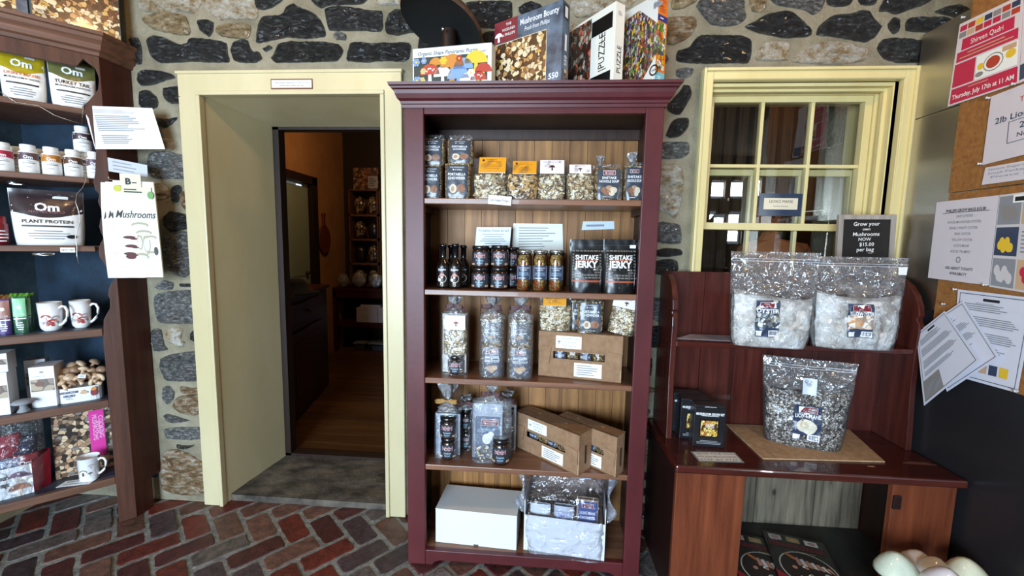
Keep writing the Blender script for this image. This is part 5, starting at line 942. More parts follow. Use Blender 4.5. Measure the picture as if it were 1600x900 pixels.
def st_b(t, w, h, d):
    packet(t, w*0.8, h*0.46, d*0.6, (0.002, d*0.42, 0.004), SN, 3); S = Soft(w*0.84, h*0.44, d*0.5, 4, 0.5, 0.9, 0.003, 4); m_ = MB(); S.skin(m_, 0, 12, 10); su = S.su(); m_.rect(su, -w*0.34, w*0.34, h*0.08, h*0.40, 1, 0.001, 8, 4); m_.text(su, 'PORTABELLA', 0, h*0.28, h*0.03, 2, 0.002, maxw=w*0.5); m_.text(su, 'CHOWDER', 0, h*0.23, h*0.03, 2, 0.002, maxw=w*0.5); m_.disc(su, 0, h*0.15, w*0.14, h*0.04, 3, 0.002)
    m_.build('chowder_packet', [MUSHMIX, slate_l, LABELW, TAN], t, loc=(0, d*0.45, h*0.48))
z = SZ[2]+0.0005
l, w_, h_ = F(686, 731, 464, 588, z, BY+0.045); gift_bag(l, w_, h_, h_*0.21, 0.06, 'tied gift bag with white mushroom card and dark jar, leftmost on the third shelf', BRIB, 21, st_a)
l, w_, h_ = F(747, 789, 464, 590, z, BY+0.035); gift_bag(l, w_, h_, h_*0.22, 0.06, 'tied soup gift bag left of the matching pair on the third shelf', BRIB, 22, st_b)
l, w_, h_ = F(791, 834, 464, 590, z, BY+0.030); gift_bag(l, w_, h_, h_*0.22, 0.06, 'tied soup gift bag right of the matching pair, touching the gift box', BRIB, 23, st_b)
def st_c(t, w, h, d):
    m_ = MB(); m_.box(-w*0.46, w*0.44, d*0.6, d*0.62, 0.004, h*0.96); m_.build('card_insert', [plain('pale_blue_insert', 'b9c6dc', 0.5)], t); r = w*0.31
    small_jar('', '', None, r, h*0.47, parent=t, off=(0.006, d*0.42, 0.003)); small_jar('', '', None, r, h*0.47, parent=t, off=(0.004, d*0.42, h*0.475))
def st_d(t, w, h, d):
    m_ = MB(); m_.box(-w*0.47, w*0.25, d*0.5, d*0.9, 0.004, h*0.93); m_.rect(flat(d*0.5), -w*0.40, w*0.2, h*0.02, h*0.72, 1, 0.001); logo(m_, flat(d*0.5), -w*0.05, h*0.62, w*0.4, 2, 3, 0.0018); m_.text(flat(d*0.5), "LION'S MANE", -w*0.14, h*0.49, h*0.055, 4, 0.0018, maxw=w*0.4)
    m_.disc(flat(d*0.5), -w*0.12, h*0.34, w*0.11, h*0.09, 3, 0.0018); m_.disc(flat(d*0.5), -w*0.02, h*0.40, w*0.08, h*0.07, 3, 0.002); m_.build('soup_carton', [plain('silver_blue_card', 'aab4c4', 0.35, coat=0.4), plain('slate_carton_front', '5a6a84', 0.4), MAROON, LABELW, PALEB], t)
    o = scatter(Soft(w, h, d*1.3, 6), -w*0.38, w*0.15, h*0.03, h*0.24, 40, 0.006, 8, chipc, t); o.location = (0, d*0.9, 0)
    small_jar('', '', None, w*0.22, h*0.40, parent=t, off=(w*0.24, d*0.22+0.004, 0.003))
z = SZ[3]+0.0005
l, w_, h_ = F(676, 719, 598, 720, z, BY+0.05); gift_bag(l, w_, h_, h_*0.42, 0.055, 'tied gift bag with gold mesh ribbon and two stacked jars on the fourth shelf', GRIB, 24, st_c, 1.25, 0, 1.6, 0.03)
l, w_, h_ = F(714, 737, 622, 705, z, BY+0.125); gift_bag(l, w_*1.1, h_, h_*0.2, 0.05, 'narrow clear gift bag in shadow behind the gold-ribboned one', BRIB, 25, st_c)
l, w_, h_ = F(734, 800, 603, 724, z, BY+0.035); gift_bag(l, w_, h_, h_*0.22, 0.075, 'wide tied gift bag with a soup carton and a jar on the fourth shelf', BRIB, 26, st_d, 1.1)
l, w_, h_ = F(778, 806, 615, 700, z, BY+0.12); gift_bag(l, w_*1.1, h_, h_*0.2, 0.05, 'dark gift bag standing behind the wide one, beside the gift boxes', BRIB, 27, st_c)

# ---------------------------------------------------------------- bottom shelf
z = 0.0625
wcard = plain('bluish_white_cardboard', 'e2e6e8', 0.55)
th = R(-3); l, w_, h_ = fit(681, 807, 800, 850, z, (-0.3, BY+0.045, 0), th); dd = 0.17
t = thing('shipping_carton', 'plain white closed carton at the left of the bottom shelf', 'box', l, th)
m_ = MB(); m_.box(-w_/2, w_/2, 0, dd, 0, h_-0.003); m_.build('carton', [wcard], t, bev=0.001)
m_ = MB(); m_.box(-w_/2, w_/2, -0.001, dd, h_-0.003, h_); m_.build('lid', [wcard], t)
m_ = MB(); m_.box(-0.008, 0.012, -0.0015, 0.001, 0, 0.007); m_.build('tab_notch', [plain('notch_shade', '5a4a40', 0.9)], t)
th = R(-6); l, w_, h_ = fit(819, 945, 812, 858, z, (0, BY+0.035, 0), th); dd = 0.15
t = thing('gift_basket', 'open white box of soups wrapped in cellophane on the bottom shelf', 'gift basket', l, th)
m_ = MB(); m_.box(-w_/2, w_/2, 0, 0.003, 0, h_); m_.box(-w_/2, w_/2, 0, dd, 0, 0.003); m_.xz([(-w_/2, 0), (-w_/2+0.003, 0), (-w_/2+0.003, h_*1.4), (-w_/2, h_*1.4)], 0.003, dd); m_.box(w_/2-0.003, w_/2, 0.003, dd, 0, h_*1.4); m_.build('tray', [wcard], t)
m_ = MB(); hb = min(h_*2.15, 0.332); m_.box(-w_/2+0.004, w_/2-0.004, dd-0.004, dd, 0.003, hb); m_.build('raised_lid', [noisy('grey_brown_card', '6a5a50', '7c6c62', (30, 30, 30), 0.7, 0.1)], t)
m_ = MB(); su = flat(dd-0.004); m_.rect(su, -w_*0.20, w_*0.32, h_*1.62, h_*2.08, 0); m_.lines(su, -w_*0.12, w_*0.25, h_*1.68, h_*1.92, 4, 1, centre=True); m_.build('lid_label', [plain('pale_blue_label', 'b4cbe6', 0.5), BLUEINK], t)
fz = MB(); rn = random.Random(5)
for k in range(150):
    p0 = Vector((rn.uniform(-0.44, 0.44)*w_, rn.uniform(0.05, dd-0.03), h_*rn.uniform(0.9, 1.45))); a = rn.uniform(0, 6.28); pts = [p0+Vector((math.cos(a+q*0.9)*0.010*q, math.sin(a)*0.004*q, 0.006*math.sin(q*1.7+k))) for q in range(5)]
    fz.tube(pts, 0.0012, 4)
fz.box(-w_*0.47, w_*0.47, 0.02, dd-0.01, 0.004, h_*0.95); o = fz.build('shredded_paper', [plain('brown_shred', '7c6656', 0.8)], t); o['kind'] = 'stuff'
packet(t, w_*0.27, h_*0.95, 0.04, (w_*0.28, 0.038, h_*0.55), ("LION'S MANE", 'CHOWDER'), 3, plain('kraft_pouch', 'a89078', 0.7), plain('deep_blue_label', '3a4c86', 0.4), plain('pale_blob', 'c4c4d4', 0.6))
S = Soft(w_*0.25, h_*0.75, 0.04, 4, 0.5, 0.9, 0.002, 9); m_ = MB(); S.skin(m_, 0, 12, 10); m_.rect(S.su(), -w_*0.1, w_*0.1, h_*0.1, h_*0.62, 1, 0.001, 6); m_.lines(S.su(), -w_*0.07, w_*0.07, h_*0.35, h_*0.55, 3, 2, 0.0016, centre=True); m_.build('rice_packet', [plain('frosty_packet', 'b9c0cc', 0.4, coat=0.4), plain('lilac_label', 'a8b0cc', 0.5), plain('violet_ink', '5c5c8c', 0.5)], t, loc=(-w_*0.01, 0.035, h_*0.5))
S = Soft(w_*0.26, h_*0.7, 0.04, 3, 0.3, 0.9, 0.002, 10); m_ = MB(); S.skin(m_, 0, 12, 10); m_.disc(S.su(), -w_*0.05, h_*0.25, 0.014, None, 1, 0.001); m_.disc(S.su(), w_*0.03, h_*0.22, 0.012, 0.017, 2, 0.001); m_.build('tea_towel_roll', [plain('white_cloth_pale', 'd4dce0', 0.8), BROWN, TAN], t, loc=(-w_*0.31, 0.04, h_*0.5))
S = Soft(w_*1.07, hb*1.0, dd+0.03, 9, 0.75, 0.98, 0.006, 31); m_ = MB(); S.skin(m_, 0, 30, 26); m_.build('cellophane', [film('basket_wrap', 0.04, 0.01, 20, 0.8, 0.06, 'fafaff')], t, loc=(0, dd/2-0.005, 0.0005))
for sg in (-1, 1):
    m_ = MB(); m_.grid(lambda u, v, sg=sg: (sg*(w_*0.52+0.04*math.sin(u*3.1)*(0.6+0.4*math.sin(v*9))), dd*0.3+0.03*math.sin(v*7+u*5)*u+0.02*u, h_*0.9+h_*1.25*v), 8, 14); m_.build('wrap_fold', [film('violet_film', 0.25, 0.18, 30, 0.9, 0.1, 'c8ccf0')], t)
# ================================================================ CORNER CABINET (left)
TH = math.atan2(0.6935, 0.7206); P0 = Vector((-1.854, -0.137, 0)); UX = Vector((0.7206, 0.6935, 0)); NB = Vector((-0.6935, 0.7206, 0))
def LC(px, py, off=0.0):
    """photo pixel -> local cabinet coordinates on the plane lying off metres behind its front"""
    q = on(px, py, P0+NB*off, NB); return (q-P0).dot(UX), q.z
def loc2w(x, y, z=0): q = P0+UX*x+NB*y; return Vector((q.x, q.y, z))
cw = wood('old_brown_stained_wood', '3a2016', '5f392a', 'z', 0.5, 0.0, 0.1); cwx = wood('old_brown_stained_wood_x', '4a3020', '7a5440', 'x', 0.5, 0.0, 0.1)
cwd = wood('red_brown_return_wood', '2e120a', '4c2012', 'z', 0.5, 0.0, 0.1)
navyp = noisy('dark_blue_cabinet_paint', '16222e', '22384c', (6, 6, 6), 0.55, 0.15, 30); navys = noisy('slate_blue_shelf_paint', '222832', '3c4656', (9, 9, 9), 0.4, 0.15, 40)
cc = thing('corner_cabinet', 'dark brown corner cabinet with scalloped trim and blue painted inside', 'cabinet', P0, TH)
def w2l(x, y): v = Vector((x, y, 0))-P0; return (v.dot(UX), v.dot(NB))
rt = [(130,92),(148,105),(155,122),(153,140),(140,156),(128,167)]
inner = [LC(*p) for p in rt]; lowpx = [(146,285),(149,297),(155,303),(153,315),(157,325),(162,333),(157,342),(155,354),(158,364),(162,372),(157,380),(154,392),(156,402),(162,410),(170,425),(180,435),(174,442),(170,452),(169,462),(172,468),(172,482),(166,492),(162,500)]
low = [LC(*p) for p in lowpx]
low2 = [(-0.058, 0.85), (-0.058, 0.0)]
prof = [(0.0, 0.0), (0.0, 2.06), (-0.30, 2.06)]
hz = LC(60, 91)[1]
prof = [(0.002, 0.0), (0.002, 2.06), (-0.62, 2.06), (-0.62, hz), (inner[0][0]-0.02, hz)] + inner + [(LC(138, 180)[0], 1.79), (LC(150, 235)[0], 1.66), (LC(148, 262)[0], 1.57), (LC(146, 280)[0], 1.53)] + low + low2
m_ = MB(); m_.xz(prof[::-1], 0.0, 0.022); m_.build('scalloped_front', [cw], cc, bev=0.002)
m_ = MB(); m_.box(-0.62, -0.56, 0, 0.022, 0, hz); m_.build('front_stile', [cw], cc)
# return to the wall, square to the stone
m_ = MB(); r1 = w2l(-1.852, -0.137); r2 = w2l(-1.852, -0.002); r3 = w2l(-1.870, -0.002); r4 = w2l(-1.870, -0.13); V = [r1, r2, r3, r4]
m_.xy(V, 0.15, 2.06); V2 = [r1, w2l(-1.852, -0.05), w2l(-1.870, -0.05), r4]; m_.xy(V2, 0.0, 0.15); m_.build('side_return', [cwd], cc, bev=0.002)
CB = [w2l(-1.868, -0.012), w2l(-2.405, -0.012), w2l(-2.405, -0.60)]
fl = (-0.60, 0.012)
# blue inside panels
a, b, c3 = CB; m_ = MB()
def slab(mb, p, q, t, z0, z1, mat=0):
    d_ = Vector((q[0]-p[0], q[1]-p[1])); n_ = Vector((d_.y, -d_.x)).normalized()*t; mb.xy([p, q, (q[0]+n_.x, q[1]+n_.y), (p[0]+n_.x, p[1]+n_.y)], z0, z1, mat)
slab(m_, a, b, 0.008, 0.12, 2.06); slab(m_, b, c3, 0.008, 0.12, 2.06, 1); m_.build('back_panel', [navyp, noisy('lit_grey_blue_paint', '2c3a42', '48565c', (9, 9, 9), 0.6, 0.15, 30)], cc)  # left panel's light is put into its colour: a paler, greyer blue
CZ = [1.828, 1.548, 1.262, 0.903, 0.581, 0.218]
inset = [(a[0]+0.002, a[1]), (b[0]+0.012, b[1]-0.014), (c3[0]+0.01, c3[1])]
for i, z in enumerate(CZ):
    th_ = 0.03 if i > 2 else 0.020
    poly = [(-0.004, 0.0225), w2l(-1.872, -0.13), w2l(-1.872, -0.024), w2l(-2.392, -0.024), w2l(-2.392, -0.55), fl, (-0.60, 0.0225)]
    m_ = MB(); pl = [(-0.008, 0.024), (w2l(-1.873, -0.024)), (w2l(-2.392, -0.024)), (w2l(-2.392, -0.50)), (-0.56, 0.024)]
    m_.xy(pl, z-th_, z-0.002, 0); m_.xy(pl, z-0.002, z, 1); s_ = m_.build('shelf', [cwx, navys], cc)
    m_ = MB(); m_.box(-0.56, -0.058 if i else -0.05, 0.0035, 0.024, z-th_-0.004, z-0.001); m_.build('shelf_edge', [cwx], cc, bev=0.003)
pf = [(0, 2.045), (0.008, 2.047), (0.012, 2.06), (0.022, 2.066), (0.028, 2.085), (0.040, 2.10), (0.044, 2.115), (0.052, 2.118), (0.054, 2.131), (0.0, 2.131)]
m_ = MB(); V = []
for o_, z in pf:
    V += [(-0.62, -o_, z), (o_*0.45, -o_, z), (w2l(-1.852+o_, 0)[0], w2l(-1.852+o_, 0)[1], z)]
n = len(pf); m_.add(V, [(3*i+k, 3*i+k+1, 3*((i+1) % n)+k+1, 3*((i+1) % n)+k) for i in range(n) for k in range(2)]+[tuple(3*i for i in range(n))])
m_.xy([(-0.62, 0.0), (0.0, 0.0), w2l(-1.852, -0.002), w2l(-2.39, -0.002), w2l(-2.39, -0.55)], 2.06, 2.13); m_.build('cornice', [cwx], cc)
# small round lights under two shelves
for px, py, k in ((24, 286, 1), (68, 397, 2)):
    z = CZ[k]-0.02 if k < 3 else CZ[k]-0.03; q = AZ(px, py, z-0.004)
    v = w2l(q.x, q.y); t = thing('puck_light', 'small round lit puck light under the %s shelf of the corner cabinet' % ('bottle' if k == 1 else 'plant protein'), 'light', (q.x, q.y, z-0.0005), TH, 'puck lights')
    m_ = MB(); m_.lathe([(0.018, -0.008), (0.026, -0.007), (0.027, 0), (0.001, 0)], 20); m_.build('rim', [SILVER], t); m_ = MB(); m_.lathe([(0.001, -0.009), (0.018, -0.008)], 20); m_.build('lens', [plain('lit_lens', 'ffffff', 0.4, emit=4)], t)

def fc(px0, px1, pt, pb, z, off, dth=0.0):
    """fit on a plane off metres behind the cabinet front"""
    if dth == 0: return fit(px0, px1, pt, pb, z, P0+NB*off, TH)
    q = on((px0+px1)/2, (pt+pb)/2, P0+NB*off, NB); q.z = 0; return fit(px0, px1, pt, pb, z, q, TH+dth)
# two puzzle boxes on top
zt = 2.1315
l, w_, h_ = fc(50, 188, -60, 50, zt, 0.03, R(0)); A_ = LC(51, 40, 0.02); B_ = LC(189, 55, 0.02)
x0, x1 = A_[0], B_[0]; c_ = loc2w((x0+x1)/2, 0.02)
t = thing('puzzle_box', 'large mushroom puzzle box on top of the corner cabinet, dark blue edge facing the wall', 'puzzle box', (c_.x, c_.y, zt), TH, 'puzzle boxes on the corner cabinet')
W2 = (x1-x0)/2; m_ = MB(); m_.box(-W2, W2, 0, 0.05, 0, 0.30); m_.build('carton', [GB], t, bev=0.001)
m_ = MB(); m_.rect(flat(0), -W2+0.003, W2-0.002, 0.002, 0.28, 0); rn = random.Random(9)
for q in range(20):
    k = rn.uniform(0.006, 0.013); xx = rn.uniform(-W2+0.015, W2-0.015); zz = rn.uniform(0.01, 0.1)
    if q % 2: m_.disc(flat(0), xx, zz, k, k*0.8, 1, 0.0012, 9)
    else: m_.mush(flat(0), xx, zz+0.008, k*2, 2 if q % 3 else 1, 1, 0.0012)
m_.build('picture', [PH1, plain('photo_cream', 'e0cda8', 0.5), plain('photo_gold', 'cfa04c', 0.5)], t)
m_ = MB(); m_.text(sideR(W2), '550', 0.026, 0.016, 0.014, 0); m_.build('spine_print', [LABELW], t)
c_ = loc2w(x0-0.125, 0.03); t = thing('puzzle_box', 'mushroom puzzle box cut by the left photo edge on the corner cabinet', 'puzzle box', (c_.x, c_.y, zt), TH+R(4), 'puzzle boxes on the corner cabinet')
m_ = MB(); m_.box(-0.115, 0.115, 0, 0.05, 0, 0.30); m_.build('carton', [GB], t, bev=0.001); m_ = MB(); m_.rect(flat(0), -0.11, 0.085, 0.002, 0.28, 0); m_.build('picture', [PH1], t)

# pouches
def pouch(loc, w, h, d, rz, label, colors, seed, brand, lines_, body='f0efeb', split=0.6, cat='pouch', sticker=True, group=None, tcol=None, bcol=LABELW, nm='supplement_pouch'):
    t = thing(nm, label, cat, loc, rz, group); S = Soft(w, h, d, 2.6, 0.07, 0.9, 0.0018, seed, taper=0.05, flatfrom=0.9); yo = d/2
    m_ = MB(); S.skin(m_, 0, 18, 20); m_.build('pouch', [plain('white_pouch_foil', 'efeeea', 0.32, coat=0.4)], t, loc=(0, yo, 0)); su = S.su()
    top = plain(colors[0], colors[1], 0.3, coat=0.4); m_ = MB()
    m_.grid(lambda u, v: su((u*2-1)*S.hw(h*(split+(1-split)*v))*0.985, h*(split+(1-split)*v)-0.0+(-0.012*math.cos((u*2-1)*2.5)*(1-v)), 0.0008), 14, 8); m_.build('upper_panel', [top], t, loc=(0, yo, 0))
    m_ = MB(); m_.text(su, brand, 0, h*(split+0.14), h*0.14, 0, 0.002, maxw=w*0.48, bold=0.035)
    for i, (s_, zz, hh, cm) in enumerate(lines_): m_.text(su, s_, 0, h*zz, h*hh, cm, 0.002, maxw=w*0.78, bold=0.012)
    m_.rect(su, -w*0.36, w*0.36, h*0.33, h*0.36, 1, 0.0014, 8); m_.lines(su, -w*0.3, w*0.3, h*0.10, h*0.28, 4, 3, 0.0014, centre=True); m_.rect(su, -w*0.38, w*0.38, h*0.92, h*0.925, 3, 0.0014, 8)
    m_.build('printing', [bcol, plain('dark_brown_ink', '2c221e', 0.5), tcol or INK, GREY], t, loc=(0, yo, 0))
    if sticker: m_ = MB(); m_.rect(su, w*0.08, w*0.3, h*0.85, h*0.90, 0, 0.003, 3); m_.build('price_sticker', [WHITE], t, loc=(0, yo, 0))
    return t
z = CZ[0]+0.0005
l, w_, h_ = fc(-2, 67, 76, 160, z, 0.06); pouch(l, w_, h_, 0.06, TH, 'yellow-topped supplement pouch on the highest visible cabinet shelf', ('mustard_foil', 'b09a1c'), 1, 'Om', [("LION'S MANE", 0.53, 0.055, 2), ('MUSHROOM POWDER', 0.45, 0.035, 1)], group='supplement pouches', tcol=plain('orange_words', 'd8763a', 0.5))
l, w_, h_ = fc(78, 147, 93, 168, z, 0.05); pouch(l, w_, h_, 0.06, TH+R(3), 'olive-topped supplement pouch on the highest visible cabinet shelf', ('olive_foil', '6a6a3c'), 2, 'Om', [('TURKEY TAIL', 0.53, 0.07, 1), ('MUSHROOM POWDER', 0.45, 0.035, 1)], group='supplement pouches', split=0.64)
z = CZ[2]+0.0005
l, w_, h_ = fc(14, 128, 296, 383, z, 0.05); t = pouch(l, w_, h_, 0.09, TH, 'large brown and white plant protein pouch above the new item tag', ('deep_plum_foil', '34282c'), 3, 'Om', [('MASTER BLEND', 0.605, 0.045, 2), ('PLANT PROTEIN', 0.43, 0.06, 1)], split=0.55, tcol=plain('rose_brown_words', '8a5a5a', 0.5))
m_ = MB(); S = Soft(w_, h_, 0.09, 2.6, 0.07, 0.9, 0.0018, 3, taper=0.05, flatfrom=0.9); m_.disc(S.su(), w_*0.32, h_*0.16, 0.014, 0.008, 0, 0.003); m_.build('mushroom_picture', [INK], t, loc=(0, 0.045, 0))
l, w_, h_ = fc(-22, 14, 338, 384, z, 0.08); t = thing('red_canister', 'dark red canister with white swirls at the left photo edge, beside the plant protein', 'canister', (l.x, l.y, z), TH)
m_ = MB(); r = w_/2; m_.lathe([(0.001, 0), (r, 0), (r, h_*0.72), (r*0.8, h_*0.8)], 20); m_.build('body', [plain('deep_red_can', '7c1a24', 0.35, coat=0.3)], t); m_ = MB(); m_.lathe([(r*0.85, h_*0.78), (r*0.86, h_), (0.001, h_)], 20); m_.build('lid', [plain('red_lid', '8a2028', 0.4)], t)
m_ = MB(); su = cyl(r); m_.lines(su, r*0.1, r*1.3, h_*0.08, h_*0.55, 4, 0, 0.001, 0.35); m_.build('label_print', [LABELW], t)
# supplement bottles
def sup(loc, r, h, label, cname, chex, seed):
    t = thing('supplement_bottle', label, 'bottle', loc, TH+R(8), 'white supplement bottles'); bw = plain('bottle_white', 'eeeeec', 0.35)
    m_ = MB(); m_.lathe([(0.001, 0), (r*0.95, 0), (r, 0.004), (r, h*0.70), (r*0.97, h*0.74), (r*0.72, h*0.80), (r*0.70, h*0.84)], 26); m_.build('bottle', [bw], t)
    m_ = MB(); m_.lathe([(r*0.74, h*0.82), (r*0.78, h*0.83), (r*0.78, h*0.985), (r*0.74, h), (0.001, h)], 26); m_.build('lid', [bw], t)
    su = cyl(r); m_ = MB(); m_.grid(lambda u, v: su((u-0.5)*2.6*r, h*(0.44+0.27*v)+(1-v)*h*0.05*math.cos((u-0.5)*2.6), 0.0005), 14, 3, 0); m_.text(su, 'Om', -r*0.05, h*0.56, h*0.10, 1, 0.0012, maxw=r*0.9, bold=0.035)
    m_.disc(su, -r*0.95, h*0.66, r*0.08, None, 1, 0.001, 6); m_.rect(su, -r*0.6, r*0.62, h*0.35, h*0.368, 2, 0.001, 6); m_.lines(su, -r*0.5, r*0.55, h*0.39, h*0.46, 2, 3, 0.001, 0.3); m_.lines(su, -r*0.55, r*0.55, h*0.20, h*0.25, 1, 3, 0.001, 0.4)
    m_.build('label', [plain(cname, chex, 0.4), LABELW, INK, GREY], t); return t
z = CZ[1]+0.0005
for i, (px, wp_, pt, nm, hx, lab) in enumerate(((4, 41, 221, 'crimson_label', 'a8203c', 'crimson-banded bottle at the far left of the bottle row'), (45, 37, 225, 'mauve_brown_label', '5c444a', 'mauve-brown banded bottle between the crimson and the orange one'), (80.5, 36, 229, 'amber_label', 'b8782c', 'amber-banded bottle in the middle of the bottle row'), (114, 34, 233, 'umber_label', '5a3c2a', 'dark umber banded bottle right of the amber one'), (146, 24, 236, 'violet_brown_label', '64505c', 'bottle half behind the scalloped trim at the right end of the bottle row'))):
    l, w_, h_ = fc(px-wp_/2, px+wp_/2, pt, 270, z, 0.035+0.0*i); r = w_/2*0.93 if i < 4 else 0.024; 
    q = loc2w(LC(px, 250, 0.035+0.032)[0], 0.035+0.032); sup((q.x, q.y, z), r*0.95, h_, 'white supplement bottle, '+lab.replace('half behind the scalloped trim at the right end of the bottle row', 'half behind the scalloped trim, rightmost of the row'), nm, hx, i)
    if i == 3: hh = h_; qq = q
for i, px in enumerate((30, 64, 98)):
    q = loc2w(LC(px, 250, 0.14)[0], 0.14); sup((q.x, q.y, z), 0.030, hh*0.98, 'white supplement bottle in the back row, seen in the gap %s' % ('right of the crimson one', 'left of the amber one', 'right of the amber one')[i], 'umber_label', '5a3c2a', i+9)
q = loc2w(LC(129, 215, 0.11)[0], 0.11); sup((q.x, q.y, z), 0.030, hh*0.98, 'white supplement bottle hidden in the back row under the raised one', 'umber_label', '5a3c2a', 15)
sup((q.x, q.y, z+hh*0.98+0.0008), 0.030, hh*0.97, 'white supplement bottle raised on another, its lid nearest the taped sheet', 'dark_plum_label', '45343a', 16)

# new item tag
l = on(106, 390, P0, NB); t = thing('shelf_tag', 'small white tag reading new item on the cabinet shelf edge', 'label', l-NB*0.002, TH)
m_ = MB(); m_.box(-0.021, 0.021, -0.0012, 0, -0.0115, 0.0085); m_.text(flat(-0.0012), 'NEW ITEM', 0, -0.0015, 0.0065, 1, 0.0005, maxw=0.037); m_.build('card', [WHITE, INK], t)
# fairy-light wire
wp_ = [(-5, 140), (25, 160), (60, 165), (85, 180), (105, 187), (128, 194), (129, 175), (132, 160)]; pts = [on(x, y, P0-NB*0.004, NB) for x, y in wp_]
pts2 = [on(x, y, P0-NB*0.006, NB) for x, y in ((133, 268), (134, 282), (129, 294), (120, 303), (118, 316), (123, 330), (125, 345), (121, 358), (118, 370), (120, 385), (120, 398), (123, 412))]
m_ = MB(); m_.tube(pts, 0.0012, 5); m_.tube(pts2, 0.0014, 5); o = m_.build('string_light_wire', [plain('copper_wire_silver', 'b8b4aa', 0.3, 0.8)]); tag(o, 'thin silvery fairy-light wire drooping across the corner cabinet shelves', 'wire')

# fourth shelf: bar packets and mugs
z = CZ[3]+0.0005
def barpack(loc, w, h, rz, label, c1, c2, seed, cr):
    t = thing('bar_packet', label, 'packet', loc, rz, 'snack packets beside the mugs'); S = Soft(w, h*0.93, 0.03, 4, 0.3, 0.9, 0.002, seed); su = S.su()
    m_ = MB(); S.skin(m_, 0, 12, 14); m_.build('wrapper', [plain(*c1, 0.3, coat=0.4)], t, loc=(0, 0.015, 0)); m_ = MB(); m_.rect(su, -w*0.42, w*0.42, h*0.42, h*0.88, 0, 0.001, 8, 4); m_.disc(su, 0, h*0.66, w*0.16, None, 1, 0.002); m_.text(su, 'FOCUS', 0, h*0.48, h*0.04, 1, 0.002); m_.rect(su, -w*0.4, w*0.4, h*0.36, h*0.39, 1, 0.001, 6); m_.lines(su, -w*0.25, w*0.25, h*0.08, h*0.3, 4, 1, 0.0014, centre=True); m_.build('print', [plain(*c2, 0.4), LABELW], t, loc=(0, 0.015, 0))
    m_ = MB(); m_.grid(lambda u, v: ((u-0.5)*w*1.2, -0.0+0.02*v+0.003*math.sin(u*30), h*0.92+h*0.07*v+0.002*math.sin(u*22)), 16, 3); m_.build('crimp', [cr], t, loc=(0, 0.01, 0))
gr = plain('lime_foil', '6ab040', 0.3, coat=0.4)
for i, (a, b, c_, d_, off, lab, c1, c2, cr) in enumerate(((17, 42, 459, 512, 0.05, 'green snack packet in front, left of the mushroom mugs', ('dark_green_foil', '28583c'), ('mint_foil', '8ccf9c'), gr), (-10, 17, 463, 517, 0.05, 'purple snack packet at the left photo edge beside the mugs', ('purple_foil', '4a3474'), ('copper_foil', '9a6a5c'), plain('bronze_foil', '9c6c34', 0.3, coat=0.4)),
                              (22, 50, 459, 505, 0.10, 'green snack packet standing behind the front green one', ('dark_green_foil', '28583c'), ('mint_foil', '8ccf9c'), gr), (-6, 20, 461, 508, 0.11, 'purple snack packet standing behind the front purple one', ('purple_foil', '4a3474'), ('copper_foil', '9a6a5c'), plain('bronze_foil', '9c6c34', 0.3, coat=0.4)))):
    l, w_, h_ = fc(a, b, c_, d_, z, off); l.z = z; barpack(l, w_, h_, TH, lab, c1, c2, i, cr)
CER = plain('white_glazed_ceramic', 'eef0f2', 0.15, coat=0.5)
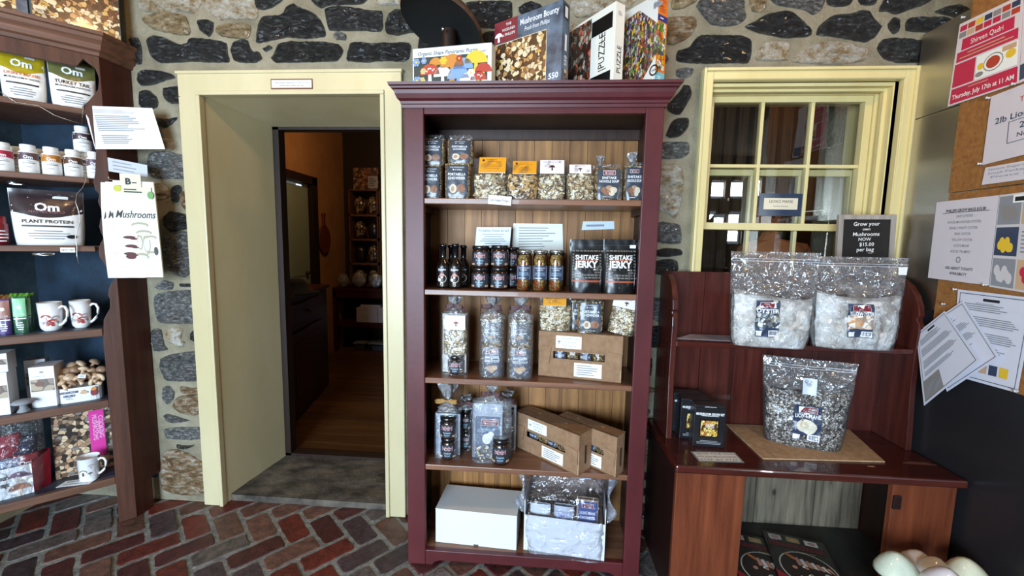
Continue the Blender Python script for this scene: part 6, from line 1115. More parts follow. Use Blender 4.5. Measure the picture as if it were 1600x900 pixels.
def mug(loc, r, h, label, ha, deco=0, enamel=False, grp=None):
    t = thing('mug', label, 'mug', loc, 0, grp)
    p = [(0.001, 0.003), (r*0.62, 0), (r*0.66, 0.003), (r*0.84, h*0.10), (r*0.90, h*0.2), (r*0.93, h*0.5), (r, h), (r*0.95, h*0.995), (r*0.88, h*0.5), (r*0.82, h*0.15), (0.001, h*0.08)] if not enamel else [(0.001, 0), (r*0.88, 0), (r*0.92, h*0.05), (r, h*0.97), (r*1.04, h*0.985), (r*1.03, h), (r*0.96, h*0.98), (r*0.88, h*0.08), (0.001, h*0.06)]
    m_ = MB(); m_.lathe(p, 32); b_ = m_.build('cup', [CER], t)
    q = [Vector((math.cos(ha), math.sin(ha), 0))*(r*0.9+rr*r)+Vector((0, 0, h*zz)) for rr, zz in ((-0.02, 0.78), (0.3, 0.86), (0.62, 0.84), (0.82, 0.70), (0.78, 0.52), (0.55, 0.36), (0.25, 0.24), (-0.05, 0.18))]
    m_ = MB(); m_.tube(q, [0.0055, 0.005, 0.005, 0.005, 0.005, 0.005, 0.005, 0.006], 10); m_.build('handle', [CER], t)
    f = math.atan2(-CAM_D-loc[1], -loc[0])   # the printed side faces the room
    def su(x, z, e): rr = r*(0.905+0.06*z/h)+e+0.0006; a_ = f+x/r; return (rr*math.cos(a_), rr*math.sin(a_), z)
    m_ = MB()
    if deco == 1:
        for x, zz, k, c_, s_ in ((-0.45, 0.60, 0.36, 0, 1), (0.1, 0.44, 0.36, 2, 2), (0.42, 0.56, 0.34, 3, 1), (-0.12, 0.42, 0.2, 0, 0), (-0.36, 0.40, 0.22, 3, 0), (0.58, 0.42, 0.12, 4, 4), (-0.25, 0.38, 0.14, 2, 0), (-0.7, 0.42, 0.16, 3, 3)): m_.mush(su, r*x, h*(zz-0.12), h*k*0.75, c_, s_)
    else:
        m_.mush(su, -r*0.62, h*0.42, h*0.28, 5, 5); m_.mush(su, r*0.02, h*0.34, h*0.15, 4, 3); m_.mush(su, r*0.14, h*0.66, h*0.18, 3, 3); m_.lines(su, r*0.45, r*0.6, h*0.35, h*0.75, 5, 3, 0.001)
    m_.build('mushroom_decoration', [plain('faded_red_glaze', 'a8504a', 0.3), plain('pink_stem', 'c9a8a4', 0.3), plain('red_glaze', 'b8453c', 0.3), plain('pale_grey_glaze', 'b0a8aa', 0.3), plain('dark_grey_glaze', '5a5458', 0.3), plain('brown_glaze', '7a4a38', 0.3)], t)
    if enamel: m_ = MB(); m_.lathe([(r*1.03, h*0.985), (r*1.045, h*0.99), (r*1.03, h*1.0)], 28); m_.build('dark_rim', [plain('navy_rim', '2c3448', 0.4)], t)
    return t
def mug_at(pxl, pxr, pt, pb, z, off, *a, **k):
    l, w_, h_ = fc(pxl, pxr, pt, pb, z, off); r = w_/2*0.84; q = loc2w((Vector((l.x, l.y, 0))-P0).dot(UX), off+0.0); mug((q.x, q.y, z), r, h_, *a, **k); return q
mug_at(54, 103, 472, 512, z, 0.07, 'white mug with red mushrooms in front, its handle overlapping the other', R(12), 1, grp='mushroom mugs')
mug_at(105, 147, 469, 508, z, 0.085, 'white mug with red mushrooms at the right, handle clear of the others', R(28), 1, grp='mushroom mugs')
q = loc2w(LC(86, 485, 0.19)[0], 0.19); mug((q.x, q.y, z), 0.040, 0.078, 'white mug mostly hidden behind the two mushroom mugs', R(150), 0, grp='mushroom mugs')

# fifth shelf: window boxes, grey stand, brush basket
z = CZ[4]+0.0005
BXM = plain('soft_white_box_card', 'dfe3ea', 0.5); PRN = chips('clay_shaker_print', ['8a7a6a', 'b8a894', '6a5a4c', 'a89880'], 28, 0.5, '4a4038', bump=0, coat=0.2)
def wbox(loc, w, h, d, rz, label, grp='white ornament boxes'):
    t = thing('ornament_box', label, 'box', loc, rz, grp); m_ = MB(); m_.box(-w/2, w/2, 0, d, 0, h); m_.build('carton', [BXM], t, bev=0.001)
    m_ = MB(); m_.rect(flat(0), -w*0.46, w*0.46, h*0.40, h*0.70, 0); m_.disc(flat(0), -w*0.1, h*0.58, w*0.2, h*0.06, 1, 0.0012); m_.build('picture', [PRN, plain('clay_red_brown', '6e4638', 0.5)], t)
    m_ = MB(); m_.disc(flat(0), 0, h*0.87, w*0.09, h*0.02, 0, 0.001); m_.lines(flat(0), -w*0.4, w*0.4, h*0.76, h*0.78, 1, 0, 0.001); m_.build('hanger_slot', [GREY], t)
    m_ = MB(); m_.rect(sideL(-w/2), -d*0.9, -d*0.12, h*0.1, h*0.88, 0, 0.0008); m_.build('side_window', [plain('olive_grey_window', '5c5c50', 0.2, coat=0.5)], t)
A_ = [LC(*p, 0.05) for p in ((46, 600), (86, 600))]
l, w_, h_ = fc(46, 86, 573, 622, z, 0.05, R(-10)); wbox(l, w_, h_, 0.10, TH-R(10), 'largest white picture box, behind the grey cake-stand-shaped ornament')
l, w_, h_ = fc(38, 72, 562, 600, z, 0.16); wbox(Vector((l.x, l.y, z)), w_, h_*1.0, 0.05, TH-R(6), 'white hang-tab box standing at the back of the brush shelf')
l, w_, h_ = fc(-22, 13, 583, 642, z, 0.03, R(-8)); wbox(l, w_, h_, 0.08, TH-R(8), 'white ornament box at the left photo edge, lower of the stack'); zz = z+h_+0.001
l2, w2, h2 = fc(-22, 18, 548, 581, zz, 0.035, R(-8)); wbox(Vector((l.x+0.002, l.y+0.004, zz)), w_*1.02, 0.05 if h2 < 0.05 else min(h2, 0.075), 0.085, TH-R(5), 'white ornament box at the left photo edge, upper of the stack')
q = on(37, 640, P0+NB*0.035, NB); t = thing('mushroom_stand', 'small matt grey mushroom-shaped stand in front of the white boxes', 'ornament', (q.x, q.y, z))
m_ = MB(); m_.lathe([(0.001, 0), (0.019, 0), (0.019, 0.003), (0.012, 0.014), (0.009, 0.036), (0.001, 0.036)], 22); m_.build('stem', [plain('matt_grey', '8a8d93', 0.7)], t); m_ = MB(); m_.lathe([(0.001, 0.035), (0.030, 0.0345), (0.034, 0.038), (0.028, 0.047), (0.012, 0.052), (0.001, 0.053)], 24); m_.build('cap', [plain('matt_grey', '8a8d93', 0.7)], t)
# brush basket
l, w_, h_ = fc(86, 158, 604, 629, z, 0.045, R(-4)); t = thing('brush_box', 'low white display box printed with the words mushroom brush', 'display box', l, TH-R(4)); dd = 0.085
def oval(w, d, n=20): return [(w/2*math.copysign(abs(math.cos(a))**0.6, math.cos(a)), d/2+d/2*math.copysign(abs(math.sin(a))**0.6, math.sin(a))) for a in [2*math.pi*k/n for k in range(n)]]
hb_ = h_*0.93; m_ = MB(); ov = oval(w_, dd); n = len(ov); m_.add([(x, y, 0) for x, y in ov]+[(x, y, hb_) for x, y in ov]+[(x*0.97, dd/2+(y-dd/2)*0.96, hb_) for x, y in ov]+[(x*0.97, dd/2+(y-dd/2)*0.96, 0.003) for x, y in ov],
    [(k, (k+1) % n, n+(k+1) % n, n+k) for k in range(n)]+[(n+k, n+(k+1) % n, 2*n+(k+1) % n, 2*n+k) for k in range(n)]+[(2*n+k, 2*n+(k+1) % n, 3*n+(k+1) % n, 3*n+k) for k in range(n)]+[tuple(range(3*n, 4*n)), tuple(range(n))[::-1]])
m_.build('tray', [plain('white_gloss_tray', 'e8ecf2', 0.35)], t)
m_ = MB(); su = flat(0.0); m_.text(su, 'MUSHROOM', -w_*0.20, hb_*0.74, hb_*0.16, 0, 0.003, maxw=w_*0.38, bold=0.03); m_.text(su, 'BRUSH', -w_*0.20, hb_*0.50, hb_*0.16, 0, 0.003, maxw=w_*0.24, bold=0.03); m_.lines(su, -w_*0.3, -w_*0.12, hb_*0.24, hb_*0.38, 2, 2, 0.003); m_.disc(su, w_*0.12, hb_*0.62, w_*0.09, hb_*0.10, 1, 0.003); m_.disc(su, w_*0.10, hb_*0.76, w_*0.05, hb_*0.05, 1, 0.003)
m_.disc(su, w_*0.33, hb_*0.55, w_*0.07, hb_*0.25, 3, 0.001); m_.disc(su, w_*0.34, hb_*0.8, w_*0.06, hb_*0.12, 4, 0.0015); m_.build('printing', [plain('navy_words', '262a5a', 0.5), TAN, GREY, plain('berry_print', '7c2430', 0.5), plain('pumpkin_print', 'd08028', 0.5)], t)
rn = random.Random(4); bwood = [noisy('brush_beech', 'b8977a', 'd8bfa0', (20, 20, 20), 0.5, 0.1, 40), noisy('brush_beech_dark', '8a6c54', 'ac8c70', (20, 20, 20), 0.5, 0.1, 40)]
bpts = [(95, 592, .03), (108, 590, .03), (122, 592, .03), (136, 588, .035), (150, 588, .04), (102, 580, .06), (116, 578, .06), (130, 578, .06), (144, 580, .07), (158, 578, .07), (112, 571, .075), (126, 569, .08), (148, 566, .085), (156, 590, .03), (98, 600, .02), (112, 600, .02), (146, 597, .02), (160, 584, .09)]
for i, (px, py, off) in enumerate(bpts):
    q = on(px, py, P0+NB*(0.045+off), NB); t = thing('mushroom_brush', 'mushroom-shaped wooden brush in the heap above the white display box', 'brush', q, rn.uniform(0, 6.28), 'wooden mushroom brushes in the display box'); t.rotation_euler = (rn.uniform(-1.2, 1.2), rn.uniform(-1.2, 1.2), rn.uniform(0, 6.28))
    if i == 0:
        m_ = MB(); m_.lathe([(0.001, 0.016), (0.014, 0.012), (0.021, 0.003), (0.020, -0.003), (0.010, -0.004), (0.001, -0.004)], 18); m0 = m_.build('cap', [bwood[0]], t)
        m_ = MB(); m_.lathe([(0.006, -0.003), (0.007, -0.020), (0.009, -0.030), (0.001, -0.032)], 12); m1 = m_.build('handle', [bwood[0]], t); first = t
    else:
        for src in (m0, m1): c_ = src.copy(); COL.objects.link(c_); c_.parent = t
        if i % 3 == 0:
            for c_ in [k for k in bpy.data.objects if k.parent == t]: c_.data = c_.data.copy(); c_.data.materials[0] = bwood[1]
q = on(128, 588, P0+NB*0.06, NB); t = thing('price_tag', 'small white price tag stuck to a brush in the heap', 'label', q, TH); t.rotation_euler = (R(-25), R(12), TH); m_ = MB(); m_.box(-0.012, 0.012, -0.001, 0, -0.008, 0.008); m_.rect(flat(-0.001), -0.006, 0.005, -0.003, 0.004, 1); m_.build('card', [WHITE, PALEB], t)

# bottom shelf: hamper, cookbook, enamel mug, tag
z = CZ[5]+0.0005
th = TH; l, w_, h_ = fc(84, 183, 652, 730, z, 0.12, R(6)); 
q0 = on(83, 700, P0+NB*0.13, NB); q0.z = 0; nn = Vector((math.sin(TH+R(4)), -math.cos(TH+R(4)), 0)); q1 = on(178, 690, q0, nn); q1.z = 0; bw_ = (q1-q0).length; bh = on(90, 652, q0, nn).z-z; c_ = (q0+q1)/2
t = thing('cookbook', 'large cookbook with mushroom photograph and bright pink title strip, upright at the back of the bottom cabinet shelf', 'book', (c_.x, c_.y, z), TH+R(4)); t['label'] = 'upright cookbook with pink title strip and mushroom cover on the bottom cabinet shelf'; t.rotation_euler = (R(-4), 0, TH+R(4))
m_ = MB(); m_.box(-bw_/2, bw_/2, 0.002, 0.018, 0.001, bh-0.002); m_.build('pages', [CREAM], t); m_ = MB(); m_.box(-bw_/2, bw_/2, 0, 0.002, 0, bh); m_.box(-bw_/2, bw_/2, 0.018, 0.02, 0, bh); m_.box(-bw_/2-0.001, -bw_/2+0.001, 0, 0.02, 0, bh); m_.build('cover', [chips('cookbook_mushroom_photo', ['a88a6c', '3a2c24', 'd8b894', '6c5440', 'c49a78', '8a8078', '2c241e', 'e0c8a4'], 60, 0.4, '1c1410', bump=0, coat=0.3, edgew=0.08)], t)
m_ = MB(); su = flat(0); x0 = bw_*0.10; x1 = bw_*0.36; m_.rect(su, x0, x1, bh*0.22, bh*0.985, 0)
for k, s_ in enumerate(('COOKING', 'WITH', 'MUSHROOMS')): m_.text(su, s_, x1-(x1-x0)*(0.22+0.2*k), bh*0.70, bh*0.055, 1, 0.001, rot=-90, maxw=bh*0.42)
m_.build('title_strip', [plain('hot_pink', 'e0389c', 0.45), plain('pale_pink_ink', 'f4c8e4', 0.5)], t)
qm = mug_at(118, 160, 712, 748, z, 0.055, 'white enamel mug with dark rim in front of the cookbook', R(20), 2, enamel=True)
def l3(px, py): q = AZ(px, py, z+0.0006); return q
pq = [l3(100, 752), l3(156, 746), l3(145, 755), l3(87, 762)]; pq = [l3(103, 752), l3(156, 745), l3(140, 756), l3(87, 762)]
c_ = sum(pq, Vector())/4; sheet('shelf_tag', 'white paper tag lying flat in front of the enamel mug', [pq[0], pq[1], pq[2], pq[3]], c_, Vector((0, 0, 1)), (), 2, ICE, 'label')
# hamper
q0 = on(-30, 745, P0+NB*0.05, NB); q0.z = 0; nn = Vector((math.sin(TH+R(4)), -math.cos(TH+R(4)), 0)); q1 = on(51, 745, q0, nn); q1.z = 0; ww = (q1-q0).length; hh = on(10, 733, q0, nn).z-z; c_ = (q0+q1)/2
t = thing('gift_hamper', 'film-wrapped gift hamper with mushroom-printed white front and red packets on the bottom cabinet shelf', 'gift basket', (c_.x, c_.y, z), TH+R(4)); t['label'] = 'film-wrapped gift hamper with white mushroom-printed front and red end'
hh = max(hh, 0.055); m_ = MB(); m_.box(-ww/2, ww/2, 0, 0.003, 0, hh); m_.box(-ww/2, ww/2, 0.003, 0.13, 0, 0.003); m_.build('front_panel', [plain('white_print_card', 'e9eef4', 0.4)], t)
m_ = MB(); su = flat(0); m_.mush(su, ww*0.22, hh*0.65, hh*0.42, 0, 2); m_.mush(su, ww*0.37, hh*0.62, hh*0.26, 0, 2); m_.mush(su, ww*0.22, hh*0.22, hh*0.5, 1, 2); m_.text(su, 'mush', -ww*0.08, hh*0.72, hh*0.16, 3, maxw=ww*0.2, bold=0.02); m_.text(su, 'magic', -ww*0.08, hh*0.48, hh*0.16, 3, maxw=ww*0.2, bold=0.02); m_.build('printing', [plain('violet_mushroom_ink', '7a5c74', 0.5), plain('clay_mushroom_ink', 'a87860', 0.5), plain('pale_stem_ink', 'd8ccc4', 0.5), INK], t)
m_ = MB(); redp_ = plain('cherry_red_card', 'a01830', 0.35, coat=0.4); m_.add([(ww/2, 0, 0), (ww/2+0.045, 0.05, 0), (ww/2+0.03, 0.12, 0), (ww/2-0.003, 0.12, 0), (ww/2, 0, hh*1.02), (ww/2+0.052, 0.05, hh*1.25), (ww/2+0.03, 0.12, hh*1.1), (ww/2-0.003, 0.12, hh)], [(0, 1, 5, 4), (1, 2, 6, 5), (2, 3, 7, 6), (3, 0, 4, 7), (0, 3, 2, 1)]); m_.build('end_panel', [redp_], t)
S = Soft(0.075, 0.075, 0.045, 3.5, 0.4, 0.9, 0.002, 3); m_ = MB(); S.skin(m_, 0, 12, 12); m_.text(S.su(), 'Om', 0, 0.045, 0.016, 1, 0.001, bold=0.035); m_.rect(S.su(), -0.03, 0.03, 0.022, 0.03, 1, 0.001, 6); m_.build('red_pouch', [plain('wine_red_foil', '8a1c30', 0.25, coat=0.5), LABELW], t, loc=(ww*0.36, 0.05, hh*0.62))
S = Soft(0.08, 0.07, 0.05, 3.5, 0.4, 0.9, 0.003, 4); m_ = MB(); S.skin(m_, 0, 12, 12); m_.build('tea_packet', [chips('blue_white_packet', ['c4cce0', '8c98b8', 'e4e8f4', 'a8b4d0'], 90, 0.4, '5c6488', bump=0.3, coat=0.5)], t, loc=(ww*0.05, 0.05, hh*0.62))
S = Soft(0.10, 0.075, 0.05, 3.5, 0.4, 0.9, 0.004, 5); m_ = MB(); S.skin(m_, 0, 12, 12); m_.build('navy_packet', [plain('navy_foil', '1c2240', 0.25, coat=0.6)], t, loc=(ww*0.22, 0.085, hh*1.15))
S = Soft(0.10, 0.09, 0.05, 3.5, 0.4, 0.9, 0.004, 6); m_ = MB(); S.skin(m_, 0, 12, 12); m_.build('red_packet', [plain('wine_red_foil', '8a1c30', 0.25, coat=0.5)], t, loc=(-ww*0.1, 0.08, hh*1.2))
S = Soft(ww*1.15+0.03, hh*2.9, 0.15, 5, 0.3, 0.95, 0.006, 8); m_ = MB(); S.skin(m_, 0, 24, 20); m_.build('cellophane', [FILMT], t, loc=(0.012, 0.07, 0.0))

# taped sheet, small label and tea towels on the cabinet's right edge
def plane_pts(pts, P, n): return [on(x, y, P, n) for x, y in pts]
nS = Vector((0.35, -0.937, 0)); PS = P0+Vector((0.01, -0.012, 0))
q = plane_pts([(130, 165), (238, 169), (258, 233), (149, 233)], P0+Vector((0, -0.012, 0)), nS); c_ = sum(q, Vector())/4
sheet('taped_sheet', 'white printed sheet in a clear sleeve taped slantwise to the corner cabinet', q, c_, nS, (), 0, plain('cool_white_paper', 'e2e4ea', 0.5, coat=0.3), 'notice', extra=lambda m, s: (m.lines(s, 0.12, 0.75, 0.84, 0.93, 3, 2, 0.0006, 0.35), m.lines(s, 0.12, 0.84, 0.42, 0.80, 9, 2, 0.0006, 0.55, 3), m.lines(s, 0.14, 0.7, 0.12, 0.34, 5, 2, 0.0006, 0.5, 4), m.rect(s, 0.955, 0.985, 0.02, 0.98, 5, 0.0006)))
q = plane_pts([(168, 246), (230, 258), (231, 277.5), (170, 267.5)], P0+Vector((0.004, -0.006, 0)), nS); c_ = sum(q, Vector())/4
sheet('small_label', 'narrow pale printed label on the cabinet post above the tea towels', q, c_, nS, (), 3, plain('lilac_grey_paper', 'b4b8c4', 0.5), 'label')
TW = noisy('white_cotton', 'd9d7d0', 'e8e6df', (30, 30, 30), 0.85, 0.3, 60, bdist=0.002)
def towel(px0, px1, pt, pb, off, label, seed, full):
    P = P0+Vector((0.0, -off, 0)); n_ = nS; a = on(px0, (pt+pb)/2, P, n_); b = on(px1, (pt+pb)/2, P, n_); zt_, zb = on((px0+px1)/2, pt, P, n_).z, on((px0+px1)/2, pb, P, n_).z
    c_ = (a+b)/2; w_ = (b-a).length; h_ = zt_-zb; t = thing('tea_towel', label, 'tea towel', (c_.x, c_.y, zb), math.atan2(n_.x, -n_.y), 'hanging mushroom tea towels')
    def surf(x, z, e=0): v = z/h_; return (x*(1-0.10*v**3)-0.004*v, -e-0.010-0.006*math.sin(v*3)-0.002*math.sin(x*90+seed)*(1-v), z)
    m_ = MB(); m_.grid(lambda u, v: surf((u-0.5)*w_, v*h_), 14, 16); m_.grid(lambda u, v: (surf((0.5-u)*w_, v*h_)[0], surf((0.5-u)*w_, v*h_)[1]+0.008, v*h_), 14, 16)
    for x in (-w_/2, w_/2): m_.grid(lambda u, v, x=x: (surf(x, v*h_)[0], surf(x, v*h_)[1]+0.008*(u if x > 0 else 1-u), v*h_), 1, 16)
    m_.add([surf(-w_/2, h_), surf(w_/2, h_), (surf(w_/2, h_)[0], surf(w_/2, h_)[1]+0.008, h_), (surf(-w_/2, h_)[0], surf(-w_/2, h_)[1]+0.008, h_)], [(0, 1, 2, 3)])
    m_.build('cloth', [TW], t); su = lambda x, z, e: surf(x, z, e)
    m_ = MB(); m_.text(su, 'Mushrooms', 0.002, h_*0.66, h_*0.075, 0, maxw=w_*0.92, shear=0.35, bold=0.008)
    for (x, z, k) in ((-0.18, 0.42, 0.10), (-0.16, 0.33, 0.10), (-0.2, 0.25, 0.09)): m_.disc(su, w_*x, h_*z, w_*0.14, h_*0.016, 1); m_.disc(su, w_*(x+0.1), h_*(z-0.015), w_*0.09, h_*0.01, 1)
    m_.disc(su, -w_*0.18, h_*0.22, w_*0.12, h_*0.028, 1)
    for (x, z, rx, rz_) in ((0.08, 0.55, 0.2, 0.03), (0.16, 0.47, 0.18, 0.03), (0.05, 0.38, 0.06, 0.09), (0.2, 0.36, 0.08, 0.10), (0.32, 0.42, 0.12, 0.025), (0.06, 0.22, 0.16, 0.04), (0.3, 0.25, 0.12, 0.03)): m_.disc(su, w_*x, h_*z, w_*rx, h_*rz_, 2); m_.disc(su, w_*x, h_*(z-0.012), w_*rx*0.85, h_*rz_*0.7, 3, 0.0012)
    m_.disc(su, w_*0.40, h_*0.28, w_*0.05, h_*0.045, 4, 0.0014); m_.build('print', [plain('charcoal_script', '3a3634', 0.7), plain('maroon_mushroom_print', '5a2c2c', 0.7), plain('olive_line_print', 'a8a48c', 0.7), plain('cream_mushroom_print', 'd8d4c4', 0.7), plain('dark_leaf_print', '4c4c44', 0.7)], t)
    if full:
        m_ = MB(); m_.box(-w_*0.30, w_*0.16, -0.016, -0.013, h_*0.93, h_*1.07); m_.box(-w_*0.32, w_*0.38, -0.0185, -0.016, h_*0.86, h_*0.94); m_.text(flat(-0.016), 'B', -w_*0.12, h_*0.995, h_*0.06, 1, 0.0008, bold=0.05); m_.lines(flat(-0.016), -w_*0.04, w_*0.12, h_*0.97, h_*0.995, 1, 1, 0.0008); m_.lines(flat(-0.0185), -w_*0.22, w_*0.2, h_*0.875, h_*0.925, 2, 1, 0.0008, 0.5)
        m_.disc(flat(-0.0185), -w_*0.36, h_*0.92, w_*0.09, None, 2, 0.0012); m_.disc(flat(-0.0185), w_*0.36, h_*0.86, w_*0.07, h_*0.04, 3, 0.0012); m_.build('card_band', [plain('ivory_band', 'd4cfb4', 0.6), INK, plain('lemon_leaf', 'b8b83c', 0.6), GREEN], t)
towel(183, 252, 284, 433, 0.052, 'front tea towel, its printed mushroom design fully visible', 1, True)
towel(172, 232, 286, 432, 0.036, 'middle tea towel showing only its left edge behind the front one', 2, False)
towel(165, 225, 287, 434, 0.022, 'rear tea towel, closest to the cabinet post', 3, False)
m_ = MB(); q = on(190, 283, P0+Vector((0, -0.01, 0)), nS); m_.tube([q+Vector((0, 0.012, 0.004)), q+Vector((0, -0.05, 0.0)), q+Vector((0, -0.054, 0.010))], 0.002, 6); o = m_.build('towel_hook', [SILVER]); tag(o, 'small metal hook holding the tea towels on the cabinet post', 'hook')
# ================================================================ HUTCH (right)
HX0, HX1, HYF, HZ = 0.490, 1.440, -0.42, 0.548
hm = wood('red_mahogany_stain', '34130f', '5c2a22', 'z', 0.30, 0.25, 0.12, bump=0.12); hmx = wood('red_mahogany_top', '34130f', '58261e', 'x', 0.22, 0.4, 0.10, bump=0.10); pinef = wood('orange_pine_front', '5c2a18', '86472c', 'z', 0.4, 0.15, 0.08, knots=9)
greyb = wood('weathered_grey_board', '2e2620', '857a66', 'z', 0.8, 0, 0.25, knots=8); drk = wood('dark_hutch_side', '1c0e0c', '301815', 'z', 0.4)
hu = thing('hutch', 'dark red open hutch with curved bracket sides and low counter under the window', 'hutch', (0.965, -0.2, 0))
X = lambda x: x-0.965
Yy = lambda y: y+0.2
m_ = MB(); m_.box(X(HX0), X(HX1), Yy(HYF), Yy(-0.03), HZ-0.028, HZ); m_.build('counter', [hmx], hu, bev=0.006)
def bracket(x0, x1):
    # curved side seen in profile (y, z)
    pr = [(-0.035, HZ), (-0.218, HZ), (-0.215, 0.62), (-0.205, 0.80), (-0.207, 0.925), (-0.210, 1.0), (-0.208, 1.035), (-0.198, 1.046), (-0.198, 1.056), (-0.205, 1.064), (-0.198, 1.10), (-0.180, 1.14), (-0.150, 1.175), (-0.115, 1.195), (-0.075, 1.203), (-0.035, 1.203)]
    m_ = MB(); m_.yz([(Yy(a), b) for a, b in pr], X(x0), X(x1)); return m_
bracket(0.515, 0.537).build('side_panel', [hm], hu, bev=0.003); bracket(1.408, 1.430).build('side_panel', [hm], hu, bev=0.003)
m_ = MB(); m_.box(X(0.537), X(1.408), Yy(-0.204), Yy(-0.05), 0.938-0.020, 0.938); m_.build('shelf', [hmx], hu, bev=0.003)
m_ = MB(); xs = [0.515, 0.69, 0.83, 0.985, 1.17, 1.31, 1.43]
for a, b in zip(xs[:-1], xs[1:]): m_.box(X(a+0.001), X(b-0.001), Yy(-0.05), Yy(-0.034), HZ, 1.203)
m_.box(X(0.515), X(1.43), Yy(-0.034), Yy(-0.030), HZ, 1.20, 1); m_.build('plank_back', [hm, INK], hu)
# base
m_ = MB(); m_.box(X(0.500), X(0.735), Yy(-0.40), Yy(-0.38), 0.0, HZ-0.028); m_.build('front_board', [pinef], hu, bev=0.002)
m_ = MB(); m_.box(X(1.222), X(1.426), Yy(-0.40), Yy(-0.38), 0.0, HZ-0.028); m_.build('front_board', [pinef], hu, bev=0.002)
m_ = MB(); q = AY(1398, 783, -0.40); m_.box(X(q.x)-0.009, X(q.x)+0.016, Yy(-0.408), Yy(-0.40), q.z-0.026, q.z+0.022); m_.ball((X(q.x)+0.009, Yy(-0.409), q.z-0.004), 0.004, mat=1); m_.build('latch', [drk, BLACK], hu, bev=0.002)
m_ = MB(); m_.box(X(0.500), X(0.520), Yy(-0.38), Yy(-0.03), 0.0, HZ-0.028); m_.build('base_side', [drk], hu); m_ = MB(); m_.box(X(1.406), X(1.426), Yy(-0.38), Yy(-0.03), 0.0, HZ-0.028); m_.build('base_side', [drk], hu)
m_ = MB()
for a, b in ((0.52, 0.70), (0.70, 0.965), (0.965, 1.21), (1.21, 1.406)): m_.box(X(a+0.003), X(b-0.003), Yy(-0.05), Yy(-0.035), 0.05, HZ-0.028)
m_.build('base_back', [greyb], hu)
LZ = 0.105
m_ = MB(); m_.box(X(0.52), X(1.406), Yy(-0.38), Yy(-0.05), LZ-0.02, LZ); m_.build('lower_shelf', [noisy('black_scuffed_shelf', '1a1a1a', '35332f', (8, 3, 8), 0.5, 0.2, 50)], hu)
# chipped paint marks on the counter
for px, py, rx, ry in ((1362, 729, 0.012, 0.006), (1436, 724, 0.05, 0.014)):
    q = AZ(px, py, HZ); m_ = MB(); pts = [(rx*math.cos(a)*(1+0.3*math.sin(3*a+px)), ry*math.sin(a)*(1+0.3*math.cos(2*a))) for a in [2*math.pi*k/16 for k in range(16)]]; m_.poly(lying(HZ), [(X(q.x)+a, Yy(q.y)+b) for a, b in pts], 0, 0.0004); m_.build('worn_patch', [plain('pale_worn_wood' if rx < 0.02 else 'dull_worn_wood', 'b08a70' if rx < 0.02 else '6a4438', 0.7)], hu)

